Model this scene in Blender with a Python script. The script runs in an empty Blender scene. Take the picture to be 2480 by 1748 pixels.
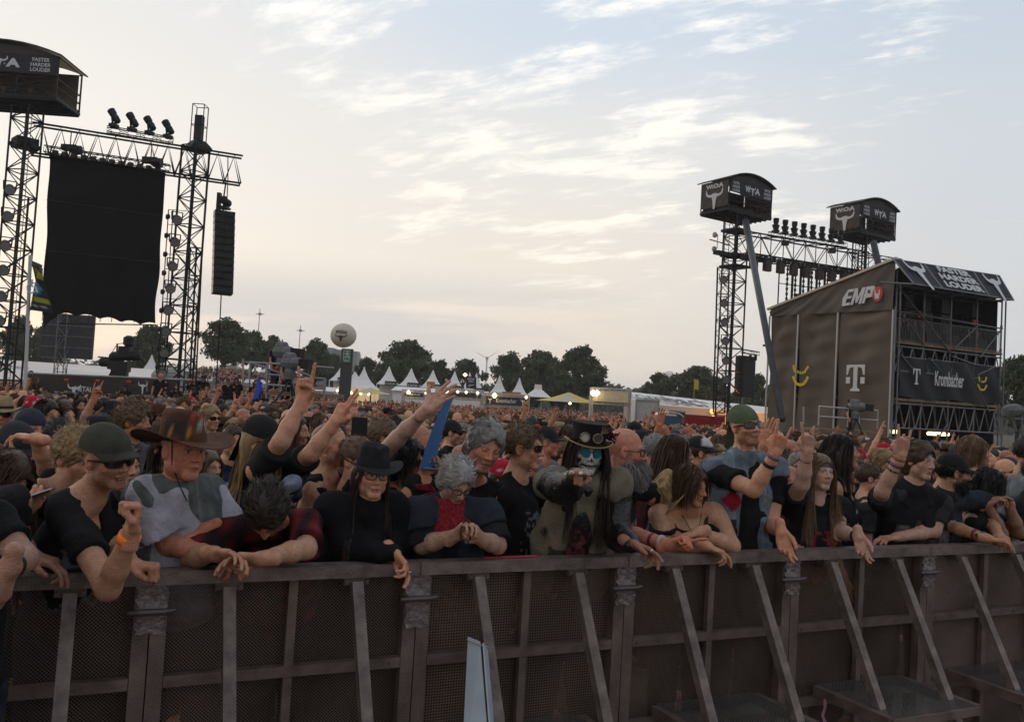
import bpy, math, random
import numpy as np
from mathutils import Vector, Matrix
rad = math.radians
rng = random.Random(11); nr = np.random.RandomState(11)
SC = bpy.context.scene; COL = SC.collection
# ---------------------------------------------------------------- camera
FPX = 2066.2; CX, CY = 1240.0, 874.0
PITCH = rad(2.57); ROLL = rad(3.3)
CAM = np.array([0.0, 0.0, 1.9])
_r0 = np.array([1.0, 0, 0]); _f = np.array([0, math.cos(PITCH), math.sin(PITCH)]); _u0 = np.array([0, -math.sin(PITCH), math.cos(PITCH)])
RT = math.cos(ROLL)*_r0 + math.sin(ROLL)*_u0
UPV = -math.sin(ROLL)*_r0 + math.cos(ROLL)*_u0
def V(x, y, d):
    "photo pixel (2480 wide) and distance -> world point"
    return CAM + d*(_f + (x-CX)/FPX*RT - (y-CY)/FPX*UPV)
K2 = 2480/2296
def W(x, y, d): return V(x*K2, y*K2, d)
cam = bpy.data.cameras.new('camera'); camo = bpy.data.objects.new('camera', cam); COL.objects.link(camo)
cam.sensor_width = 36; cam.lens = 36*FPX/2480; cam.clip_end = 3000; cam.clip_start = .05
M = Matrix(((RT[0], UPV[0], -_f[0], 0), (RT[1], UPV[1], -_f[1], 0), (RT[2], UPV[2], -_f[2], 0), (0, 0, 0, 1)))
camo.matrix_world = Matrix.Translation(Vector(CAM)) @ M
SC.camera = camo
# ---------------------------------------------------------------- materials
MATS = {}
def mat(name, col=(.5, .5, .5), rough=.7, metal=0.0, noise=0.0, nscale=6.0, bump=0.0, bscale=60.0, emit=None, estr=1.0, attr=False, objcol=False, spec=.3, alpha_node=None, detail=6, streak=None):
    if name in MATS: return MATS[name]
    m = bpy.data.materials.new(name); m.use_nodes = True; nt = m.node_tree; N = nt.nodes; L = nt.links
    b = N['Principled BSDF']; b.inputs['Roughness'].default_value = rough; b.inputs['Metallic'].default_value = metal
    b.inputs['Specular IOR Level'].default_value = spec
    b.inputs['Base Color'].default_value = (*col, 1)
    src = None
    if attr:
        a = N.new('ShaderNodeVertexColor'); a.layer_name = 'Col'; src = a.outputs['Color']
    tc = N.new('ShaderNodeTexCoord')
    if objcol:
        o = N.new('ShaderNodeObjectInfo')
        if src is None: src = o.outputs['Color']
        else:
            mx = N.new('ShaderNodeMix'); mx.data_type = 'RGBA'; mx.blend_type = 'MULTIPLY'; mx.inputs[0].default_value = 1
            L.new(src, mx.inputs[6]); L.new(o.outputs['Color'], mx.inputs[7]); src = mx.outputs[2]
    if noise > 0:
        n = N.new('ShaderNodeTexNoise'); n.inputs['Scale'].default_value = nscale; n.inputs['Detail'].default_value = detail
        if streak:
            mp = N.new('ShaderNodeMapping'); mp.inputs['Scale'].default_value = streak; L.new(tc.outputs['Object'], mp.inputs[0]); L.new(mp.outputs[0], n.inputs['Vector'])
        else: L.new(tc.outputs['Object'], n.inputs['Vector'])
        mr = N.new('ShaderNodeMapRange'); mr.inputs[1].default_value = .3; mr.inputs[2].default_value = .7
        mr.inputs[3].default_value = 1-noise; mr.inputs[4].default_value = 1+noise
        L.new(n.outputs['Fac'], mr.inputs[0])
        mx = N.new('ShaderNodeMix'); mx.data_type = 'RGBA'; mx.blend_type = 'MULTIPLY'; mx.inputs[0].default_value = 1
        if src is None: mx.inputs[6].default_value = (*col, 1)
        else: L.new(src, mx.inputs[6])
        L.new(mr.outputs[0], mx.inputs[7]); src = mx.outputs[2]
    if src is not None: L.new(src, b.inputs['Base Color'])
    if bump > 0:
        n2 = N.new('ShaderNodeTexNoise'); n2.inputs['Scale'].default_value = bscale; n2.inputs['Detail'].default_value = 4
        L.new(tc.outputs['Object'], n2.inputs['Vector'])
        bp = N.new('ShaderNodeBump'); bp.inputs['Strength'].default_value = bump; bp.inputs['Distance'].default_value = .02
        L.new(n2.outputs['Fac'], bp.inputs['Height']); L.new(bp.outputs[0], b.inputs['Normal'])
    if emit:
        b.inputs['Emission Color'].default_value = (*emit, 1); b.inputs['Emission Strength'].default_value = estr
    MATS[name] = m
    return m
# ---------------------------------------------------------------- objects
def link(o): COL.objects.link(o); return o
def tag(o, label=None, cat=None, group=None, kind=None):
    if label: o['label'] = label
    if cat: o['category'] = cat
    if group: o['group'] = group
    if kind: o['kind'] = kind
    return o
def empty(name, loc=(0, 0, 0), label=None, cat=None, group=None, rz=0):
    o = bpy.data.objects.new(name, None); o.location = tuple(float(v) for v in loc); o.rotation_euler = (0, 0, rz); o.empty_display_size = .2
    link(o); tag(o, label, cat, group); return o
def mesh_data(name, v, faces, cols=None, smooth=False, mats=None, midx=None):
    me = bpy.data.meshes.new(name)
    if isinstance(faces, np.ndarray):
        n = len(v); me.vertices.add(n); me.vertices.foreach_set('co', np.asarray(v, dtype=np.float32).ravel())
        k = faces.shape[1]; m = len(faces); me.loops.add(m*k); me.loops.foreach_set('vertex_index', faces.astype(np.int32).ravel())
        me.polygons.add(m); me.polygons.foreach_set('loop_start', np.arange(0, m*k, k, dtype=np.int32))
        try: me.polygons.foreach_set('loop_total', np.full(m, k, dtype=np.int32))
        except Exception: pass
        me.update(calc_edges=True); me.validate()
    else:
        me.from_pydata([tuple(map(float, p)) for p in v], [], faces); me.update()
    if cols is not None:
        ca = me.color_attributes.new('Col', 'FLOAT_COLOR', 'POINT')
        c4 = np.ones((len(v), 4), dtype=np.float32); c4[:, :3] = cols; ca.data.foreach_set('color', c4.ravel())
    if mats:
        for m_ in mats: me.materials.append(m_)
    if midx is not None: me.polygons.foreach_set('material_index', np.asarray(midx, dtype=np.int32))
    if smooth: me.polygons.foreach_set('use_smooth', np.ones(len(me.polygons), dtype=bool))
    me.update()
    return me
def mk(name, v, faces, m=None, parent=None, cols=None, smooth=False, midx=None):
    """world-space vertices -> object (parent: an unrotated empty)"""
    v = np.asarray(v, dtype=np.float64)
    off = np.zeros(3)
    if parent is not None:
        p = parent
        while p is not None: off += np.array(p.location); p = p.parent
    ms = m if isinstance(m, (list, tuple)) else ([m] if m else None)
    me = mesh_data(name, v-off, faces, cols, smooth, ms, midx)
    o = bpy.data.objects.new(name, me); link(o)
    if parent is not None: o.parent = parent
    return o
def nrm(a): a = np.asarray(a, float); return a/max(1e-9, np.linalg.norm(a))
def frame(d, up=(0, 0, 1)):
    d = nrm(d); up = np.asarray(up, float)
    if abs(np.dot(d, nrm(up))) > .98: up = np.array([0, 1.0, 0])
    s = nrm(np.cross(d, up)); u = np.cross(s, d); return s, u
class MB:
    def __init__(s): s.v = []; s.f = []; s.n = 0; s.mi = []
    def add(s, vs, fs, mi=0):
        s.v.extend([tuple(map(float, p)) for p in vs]); s.f.extend([tuple(int(i)+s.n for i in f) for f in fs]); s.mi.extend([mi]*len(fs)); s.n += len(vs)
    def bar(s, a, b, w=.05, h=None, up=(0, 0, 1), mi=0):
        h = w if h is None else h
        a = np.asarray(a, float); b = np.asarray(b, float); sd, u = frame(b-a, up)
        vs = []
        for p in (a, b):
            for i, j in ((-1, -1), (1, -1), (1, 1), (-1, 1)): vs.append(p+sd*i*w/2+u*j*h/2)
        s.add(vs, [(3, 2, 1, 0), (4, 5, 6, 7), (0, 1, 5, 4), (1, 2, 6, 5), (2, 3, 7, 6), (3, 0, 4, 7)], mi)
    def tube(s, pts, r, n=6, mi=0, cap=True):
        pts = [np.asarray(p, float) for p in pts]; k = len(pts)
        rs = r if isinstance(r, (list, tuple, np.ndarray)) else [r]*k
        vs = []
        ref = None
        for i, p in enumerate(pts):
            d = pts[min(i+1, k-1)]-pts[max(i-1, 0)]
            sd, u = frame(d, (0, 0, 1) if ref is None else ref)
            if ref is None and k > 2: ref = u
            for j in range(n):
                t = 2*math.pi*j/n; vs.append(p+rs[i]*(math.cos(t)*sd+math.sin(t)*u))
        fs = [(i*n+j, i*n+(j+1) % n, (i+1)*n+(j+1) % n, (i+1)*n+j) for i in range(k-1) for j in range(n)]
        if cap: fs += [tuple(range(n))[::-1], tuple(range((k-1)*n, k*n))]
        s.add(vs, fs, mi)
    def box(s, c, size, ax=None, ay=None, az=None, mi=0):
        c = np.asarray(c, float); ax = np.array([1., 0, 0]) if ax is None else nrm(ax); ay = np.array([0, 1., 0]) if ay is None else nrm(ay)
        az = np.array([0, 0, 1.]) if az is None else nrm(az)
        vs = [c+ax*i*size[0]/2+ay*j*size[1]/2+az*k*size[2]/2 for k in (-1, 1) for j in (-1, 1) for i in (-1, 1)]
        s.add(vs, [(0, 2, 3, 1), (4, 5, 7, 6), (0, 1, 5, 4), (2, 6, 7, 3), (0, 4, 6, 2), (1, 3, 7, 5)], mi)
    def quad(s, a, b, c, d, mi=0): s.add([a, b, c, d], [(0, 1, 2, 3)], mi)
    def slab(s, a, b, c, d, t, mi=0):
        "thin solid sheet from 4 corners, thickness t"
        a, b, c, d = [np.asarray(q, float) for q in (a, b, c, d)]; n = nrm(np.cross(b-a, d-a))*t/2
        s.add([a-n, b-n, c-n, d-n, a+n, b+n, c+n, d+n], [(3, 2, 1, 0), (4, 5, 6, 7), (0, 1, 5, 4), (1, 2, 6, 5), (2, 3, 7, 6), (3, 0, 4, 7)], mi)
    def lathe(s, c, prof, n=16, ax=None, ay=None, az=None, mi=0):
        c = np.asarray(c, float); ax = np.array([1., 0, 0]) if ax is None else nrm(ax); ay = np.array([0, 1., 0]) if ay is None else nrm(ay)
        az = np.array([0, 0, 1.]) if az is None else nrm(az)
        vs = [c+ax*r*math.cos(2*math.pi*j/n)+ay*r*math.sin(2*math.pi*j/n)+az*z for r, z in prof for j in range(n)]
        k = len(prof)
        fs = [(i*n+j, i*n+(j+1) % n, (i+1)*n+(j+1) % n, (i+1)*n+j) for i in range(k-1) for j in range(n)]
        fs += [tuple(range(n))[::-1], tuple(range((k-1)*n, k*n))]
        s.add(vs, fs, mi)
    def prism(s, pts2, o, ux, uy, t, mi=0):
        "polygon outline pts2 in plane (o,ux,uy) given thickness t along normal"
        o = np.asarray(o, float); ux = np.asarray(ux, float); uy = np.asarray(uy, float); n = nrm(np.cross(ux, uy))*t/2; k = len(pts2)
        a = [o+ux*x+uy*y-n for x, y in pts2]; b = [o+ux*x+uy*y+n for x, y in pts2]
        s.add(a+b, [tuple(range(k))[::-1], tuple(range(k, 2*k))]+[(i, (i+1) % k, k+(i+1) % k, k+i) for i in range(k)], mi)
    def build(s, name, m, parent=None, smooth=False):
        return mk(name, s.v, s.f, m, parent, smooth=smooth, midx=s.mi if isinstance(m, (list, tuple)) else None)
def copy_tree(o, parent=None):
    c = o.copy(); COL.objects.link(c); c.parent = parent
    for ch in list(o.children): copy_tree(ch, c)
    return c
# ---------------------------------------------------------------- lettering and emblems (real flat meshes just proud of their surface)
_tx = {}
def text_verts(s, bold=.02):
    if (s, bold) in _tx: return _tx[(s, bold)]
    cu = bpy.data.curves.new('t', 'FONT'); cu.body = s; cu.align_x = 'CENTER'; cu.align_y = 'CENTER'; cu.size = 1; cu.offset = bold; cu.resolution_u = 3; cu.space_line = .98
    o = bpy.data.objects.new('t', cu); COL.objects.link(o)
    dg = bpy.context.evaluated_depsgraph_get(); me = bpy.data.meshes.new_from_object(o.evaluated_get(dg))
    v = np.array([tuple(q.co) for q in me.vertices]).reshape(-1, 3); f = [tuple(p.vertices) for p in me.polygons]
    bpy.data.objects.remove(o); bpy.data.meshes.remove(me); bpy.data.curves.remove(cu)
    if len(v):
        lo, hi = v.min(0), v.max(0); v = v-(lo+hi)/2; w, h = hi[0]-lo[0], hi[1]-lo[1]
    else: w = h = 1
    _tx[(s, bold)] = (v, f, w, h); return _tx[(s, bold)]
def letters(s, c, ux, uy, width, height, m, parent, name='lettering', off=.02, bold=.02, surf=None):
    v, f, w, h = text_verts(s, bold)
    ux = nrm(ux); uy = nrm(uy); n = nrm(np.cross(ux, uy)); c = np.asarray(c, float)
    P = c+np.outer(v[:, 0]*width/w, ux)+np.outer(v[:, 1]*height/h, uy)+n*off
    if surf is not None: P = np.array([surf(p) for p in P])
    return mk(name, P, f, m, parent)
SKULL = [(-.0, -.98), (.10, -.94), (.13, -.70), (.16, -.36), (.24, -.10), (.27, .04), (.42, .04), (.66, .08), (.86, .22), (.94, .46), (.88, .74), (.80, .50), (.70, .33), (.54, .25), (.34, .25), (.20, .32), (0, .34)]
SKULL = SKULL+[(-x, y) for x, y in SKULL[-2:0:-1]]
TEE = [(-.5, .5), (.5, .5), (.5, .12), (.43, .12), (.33, .38), (.11, .42), (.11, -.36), (.26, -.44), (.26, -.5), (-.26, -.5), (-.26, -.44), (-.11, -.36), (-.11, .42), (-.33, .38), (-.43, .12), (-.5, .12)]
def emblem(poly, c, ux, uy, w, h, m, parent, name='emblem', off=.02):
    b = MB(); ux = nrm(ux); uy = nrm(uy); n = nrm(np.cross(ux, uy)); b.prism([(x*w, y*h) for x, y in poly], np.asarray(c, float)+n*off, ux, uy, .006)
    return b.build(name, m, parent)
# ---------------------------------------------------------------- world: dusk sky with thin high cloud
SUN_EL, SUN_AZ = rad(5), rad(-32)          # azimuth from +Y, negative = left of view
w = bpy.data.worlds.new('World'); SC.world = w; w.use_nodes = True
nt = w.node_tree; N = nt.nodes; L = nt.links
for n in list(N): N.remove(n)
def math_(op, a, b=None, c=None, clamp=False):
    n = N.new('ShaderNodeMath'); n.operation = op; n.use_clamp = clamp
    for i, q in enumerate((a, b, c)):
        if q is None: continue
        if isinstance(q, (int, float)): n.inputs[i].default_value = q
        else: L.new(q, n.inputs[i])
    return n.outputs[0]
def ramp(src, stops, interp='EASE'):
    n = N.new('ShaderNodeValToRGB'); n.color_ramp.interpolation = interp; el = n.color_ramp.elements
    while len(el) < len(stops): el.new(.5)
    for e, (p, c) in zip(el, stops): e.position = p; e.color = (*c, 1) if len(c) == 3 else c
    L.new(src, n.inputs[0]); return n.outputs[0]
def mix(f, a, b, mode='MIX'):
    n = N.new('ShaderNodeMix'); n.data_type = 'RGBA'; n.blend_type = mode
    for s_, q in ((0, f), (6, a), (7, b)):
        if isinstance(q, (int, float)): n.inputs[s_].default_value = q
        elif isinstance(q, tuple): n.inputs[s_].default_value = (*q, 1)
        else: L.new(q, n.inputs[s_])
    return n.outputs[2]
sky = N.new('ShaderNodeTexSky'); sky.sky_type = 'NISHITA'; sky.sun_disc = False; sky.sun_elevation = SUN_EL; sky.sun_rotation = SUN_AZ
sky.air_density = 1.0; sky.dust_density = 2.0; sky.ozone_density = 1.5
tc = N.new('ShaderNodeTexCoord'); sp = N.new('ShaderNodeSeparateXYZ'); L.new(tc.outputs['Generated'], sp.inputs[0])
X, Y, Z = sp.outputs
z0 = math_('MAXIMUM', Z, 0.0)
veil = ramp(z0, [(0, (6.6, 6.0, 5.5)), (.05, (7.4, 6.6, 5.8)), (.16, (7.9, 7.2, 6.4)), (.28, (7.5, 7.35, 7.1)), (.42, (5.9, 6.6, 7.5)), (1, (3.4, 4.2, 5.4))])
left = ramp(math_('ADD', math_('MULTIPLY', X, -1.0), .0), [(0, (0, 0, 0)), (.55, (1, 1, 1))])
veil = mix(math_('MULTIPLY', left, ramp(z0, [(0.05, (0, 0, 0)), (.25, (1, 1, 1))])), veil, (7.5, 7.45, 7.45))
right = ramp(X, [(.05, (0, 0, 0)), (.5, (1, 1, 1))])
veil = mix(math_('MULTIPLY', right, .6), veil, (4.9, 5.6, 6.4))
# warm glow round the hidden sun
sd = (math.sin(SUN_AZ)*math.cos(SUN_EL), math.cos(SUN_AZ)*math.cos(SUN_EL), math.sin(SUN_EL))
dp = N.new('ShaderNodeVectorMath'); dp.operation = 'DOT_PRODUCT'; L.new(tc.outputs['Generated'], dp.inputs[0]); dp.inputs[1].default_value = sd
glow = ramp(dp.outputs['Value'], [(.80, (0, 0, 0)), (1, (1, 1, 1))])
veil = mix(math_('MULTIPLY', glow, .35), veil, (8.2, 7.8, 7.1))
base = mix(.94, sky.outputs[0], veil)
# cloud coordinates on a flat layer
den = math_('ADD', Z, .16)
cx = math_('DIVIDE', X, den); cy = math_('DIVIDE', Y, den)
cb = N.new('ShaderNodeCombineXYZ'); L.new(cx, cb.inputs[0]); L.new(cy, cb.inputs[1])
def noise(scale, rot, str_, detail=8, rough=.6, dist=.0, off=(0, 0, 0)):
    vr = N.new('ShaderNodeVectorRotate'); vr.rotation_type = 'Z_AXIS'; vr.inputs['Angle'].default_value = rad(rot); L.new(cb.outputs[0], vr.inputs['Vector'])
    mp = N.new('ShaderNodeMapping'); mp.inputs['Scale'].default_value = str_; mp.inputs['Location'].default_value = off
    L.new(vr.outputs[0], mp.inputs[0]); n = N.new('ShaderNodeTexNoise'); n.inputs['Scale'].default_value = scale; n.inputs['Detail'].default_value = detail
    n.inputs['Roughness'].default_value = rough; n.inputs['Distortion'].default_value = dist; L.new(mp.outputs[0], n.inputs['Vector']); return n.outputs['Fac']
big = noise(.9, 20, (1, 1, 1), 2, .5, 0, (3.1, 1.7, 0))
fine = noise(10.0, 28, (.42, 1.0, 1), 10, .66, .15, (.4, 2.2, 0))
midn = noise(3.4, 25, (.6, 1.0, 1), 3, .5, .1, (1.4, .2, 0))
fine2 = noise(18.0, 32, (.5, 1, 1), 6, .65, .3)
hi = ramp(z0, [(.03, (0, 0, 0)), (.13, (1, 1, 1))])
cov = None
for (px_, py_, rr_) in ((1480, 130, 17), (1250, 440, 10), (1620, 330, 11), (820, 60, 9), (930, 420, 7), (1320, 520, 8), (1050, 270, 6), (1900, 60, 9), (620, 20, 6), (1750, 120, 11)):
    dv = nrm(W(px_, py_, 1.0)-CAM); dq = N.new('ShaderNodeVectorMath'); dq.operation = 'DOT_PRODUCT'; L.new(tc.outputs['Generated'], dq.inputs[0]); dq.inputs[1].default_value = tuple(dv)
    mq = N.new('ShaderNodeMapRange'); mq.interpolation_type = 'SMOOTHSTEP'; L.new(dq.outputs['Value'], mq.inputs[0]); mq.inputs[1].default_value = math.cos(rad(rr_)); mq.inputs[2].default_value = 1.0
    cov = mq.outputs[0] if cov is None else math_('MAXIMUM', cov, mq.outputs[0])
m1 = math_('MULTIPLY', ramp(math_('ADD', math_('ADD', math_('MULTIPLY', fine, .60), math_('MULTIPLY', midn, .40)), math_('MULTIPLY', cov, .10)), [(.565, (0, 0, 0)), (.74, (1, 1, 1))]), math_('ADD', .35, math_('MULTIPLY', fine2, 1.2)), clamp=True)
m1 = math_('MULTIPLY', math_('MULTIPLY', m1, hi), math_('ADD', math_('MULTIPLY', cov, 1.2), .35), clamp=True)
cloudc = ramp(z0, [(0, (9.0, 8.1, 6.9)), (.2, (9.4, 8.9, 7.9)), (.4, (9.3, 9.1, 8.7))])
col = mix(math_('MULTIPLY', m1, .85), base, cloudc)
# grey bank low on the horizon
low = noise(1.0, 0, (.35, .8, 1), 6, .55, .2, (5, 0, 0))
lowm = math_('MULTIPLY', ramp(low, [(.42, (0, 0, 0)), (.56, (1, 1, 1))]), ramp(z0, [(0, (1, 1, 1)), (.09, (.9, .9, .9)), (.16, (0, 0, 0))]))
col = mix(math_('MULTIPLY', lowm, .75), col, (5.5, 5.4, 5.5))
# the sky opposite the set sun is dim
back = ramp(math_('ADD', math_('MULTIPLY', Y, .5), .5), [(.1, (.84, .80, .80)), (.72, (1, 1, 1))])
col = mix(1.0, col, back, 'MULTIPLY')
bg = N.new('ShaderNodeBackground'); bg.inputs['Strength'].default_value = .117; L.new(col, bg.inputs[0])
ow = N.new('ShaderNodeOutputWorld'); L.new(bg.outputs[0], ow.inputs[0])
sl = bpy.data.lights.new('sun', 'SUN'); sl.energy = .6; sl.angle = rad(12); sl.color = (1, .80, .62)
so = bpy.data.objects.new('sun', sl); COL.objects.link(so)
so.rotation_euler = Vector((-sd[0], -sd[1], -sd[2])).to_track_quat('-Z', 'Y').to_euler()
SC.view_settings.view_transform = 'Standard'; SC.view_settings.look = 'None'; SC.view_settings.exposure = 0; SC.view_settings.gamma = 1
# ---------------------------------------------------------------- ground
def gz(x, y):
    "gentle bowl of the field"
    r = math.hypot(x, y); a = min(1, max(0, (r-5)/45)); t = x/max(y, 1); h = min(1, max(0, (r-75)/40))*min(1, max(0, (-.19-t)/.12))*min(1, max(0, (t+.40)/.04)) if y > 0 else 0
    return -.85*a + 3.0*h
def build_ground():
    rs = [0, 1, 2, 3, 4, 5, 6, 8, 10, 13, 20, 30, 45, 60, 75, 90, 105, 116, 150, 260, 500, 1200, 2600]; n = 96
    v = [(0, 0, 0)]; f = []
    for r in rs[1:]:
        for j in range(n):
            t = 2*math.pi*j/n; x, y = r*math.cos(t), r*math.sin(t); v.append((x, y, gz(x, y)))
    for j in range(n): f.append((0, 1+j, 1+(j+1) % n))
    for i in range(len(rs)-2):
        for j in range(n): f.append((1+i*n+j, 1+(i+1)*n+j, 1+(i+1)*n+(j+1) % n, 1+i*n+(j+1) % n))
    m = mat('trampled_earth', (.075, .058, .04), .95, noise=.5, nscale=1.5, bump=.6, bscale=8)
    o = mk('ground', v, f, m, smooth=True); tag(o, kind='structure')
build_ground()
# ---------------------------------------------------------------- crowd barrier
def perf_mat(name, col, pitch, stag):
    m = bpy.data.materials.new(name); m.use_nodes = True; nt = m.node_tree; N = nt.nodes; L = nt.links
    b = N['Principled BSDF']; b.inputs['Roughness'].default_value = .55; b.inputs['Metallic'].default_value = .1
    uv = N.new('ShaderNodeUVMap'); uv.uv_map = 'UV'
    def lat(off):
        mp = N.new('ShaderNodeMapping'); mp.inputs['Scale'].default_value = (1/pitch, 1/pitch, 1); mp.inputs['Location'].default_value = (off, off, 0); L.new(uv.outputs[0], mp.inputs[0])
        fr = N.new('ShaderNodeVectorMath'); fr.operation = 'FRACTION'; L.new(mp.outputs[0], fr.inputs[0])
        sb = N.new('ShaderNodeVectorMath'); sb.operation = 'SUBTRACT'; L.new(fr.outputs[0], sb.inputs[0]); sb.inputs[1].default_value = (.5, .5, 0)
        le = N.new('ShaderNodeVectorMath'); le.operation = 'LENGTH'; L.new(sb.outputs[0], le.inputs[0])
        lt = N.new('ShaderNodeMath'); lt.operation = 'GREATER_THAN'; L.new(le.outputs['Value'], lt.inputs[0]); lt.inputs[1].default_value = .27 if stag else .32; return lt.outputs[0]
    a = lat(0)
    if stag:
        mn = N.new('ShaderNodeMath'); mn.operation = 'MINIMUM'; L.new(a, mn.inputs[0]); L.new(lat(.5), mn.inputs[1]); a = mn.outputs[0]
    L.new(a, b.inputs['Alpha'])
    n = N.new('ShaderNodeTexNoise'); n.inputs['Scale'].default_value = 2.2; n.inputs['Detail'].default_value = 7
    tc = N.new('ShaderNodeTexCoord'); L.new(tc.outputs['Object'], n.inputs['Vector'])
    r = N.new('ShaderNodeValToRGB'); r.color_ramp.elements[0].position = .3; r.color_ramp.elements[1].position = .72
    r.color_ramp.elements[0].color = (col[0]*.55, col[1]*.5, col[2]*.48, 1); r.color_ramp.elements[1].color = (col[0]*1.3, col[1]*1.25, col[2]*1.2, 1)
    L.new(n.outputs['Fac'], r.inputs[0]); L.new(r.outputs[0], b.inputs['Base Color'])
    return m
BAR0 = V(372.6, 1372, 3.15); BAR0[2] = 0
BU = nrm((math.cos(rad(25.5)), math.sin(rad(25.5)), 0)); BN = np.array([BU[1], -BU[0], 0])   # BN points to the pit
RAILZ = 1.2; PW = 1.03
def BP(u, n, z): return BAR0+BU*(u*PW)+BN*n+np.array([0, 0, z])
alu = mat('worn_aluminium', (.150, .110, .092), .5, .2, noise=.35, nscale=9, bump=.25, bscale=120)
alu2 = mat('scuffed_aluminium', (.165, .128, .112), .45, .25, noise=.4, nscale=14, bump=.25, bscale=120)
tapem = mat('silver_tape', (.19, .155, .15), .38, .3, noise=.4, nscale=30, bump=.6, bscale=45)
plate_m = mat('plain_plate', (.125, .088, .072), .55, .15, noise=.5, nscale=1.7, bump=.2, bscale=60, detail=9)
perfA = perf_mat('perforated_staggered', (.125, .086, .066), .0135, True)
perfB = perf_mat('perforated_square', (.125, .086, .066), .0120, False)
gratm = perf_mat('step_grating', (.10, .095, .09), .016, True)
def uvquad(name, a, b, c, d, uvs, m, parent):
    o = mk(name, [a, b, c, d], [(0, 1, 2, 3)], m, parent)
    uvl = o.data.uv_layers.new(name='UV')
    for i, q in enumerate(uvs): uvl.data[i].uv = q
    return o
PNL = ['leftmost metal barrier panel cut by the frame, staggered round holes', 'staggered-hole metal barrier panel below the man in the olive cap', 'metal barrier panel below the clasped hands, fine staggered holes', 'square-hole metal barrier panel with the pale folded board on its brace',
       'metal barrier panel right of the top-hat man, dark fine holes', 'dark perforated barrier panel with a step grate, under the green bandana man', 'solid unperforated barrier plate panel with scuffs, right part of the row', 'rightmost solid barrier plate panel cut by the frame edge']
for k, i in enumerate(range(-2, 6)):
    solid = i >= 4
    t = empty('crowd_barrier', BP(i+.5, 0, 0), PNL[k], 'barrier', 'crowd barrier panels')
    b = MB(); b.bar(BP(i+.002, 0, RAILZ-.027), BP(i+.998, 0, RAILZ-.027), .085, .05); b.build('top_rail', alu2, t)
    for u in (i+.029, i+.971): b = MB(); b.bar(BP(u, -.004, .03), BP(u, -.004, RAILZ-.054), .055, .05, up=BN); b.build('side_post', alu, t)
    b = MB(); b.bar(BP(i+.5, .0, .03), BP(i+.5, .0, RAILZ-.054), .035, .03, up=BN); b.build('middle_post', alu, t)
    b = MB()
    for z in (.79, .40, .045):
        b.bar(BP(i+.058, .002, z), BP(i+.942, .002, z), .038, .042)
        for q in (.08, .2, .75, .9):
            b.tube([BP(i+q, .02, z), BP(i+q, .026, z)], .006, 6)
    b.build('cross_rail', alu, t)
    a, bb, c, d = BP(i+.03, -.032, .03), BP(i+.97, -.032, .03), BP(i+.97, -.032, RAILZ-.05), BP(i+.03, -.032, RAILZ-.05)
    if solid: s_ = MB(); s_.slab(a, bb, c, d, .004); s_.build('plate', plate_m, t)
    else: uvquad('perforated_sheet', a, bb, c, d, [(0, 0), (.94, 0), (.94, 1.12), (0, 1.12)], perfB if i == 1 else perfA, t)
    for q in (.26, .74):
        b = MB(); b.bar(BP(i+q, .03, RAILZ-.075), BP(i+q, .62, .02), .044, .045, up=BU)
        b.build('brace', alu2, t)
        b = MB(); b.bar(BP(i+q-.05, .0, RAILZ-.068), BP(i+q+.05, .0, RAILZ-.068), .06, .03)
        for e in (-.04, .04): b.tube([BP(i+q+e, .03, RAILZ-.07), BP(i+q+e, .04, RAILZ-.07)], .008, 6)
        b.build('bracket', alu, t)
    b = MB(); b.bar(BP(i+.2, .02, .46), BP(i+.2, .50, .46), .04, .05); b.bar(BP(i+.8, .02, .46), BP(i+.8, .50, .46), .04, .05); b.bar(BP(i+.2, .50, .458), BP(i+.8, .50, .458), .03, .04)
    st = b.build('step', alu, t)
    uvquad('step_grate', BP(i+.22, .0, .484), BP(i+.22, .5, .484), BP(i+.78, .5, .484), BP(i+.78, 0, .484), [(0, 0), (0, .5), (.56, .5), (.56, 0)], gratm, st)
    b = MB(); b.slab(BP(i, -.9, .02), BP(i+1, -.9, .02), BP(i+1, .85, .02), BP(i, .85, .02), .012); b.build('floor_plate', alu, t)
# taped coupling bolts on the joints
CL = ['taped coupling bolt on the joint beside the fist of the capped man', 'taped coupling bolt under the black cowboy hat woman, bulky silver wrap', 'taped coupling bolt on the joint below the tattooed ringed hand', 'silver-taped coupling bolt below the hanging hand of the bandana man', 'small taped bolt on the joint before the solid plates']
for k, i in enumerate(range(0, 5)):
    t = empty('coupling_bolt', BP(i, .04, 1.05), CL[k], 'bolt', 'taped couplings between barrier panels')
    b = MB(); b.tube([BP(i-.075, .035, 1.05), BP(i-.04, .042, 1.052), BP(i+.04, .042, 1.052), BP(i+.08, .035, 1.055)], [.008, .013, .013, .009], 8); b.build('bolt', mat('dark_steel', (.12, .10, .10), .5, .6), t)
    n1, n2 = 12, 16; vs = []; zz0, zz1 = (.93, 1.19) if k in (1,) else (.97, 1.17)
    for a in range(n2+1):
        for c in range(n1+1):
            z = zz0+(zz1-zz0)*a/n2; u = -.05+.1*c/n1 + .006*math.sin(a*1.7+k)
            bulge = .018*math.exp(-((z-1.05)/.025)**2)*math.exp(-(u/.05)**2)
            vs.append(BP(i+u, .028+bulge+.004*math.sin(a*2.3+c*.9+k)+.003*rng.random(), z))
    fs = [(a*(n1+1)+c, a*(n1+1)+c+1, (a+1)*(n1+1)+c+1, (a+1)*(n1+1)+c) for a in range(n2) for c in range(n1)]
    mk('tape', vs, fs, tapem, t, smooth=True)
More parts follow.
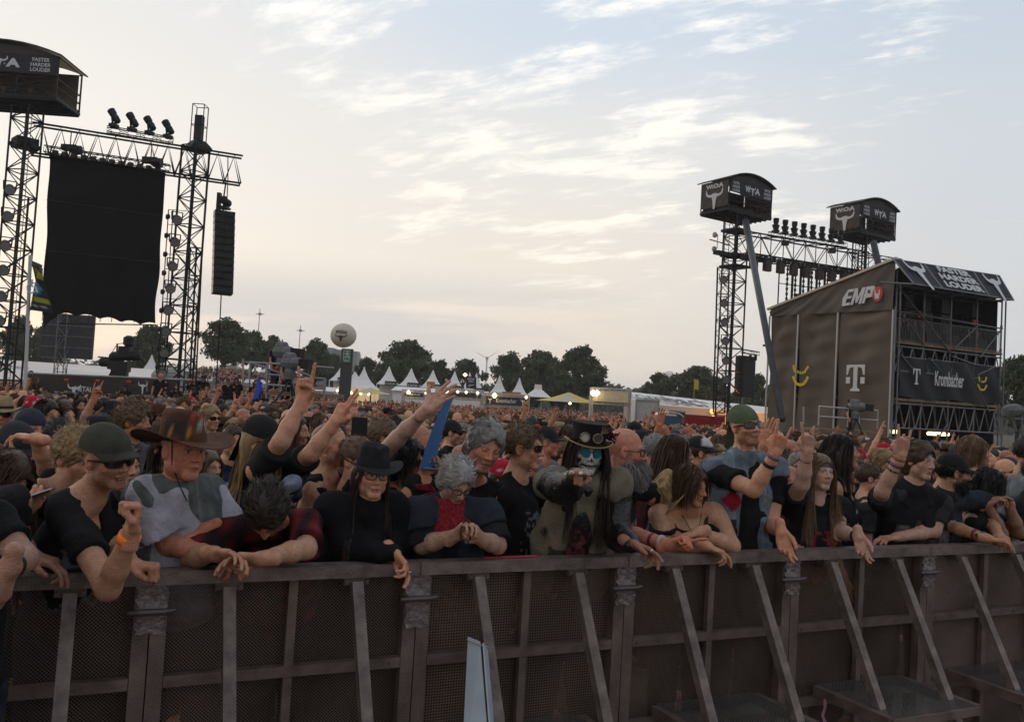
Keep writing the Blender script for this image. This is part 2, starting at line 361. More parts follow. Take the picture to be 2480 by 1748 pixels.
# folded pale board on a brace of panel 1
t = empty('folded_board', BP(1.26, .6, 0), 'pale grey folded board standing over the lower half of a brace', 'board')
wm = mat('pale_board', (.34, .38, .42), .6, noise=.12, nscale=5)
b = MB()
b.slab(V(1112, 2000, 3.0), V(1200, 2000, 2.95), V(1163, 1553, 3.47), V(1134, 1541, 3.52), .006)
b.slab(V(1205, 2000, 2.93), V(1216, 2000, 3.05), V(1180, 1572, 3.50), V(1170, 1556, 3.46), .006); b.build('sheet', wm, t)
b = MB(); b.tube([V(1132, 1548, 3.5), V(1166, 1562, 3.44), V(1182, 1566, 3.48)], .003, 5); b.build('cable_tie', mat('tie', (.4, .38, .36), .5), t)
b = MB(); b.slab(BP(1.30, .0, RAILZ+.002), BP(1.56, .0, RAILZ+.002), BP(1.56, -.03, RAILZ+.002), BP(1.30, -.03, RAILZ+.002), .003)
tag(b.build('warning_sticker', mat('red_sticker', (.45, .05, .05), .5)), 'narrow red sticker on the top rail below the grey-haired woman', 'sticker')
b = MB()
pts = [BP(3.16, .12, .45), BP(3.165, .12, .41), BP(3.15, .12, .37), BP(3.165, .125, .33), BP(3.155, .12, .29)]
for a, c in zip(pts, pts[1:]): b.slab(a-BU*.008, a+BU*.008, c+BU*.012, c-BU*.01, .002)
tag(b.build('ribbon', mat('pink_ribbon', (.35, .2, .24), .7)), 'small pink ribbon hanging from a step grate', 'ribbon')
# ---------------------------------------------------------------- rigging helpers
blk = mat('black_steel', (.014, .013, .013), .55, .3, noise=.3, nscale=3)
blk2 = mat('black_plastic', (.012, .012, .013), .5, noise=.2)
galv = mat('galvanised_tube', (.30, .30, .31), .45, .6, noise=.25, nscale=3)
clothm = mat('black_cloth', (.006, .006, .0065), .95, noise=.35, nscale=.6, bump=.5, bscale=1.2)
ban = mat('banner_cloth', (.030, .031, .036), .8, noise=.25, nscale=1.0, bump=.5, bscale=2)
whit = mat('white_print', (.62, .62, .62), .7)
brownban = mat('brown_backcloth', (.16, .11, .065), .8, noise=.3, nscale=1.5, bump=.5, bscale=2)
rustm = mat('rust_fixture', (.045, .022, .018), .6, noise=.4, nscale=5)
lens = mat('lamp_glass', (.55, .58, .62), .15, .7)
redclamp = mat('red_clamp', (.5, .04, .03), .5)
def lattice(b, a, c, w, h, step, r=.03, rd=.016, up=(0, 0, 1), n=4):
    a = np.asarray(a, float); c = np.asarray(c, float); s, u = frame(c-a, up); Lg = np.linalg.norm(c-a); k = max(1, int(round(Lg/step)))
    cor = [(-1, -1), (1, -1), (1, 1), (-1, 1)]
    P = [[a+(c-a)*i/k+s*x*w/2+u*y*h/2 for x, y in cor] for i in range(k+1)]
    for j in range(4): b.tube([P[0][j], P[-1][j]], r, n)
    for i in range(k+1):
        for j in range(4):
            if i % 2 == 0 or i == k: b.tube([P[i][j], P[i][(j+1) % 4]], rd, n, cap=False)
    for i in range(k):
        for j in range(4):
            if (i+j) % 2: b.tube([P[i][j], P[i+1][(j+1) % 4]], rd, n, cap=False)
            else: b.tube([P[i][(j+1) % 4], P[i+1][j]], rd, n, cap=False)
def colz(x, y, d):   # world xy of a photo (2296 wide) pixel
    p = W(x, y, d); return p
def Wz(x, y, d): return W(x, y, d)[2]
def moving_head(c, s, ax, tilt, name, label, group, upright=True, parent=None):
    "c base point, s size, ax horizontal facing"
    t = empty(name, c, label, 'stage lamp', group)
    c = np.asarray(c, float); ax = nrm(ax); az = np.array([0, 0, 1.]); sd = nrm(np.cross(ax, az)); k = 1 if upright else -1
    b = MB(); b.box(c+az*k*.09*s, (.42*s, .36*s, .18*s), sd, ax); b.box(c+az*k*.2*s, (.2*s, .2*s, .08*s), sd, ax); b.build('base', blk2, t)
    b = MB()
    for e in (-1, 1): b.bar(c+az*k*.2*s+sd*e*.12*s, c+az*k*.55*s+sd*e*.24*s, .06*s, .1*s)
    b.build('yoke', blk2, t)
    dr = nrm(ax*math.cos(tilt)+az*math.sin(tilt)); q = c+az*k*.6*s
    b = MB(); s1, u1 = frame(dr); b.lathe(q, [(.10*s, -.42*s), (.17*s, -.36*s), (.19*s, -.05*s), (.15*s, .05*s), (.2*s, .14*s), (.21*s, .40*s), (.17*s, .43*s)], 12, s1, u1, dr)
    b.build('head', blk2, t)
    return t
D1 = 45.0; D2 = 48.4
# left tower under the cabin
pt = W(36, 560, D1); tw1 = np.array([pt[0], pt[1], 0]); top1 = Wz(50, 236, D1)
t = empty('truss_tower', tw1, 'tall black truss tower at the left edge carrying the covered spot cabin', 'tower', 'truss towers')
b = MB(); lattice(b, tw1+[0, 0, 0], tw1+[0, 0, top1], 1.05, 1.05, .7, .06, .034, up=(.2, 1, 0)); b.build('lattice', blk, t)
b = MB()
for k in range(int(top1/.3)): b.tube([tw1+[.15, -.3, .3*k], tw1+[.45, -.35, .3*k]], .012, 4)
b.tube([tw1+[.15, -.3, 0], tw1+[.15, -.3, top1]], .02, 4); b.tube([tw1+[.45, -.35, 0], tw1+[.45, -.35, top1]], .02, 4)
b.tube([tw1+[.55, -.2, 0.], tw1+[.58, -.25, 5.], tw1+[.54, -.2, 11.]], .06, 5); b.build('ladder', blk, t)
b = MB(); b.lathe(tw1+[0, 0, top1-2.2], [(.75, 0), (.75, .5)], 4); b.build('sleeve_block', blk, t)
def fixture_column(tw, xs, zs, side, lab, grp, n0, yaw=.6):
    for k, z in enumerate(zs):
        c = tw+np.array([xs[0]+(xs[1]-xs[0])*k/max(1, len(zs)-1), side, z])
        t = empty('wash_lamp', c, lab[k], 'stage lamp', grp)
        ax = nrm((math.sin(yaw), -math.cos(yaw), 0)); sdv = nrm(np.cross(ax, (0, 0, 1)))
        b = MB(); b.tube([c+[0, 0, .42]+sdv*.3, c+[0, 0, .42]-sdv*.3], .03, 5)
        for e in (-1, 1): b.bar(c+sdv*e*.3+[0, 0, .42], c+sdv*e*.27+[0, 0, -.05], .05, .05)
        b.build('yoke', blk, t)
        b = MB(); dr = nrm(ax+np.array([0, 0, -.5])); s1, u1 = frame(dr)
        b.lathe(c, [(.10, -.42), (.2, -.3), (.26, 0), (.28, .16)], 12, s1, u1, dr); b.build('body', blk2, t)
        b = MB(); b.lathe(c+dr*.15, [(.25, 0), (.24, .03)], 12, s1, u1, dr); b.build('lens', lens, t)
pos = ['topmost', 'second', 'third', 'fourth', 'fifth', 'sixth', 'seventh', 'lowest']
def zlist(x, ys, d): return [Wz(x, y, d) for y in ys]
fixture_column(tw1, (-.15, -.1), zlist(22, [430, 490, 555, 610, 668, 722, 775, 820], D1), -.75, [p+' round wash lamp hung on the left edge truss tower' for p in pos], 'wash lamps on the left edge tower', 0)
# cabin
def cabin(C, ux, uy, L_, Dp, H, label, left=True, post=True):
    ux = nrm(ux); uy = nrm(uy); az = np.array([0, 0, 1.]); t = empty('spot_cabin', C, label, 'lookout cabin', 'covered spot cabins on the towers')
    q = lambda x, y, z: C+ux*x+uy*y+az*z
    b = MB(); b.slab(q(-.05, -.05, -.05), q(L_+.05, -.05, -.05), q(L_+.05, Dp+.05, -.05), q(-.05, Dp+.05, -.05), .16)
    for k in range(7): b.bar(q(0, Dp*k/6, -.17), q(L_, Dp*k/6, -.17), .06, .1)
    b.build('floor', blk, t)
    b = MB()
    for x in (0, L_/3, L_*2/3, L_):
        for y in (0, Dp): b.bar(q(x, y, 0), q(x, y, H), .07)
    for z in (.12, .55, 1.0, H-.03):
        b.bar(q(0, 0, z), q(L_, 0, z), .045); b.bar(q(L_, 0, z), q(L_, Dp, z), .045); b.bar(q(0, 0, z), q(0, Dp, z), .045); b.bar(q(0, Dp, z), q(L_, Dp, z), .045)
    b.bar(q(L_, 0, .0), q(L_*2/3, 0, 1.0), .05); b.bar(q(L_*.66, 0, .5), q(L_, 0, 1.0), .04)
    b.build('frame', blk, t)
    b = MB(); n = 10; prev = None
    for k in range(n+1):
        x = -.22+(L_+.44)*k/n; z = H+.02+.62*(1-((k-n/2)/(n/2))**2)
        cur = (q(x, -.25, z), q(x, Dp+.25, z))
        if prev: b.slab(prev[0], cur[0], cur[1], prev[1], .07)
        prev = cur
    b.build('roof', mat('roof_cloth', (.055, .048, .043), .7, noise=.3, nscale=1), t)
    b = MB(); n = 10
    for k in range(n):
        x0, x1 = L_*k/n, L_*(k+1)/n; za = H+.5*(1-((k-n/2)/(n/2))**2); zb = H+.5*(1-((k+1-n/2)/(n/2))**2)
        b.slab(q(x0, .02, H-.02), q(x1, .02, H-.02), q(x1, .02, zb), q(x0, .02, za), .02)
    b.build('gable_cloth', mat('roof_cloth'), t)
    b = MB(); b.slab(q(0, -.06, H*.56), q(L_, -.06, H*.52), q(L_, -.06, H), q(0, -.06, H), .02); bn = b.build('front_banner', ban, t)
    zc = H*.78; hh = H*.40
    for xf in ((.13, .87) if left else (.86,)):
        letters('FASTER\nHARDER\nLOUDER', q(L_*xf, -.075, zc-.05), ux, az, L_*.17, hh*.85, whit, bn)
    letters('W', q(L_*.40, -.075, zc-.02), ux, az, L_*.12, hh*.55, whit, bn, bold=.05); letters('A', q(L_*.63, -.075, zc-.04), ux, az, L_*.12, hh*.55, whit, bn, bold=.05)
    letters(':', q(L_*.468, -.075, zc-.03), ux, az, L_*.012, hh*.3, whit, bn); letters(':', q(L_*.560, -.075, zc-.03), ux, az, L_*.012, hh*.3, whit, bn)
    emblem(SKULL, q(L_*.515, -.075, zc), ux, az, L_*.075, hh*.5, whit, bn, 'skull')
    b = MB(); b.slab(q(.1, Dp-.1, .1), q(L_-.1, Dp-.1, .1), q(L_-.1, Dp-.1, H-.05), q(.1, Dp-.1, H-.05), .02); bk = b.build('back_cloth', brownban, t)
    letters(': W', q(L_*.4, Dp-.12, H*.40), ux, az, L_*.42, H*.32, mat('tan_print', (.42, .33, .2), .8), bk, bold=.06)
    if left is not None and post:
        sb = MB(); sb.slab(q(-.06, Dp-.08, .25), q(-.06, .06, .2), q(-.06, .06, H), q(-.06, Dp-.08, H), .02); sbo = sb.build('side_banner', mat('side_cloth', (.07, .06, .05), .8, noise=.3, nscale=2, bump=.5, bscale=2), t)
        mu = -uy
        letters('W:O:A', q(-.075, Dp*.5, H*.84), mu, az, Dp*.62, H*.16, whit, sbo, bold=.05); emblem(SKULL, q(-.075, Dp*.5, H*.45), mu, az, Dp*.33, H*.42, whit, sbo, 'skull')
    if post:
        b = MB(); b.slab(q(L_+.04, .1, .1), q(L_+.04, Dp-.1, .1), q(L_+.04, Dp-.1, H-.05), q(L_+.04, .1, H-.05), .02); b.build('end_cloth', brownban, t)
    b = MB()
    for x in (.22, .6): b.lathe(q(L_*x, Dp*.3, .35), [(.2, -.5), (.26, -.2), (.2, .3), (.26, .5)], 10, uy, az, ux); b.tube([q(L_*x, Dp*.3, 0), q(L_*x, Dp*.3, .3)], .05, 6)
    for x in (.35, .78): b.box(q(L_*x, Dp*.5, .3), (.4, .5, .6), ux, uy)
    b.build('follow_spot', blk2, t)
    return t
Cc = W(175, 229, 44.3); L0 = 6.2
cabin(Cc-np.array([L0*.998+1.45, -.25, -.35]), (1, .04, 0), (-.04, 1, 0), L0, 2.6, 2.15, 'large covered spot cabin with black banner at the top left edge', left=False, post=False)
# beam between the towers
pt = W(422, 560, D2); tw2 = np.array([pt[0], pt[1], 0])
dirb = nrm(tw2-tw1); zt = (Wz(75, 272, D1)+Wz(425, 334, D2))/2; zb = (Wz(75, 340, D1)+Wz(425, 398, D2))/2
t = empty('truss_beam', tw1+[0, 0, zb], 'long black truss beam carrying the black projection cloth', 'truss')
b = MB(); e1 = tw1+dirb*.3; e2 = tw2+dirb*2.55
zm = np.array([0, 0, (zt+zb)/2]); hb = zt-zb
e1v, e2v = e1+zm, e2+zm; s_, u_ = frame(e2v-e1v); nb = 12
for j, (x, y) in enumerate(((-1, -1), (1, -1), (1, 1), (-1, 1))): b.tube([e1v+s_*x*.35+u_*y*hb/2, e2v+s_*x*.35+u_*y*hb/2], .06, 5)
for k in range(nb):
    for x in (-1, 1):
        f0, f1, f2 = k/nb, (k+.5)/nb, (k+1)/nb; P = lambda f, y: e1v+(e2v-e1v)*f+s_*x*.35+u_*y*hb/2
        b.tube([P(f0, -1), P(f1, 1), P(f2, -1)], .038, 4)
    if k % 2 == 0:
        b.tube([P(f1, 1), P(f1, 1)-s_*.7], .02, 4); b.tube([P(f0, -1), P(f0, -1)-s_*.7], .02, 4)
b.build('lattice', blk, t)
# second tower
ztop2 = Wz(428, 325, D2)
t = empty('truss_tower', tw2, 'black truss tower with tall caged top between cloth and hanging speakers', 'tower', 'truss towers')
b = MB(); lattice(b, tw2, tw2+[0, 0, ztop2], 1.05, 1.05, .75, .065, .034, up=(.5, 1, 0)); lattice(b, tw2+[.55, .4, 0], tw2+[.42, .1, ztop2*.62], .45, .45, .8, .045, .025, up=(.5, 1, 0)); b.build('lattice', blk, t)
cg = tw2+[.1, 0, ztop2]; hcg = Wz(433, 232, D2)-ztop2
b = MB(); b.lathe(cg, [(.85, -.25), (.85, -.1), (.45, .3)], 4)
for x in (-1, 1):
    for y in (-1, 1):
        b.tube([cg+[x*.33, y*.33, .1], cg+[x*.33, y*.33, hcg]], .03, 4)
for z in (.1, hcg*.5, hcg):
    for s4 in ((-1, -1, 1, -1), (1, -1, 1, 1), (1, 1, -1, 1), (-1, 1, -1, -1)): b.tube([cg+[s4[0]*.33, s4[1]*.33, z], cg+[s4[2]*.33, s4[3]*.33, z]], .025, 4)
b.build('cage', blk, t)
b = MB(); b.box(cg+[0, 0, hcg*.45], (.42, .42, hcg*.6)); b.build('hoist', blk2, t)
fixture_column(tw2, (-.55, -.75), zlist(400, [496, 546, 600, 650, 698, 745, 792, 838], D2), -.55, [p+' round wash lamp hung on the second tower' for p in pos], 'wash lamps on the second tower', 8)
# small side lamps on a pipe
t = empty('lamp_pipe', tw2+[-1.25, -.2, 0], 'thin vertical pipe of small rusty lamps beside the black cloth', 'lamp rig')
b = MB(); x0 = W(378, 470, D2-.5); x1 = W(352, 868, D2-.5); b.tube([x0, x1], .03, 5); b.tube([x0+[.25, 0, 0], x1+[.25, 0, 0]], .03, 5)
for k in range(12): p = x0+(x1-x0)*k/12; b.tube([p, p+[1.0, .1, 0]], .018, 4)
b.build('pipe', blk, t)
for k in range(9):
    p = W(376-k*2.9, 486+42*k, D2-.7); b = MB(); b.lathe(p, [(.05, -.16), (.15, -.1), (.15, .1), (.11, .16)], 8, (0, 0, 1), (0, 1, 0), (1, -.6, 0)); b.build('small_lamp', rustm, t)
# black projection cloth
DS = 45.6
t = empty('projection_cloth', W(232, 720, DS), 'huge black cloth hanging from the truss beam, seams and ragged hem', 'screen cloth')
TL, TR_, BL, BR = W(112, 347, DS), W(372, 389, DS+1.4), W(93, 704, DS), W(349, 722, DS+1.4)
n1, n2 = 60, 70; vs = []; rg = np.random.RandomState(3)
for i in range(n2+1):
    for j in range(n1+1):
        a, c = j/n1, i/n2; p = (TL*(1-a)+TR_*a)*(1-c)+(BL*(1-a)+BR*a)*c
        p = p+np.array([0, 1, 0])*(.06*math.sin(a*23+c*3)*c + .05*math.sin(c*16+a*4)+.10*math.sin(a*7-c*9)*c)
        if c > .9: p[2] += (c-.9)/.1*(.16*abs(math.sin(a*17+1))-.10+.1*math.sin(a*5))
        if c > .75: p[0] += (c-.75)*.5*math.sin(c*20+a*9)*(1-a)*.22
        if a < .13 and c > .92: p[2] -= (c-.92)/.08*(.13-a)/.13*.75; p[0] += (c-.92)*2.5
        if a > .96: p[0] -= .06*math.sin(c*9)**2*c
        vs.append(p)
fs = [(i*(n1+1)+j, i*(n1+1)+j+1, (i+1)*(n1+1)+j+1, (i+1)*(n1+1)+j) for i in range(n2) for j in range(n1)]
mk('cloth', vs, fs, clothm, t, smooth=True)
b = MB()
for c in (.29, .61):
    b = MB(); b.tube([vs[int(c*n2)*(n1+1)+j]+[0, -.03, 0] for j in range(0, n1+1, 2)], .02, 4); b.build('seam', mat('seam', (.03, .03, .032), .8), t)
b = MB(); b.tube([BL+[.9, .1, -.45], BR+[0, .1, -.15]], .035, 5)
for k in range(10): p = BL*(1-k/10)+BR*k/10; b.tube([p+[0, .1, .3], p+[0, .1, -.35+.03*k]], .02, 4)
b.build('bottom_pipe', blk, t)
t = empty('header_truss', W(240, 350, DS), 'thin truss on chains directly above the black cloth', 'truss')
b = MB(); lattice(b, TL+[-.3, 0, .28], TR_+[.2, 0, .28], .35, .35, .6, .03, .014); b.build('lattice', blk, t)
for xx, yy in ((157, 332), (338, 360)):
    p = W(xx, yy, DS+.3); b = MB(); b.box(p, (.8, .4, .3)); b.lathe(p+[.3, 0, -.1], [(.1, -.35), (.26, -.1), (.25, .3)], 8, (0, 1, 0), (0, 0, 1), (1, 0, 0)); b.tube([p, p+[0, 0, .9]], .03, 5); b.tube([p+[.1, 0, 0], p+[.35, 0, .9]], .02, 4)
    b.build('chain_motor', blk2, t)
b = MB()
for f in np.linspace(.06, .94, 12): p = TL*(1-f)+TR_*f; b = MB(); b.box(p+[0, -.2, .12], (.25, .2, .22)); b.build('curtain_clamp', blk2, t)
# four moving lights above
b = MB(); a, c = W(240, 290, D1+1.7), W(388, 316, D1+3.2); t = empty('lamp_truss', a, 'short truss with four tilted searchlights on top of the long beam', 'truss')
lattice(b, a, c, .35, .3, .4, .028, .014); b.build('lattice', blk, t)
for k, x in enumerate((255, 296, 335, 376)):
    moving_head(W(x, 286+(x-255)*.2, D1+1.8+.4*k), 1.02, (-.75, .1, 0), .95, 'searchlight', ['leftmost tilted searchlight on the beam over the black cloth', 'second tilted searchlight from the left over the black cloth', 'third tilted searchlight from the left over the black cloth', 'rightmost tilted searchlight on the beam near the caged tower'][k], 'searchlights over the black cloth')
# hanging speakers
DP = 49.5
t = empty('line_array', W(500, 560, DP), 'column of twelve black loudspeaker boxes hanging at the beam end', 'loudspeakers')
a, c = W(503, 474, DP), W(496, 661, DP); hs = (a-c)[2]; yaw = .5; ax = np.array([math.cos(yaw), math.sin(yaw), 0]); ay = np.array([-math.sin(yaw), math.cos(yaw), 0])
for k in range(12):
    f = (k+.5)/12; p = a+(c-a)*f; tl = .0+.012*k; up = nrm(np.array([0, 0, 1])+ay*tl); bow = ay*(-.25*math.sin(f*1.6))
    b = MB(); b.box(p+bow, (1.12, .6, hs/12*.93), ax, nrm(np.cross(up, ax)), up); b.box(p+bow-ay*.33, (1.0, .1, hs/12*.45), ax, nrm(np.cross(up, ax)), up); b.box(p+bow-ay*.30, (.07, .2, hs/12*.9), ax, nrm(np.cross(up, ax)), up)
    b.build('speaker_box', blk2, t)
b = MB(); b.box(a+[0, 0, .2], (.5, .7, .12)); b.box(W(491, 452, DP), (.2, .3, 1.0)); 
for (x, y) in ((501, 448), (509, 456)): b.lathe(W(x, y, DP), [(.1, -.25), (.22, -.15), (.22, .15), (.1, .25)], 8, (0, 0, 1), (0, 1, 0), (1, 0, 0))
b.tube([W(500, 474, DP), W(502, 440, DP), W(507, 405, DP)], .045, 5); b.tube([W(508, 470, DP), W(511, 405, DP), W(511, 352, DP)], .03, 5); b.build('chain_hoist', blk2, t)
b = MB(); b.tube([W(496, 661, DP), W(491, 760, DP), W(484, 872, DP)], .035, 5); b.build('tether_cable', blk, t)
# ---------------------------------------------------------------- right towers
DR = 60.5
uxR = np.array([math.cos(rad(33)), math.sin(rad(33)), 0]); uyR = np.array([-uxR[1], uxR[0], 0])
C1 = V(1765, 503, 60); C2 = V(2084, 557, 64.5)
cabin(C1, uxR, uyR, 4.4, 2.7, 2.1, 'spot cabin with horned skull side banner, on the tower with the long slanting brace')
cabin(C2, uxR, uyR, 4.4, 2.7, 2.1, 'smaller-looking spot cabin with skull banner directly above the stage roof')
def tower2(x, y, d, ztop, label, w=1.5):
    p = W(x, y, d); base = np.array([p[0], p[1], 0]); t = empty('truss_tower', base, label, 'tower', 'truss towers')
    b = MB(); lattice(b, base, base+[0, 0, ztop], w*.8, w*.8, .8, .06, .034, up=(uxR[0], uxR[1], 0)); b.tube([base+[.1, .1, 0], base+[.1, .1, ztop]], .07, 5); b.build('lattice', blk, t)
    b = MB(); l = base-uxR*(w*.5+.35)
    for e in (0, .45): b.tube([l+uxR*e+[0, 0, ztop-4.2], l+uxR*e+[0, 0, ztop]], .025, 4)
    for k in range(14): b.tube([l+[0, 0, ztop-4.1+.3*k], l+uxR*.45+[0, 0, ztop-4.1+.3*k]], .018, 4)
    b.build('ladder', blk, t)
    return base, t
B1, T1 = tower2(1650, 520, 61.5, C1[2]-.15, 'black truss tower under the skull-banner cabin, right of the open sky')
B2, T2 = tower2(1938, 560, 66, C2[2]-.15, 'black truss tower under the spot cabin behind the stage roof')
b = MB()
for z in (C1[2]-1.3, C1[2]-3.1, C1[2]-3.9): b.box(B1+[0, 0, z], (1.5, 1.5, .18), uxR, uyR)
b.bar(B1-uxR*.6+[0, 0, C1[2]-2.4], B1-uxR*2.6+[0, 0, C1[2]-2.3], .06); b.build('collar', blk, T1)
b = MB(); p = W(1604, 535, 60); b.tube([p+[0.15, 0, .3], p+[0.15, 0, -.7]], .03, 5)
for z in (.25, -.75): b.lathe(p+[-.05, 0, z], [(.05, -.18), (.17, -.1), (.17, .1), (.08, .2)], 8)
b.build('weather_station', galv, T1)
# slanting brace columns
t = empty('brace_column', W(1752, 930, 50), 'long grey round column slanting down from the tower cabin past the brown wall', 'column')
cm = mat('grey_column', (.045, .050, .056), .55, .1, noise=.2, nscale=2)
b = MB(); b.tube([W(1672, 497, 60), W(1754, 940, 34)], [.235, .13], 16); b.build('column', cm, t, smooth=True)
b = MB(); pp = W(1724, 775, 50); b.tube([pp-[.35, 0, 0], pp+[.35, 0, 0]], .07, 6); b.build('clamp', cm, t)
t = empty('brace_column', W(1968, 600, 62), 'short visible grey column leaning under the cabin behind the stage roof', 'column')
b = MB(); b.tube([W(1958, 542, 64), W(1985, 660, 62)], .24, 12); b.build('column', cm, t, smooth=True)
# beam
t = empty('truss_beam', W(1680, 570, 61), 'black truss beam between the two right towers above hanging strips', 'truss')
b = MB(); lattice(b, W(1665, 545, 61), W(1935, 590, 65.5), 1.1, 1.5, 1.0, .06, .034); lattice(b, W(1935, 590, 65.5), W(2010, 602, 67), 1.1, 1.3, 1.1, .04, .02); b.build('lattice', blk, t)
b = MB(); lattice(b, W(1665, 574, 60), W(1925, 612, 64.5), .6, .35, .6, .04, .025)
for f in np.linspace(0, 1, 26):
    p = W(1668, 577, 60)*(1-f)+W(1925, 615, 64.5)*f; b.box(p+[0, -.2, rng.uniform(-.1, .1)], (rng.uniform(.2, .4), .3, rng.uniform(.2, .4)))
b.build('cable_truss', blk, t)
for x, y in ((1760, 545), (1865, 562)):
    p = W(x, y, 61.5); b = MB(); b.box(p, (.5, .3, .35)); b.tube([p, p+[0, 0, .9]], .03, 4); b.build('chain_motor', blk2, t)
t = empty('lamp_truss', W(1728, 540, 60.5), 'short truss carrying eight upright moving lights between the right towers', 'truss')
b = MB(); lattice(b, W(1726, 524, 60.8), W(1896, 551, 63.5), .35, .3, .5, .03, .014); b.build('lattice', blk, t)
ordn = ['first', 'second', 'third', 'fourth', 'fifth', 'sixth', 'seventh', 'eighth']
for k in range(8):
    moving_head(W(1739+k*20.7, 521.5+k*3.6, 60.8+.35*k), 1.0, (.1, -1, 0), 1.5, 'upright_moving_light', '%s from the left of the eight upright lights on the right truss' % ordn[k], 'eight upright moving lights', True)
for k in range(9):
    f = k/8; p = W(1690, 584, 60)*(1-f)+W(1920, 622, 64)*f
    b = MB(); b.box(p+[0, 0, -.25], (.62, .3, .72), uxR, uyR); b.box(p+[0, 0, .16], (.2, .2, .2), uxR, uyR)
    tag(b.build('hanging_flood', rustm), '%s from the left of the square floods hung under the right beam' % (ordn+['ninth'])[k], 'stage lamp', 'square floods under the right beam')
# hanging strips
t = empty('hanging_strips', W(1745, 600, 62), 'curtain of thin vertical lamp strips hanging behind the stage roof', 'lamp strips')
b = MB(); b2 = MB()
for k in range(11):
    f = k/10; p = W(1748, 592, 62)*(1-f)+W(1925, 618, 65)*f; b.tube([p, p+[0, 0, -4.6]], .05, 4)
    if k:
        b.bar(p+[.38, 0, 0], p+[.38, 0, -4.5], .17, .06)
        for z in range(12): b2.box(p+[-.0, 0, -.3-.36*z], (.16, .1, .2))
for z in (.1, 1.4, 2.9, 4.3): b.tube([W(1748, 592, 62)-[0, 0, z], W(1925, 618, 65)-[0, 0, z]], .03, 4)
b.build('strip_frame', blk, t); b2.build('strip_lamps', blk2, t)
# lamp column left of tower
t = empty('lamp_mast', W(1625, 590, 60.5), 'slim hanging truss ladder holding round wash lamps left of the right tower', 'truss')
a, c = W(1622, 600, 60.5), W(1612, 925, 60.5); b = MB(); lattice(b, a, c, .8, .7, .9, .04, .022, up=(.3, 1, 0))
b.box(W(1650, 575, 60.5)+[-.6, 0, .1], (2.4, .5, .25), uxR, uyR); b.tube([a, a+[.1, 0, 1]], .03, 4); b.tube([a+[.6, 0, 0], a+[.7, 0, 1]], .03, 4)
b.build('lattice', blk, t)
fixture_column(np.array([W(1619, 600, 60.3)[0], W(1619, 600, 60.3)[1], 0]), (.0, .55), [Wz(1615, y, 60) for y in (628, 680, 722, 765, 808, 850)], -.6, [p+' round wash lamp in the ladder truss left of the right tower' for p in ('topmost', 'second', 'third', 'fourth', 'fifth', 'lowest')], 'wash lamps left of the right tower', 0, yaw=-.3)
t = empty('speaker_wall', W(1672, 890, 62), 'dark speaker wall panel standing behind the right tower foot', 'loudspeakers')
b = MB(); pa, pb = W(1653, 890, 62), W(1683, 892, 62.5); H0 = W(1660, 797, 62)[2]
b.box((pa+pb)/2+[0, 0, (H0-pa[2])/2], (1.25, .8, H0-pa[2]), uxR, uyR); b.build('cabinet', blk2, t)
b = MB()
for k in range(14):
    b.box((pa+pb)/2+[-.25, -.5, .15+k*(H0-pa[2])/14], (1.1, .05, .1), uxR, uyR)
b.build('grille', blk, t)
b = MB(); lattice(b, W(1665, 787, 61), W(1700, 793, 61.5), .3, .25, .5, .025, .012)
for x in (1682, 1694): b.box(W(x, 802, 61.3), (.16, .2, .4))
b.build('outrigger', blk, t)
# ---------------------------------------------------------------- stage building
Cb = V(2160, 1020, 40.0); Cb = np.array([Cb[0], Cb[1], 0]); Lb = V(1860, 1000, 47.5); Lb = np.array([Lb[0], Lb[1], 0]); Rb = V(2418, 1020, 43.5); Rb = np.array([Rb[0], Rb[1], 0])
us = nrm(Lb-Cb); Ls = np.linalg.norm(Lb-Cb); uf = nrm(Rb-Cb); Lf = np.linalg.norm(Rb-Cb); zU = np.array([0, 0, 1.])
ns = nrm(np.cross(us, zU)); ns = ns if np.dot(ns, -Cb) > 0 else -ns; nf = nrm(np.cross(uf, zU)); nf = nf if np.dot(nf, -Cb) > 0 else -nf
Zt = V(2158, 627, 40)[2]; Zw = V(2143, 745, 40)[2]; Zl = V(1871, 763, 47.5)[2]
St = empty('side_stage', Cb, 'tall scaffold stage building with brown cloth side wall and open decks', 'stage building')
wallm = mat('brown_wall_cloth', (.128, .100, .076), .85, noise=.15, nscale=.5)
def S(u, n, z): return Cb+us*u+ns*n+zU*z
def Fp(u, n, z): return Cb+uf*u+(nf*n if n > 0 else us*(-n))+zU*z
def wallsheet(u0, u1, zb, zf, name, seed, nu=40, nz=60, droop=True, amp=.14):
    vs = []; r = np.random.RandomState(seed); ph = r.rand(8)*6
    for i in range(nz+1):
        for j in range(nu+1):
            a = j/nu; c = i/nz; u = u0+(u1-u0)*a; zt_ = zf(u); z = zb+(zt_-zb)*c
            d = 0
            q = 3.2*(z+ (a*1.6 if int(ph[0]*10) % 2 else (1-a)*1.6))+ph[1]
            d += amp*.55*math.sin(q+1.2*math.sin(a*5+ph[2]))*math.sin(math.pi*a)**.5*(.25+.75*c*c)
            d += amp*.5*math.sin(7.1*z+3*a+ph[3])*math.sin(math.pi*a)*(.2+.8*c**3)+amp*.35*math.sin(a*9+z*1.1+ph[4])
            vs.append(S(u, .05+d, z))
    fs = [(i*(nu+1)+j, i*(nu+1)+j+1, (i+1)*(nu+1)+j+1, (i+1)*(nu+1)+j) for i in range(nz) for j in range(nu)]
    return mk(name, vs, fs, wallm, St, smooth=True)
zlow = lambda u: Zw+(Zl-Zw)*u/Ls
zroof = lambda u: Zt+.05+(V(1880, 775, 47.3)[2]+.55-Zt)*u/Ls
bounds = [0.05, Ls*.405, Ls*.735, Ls]
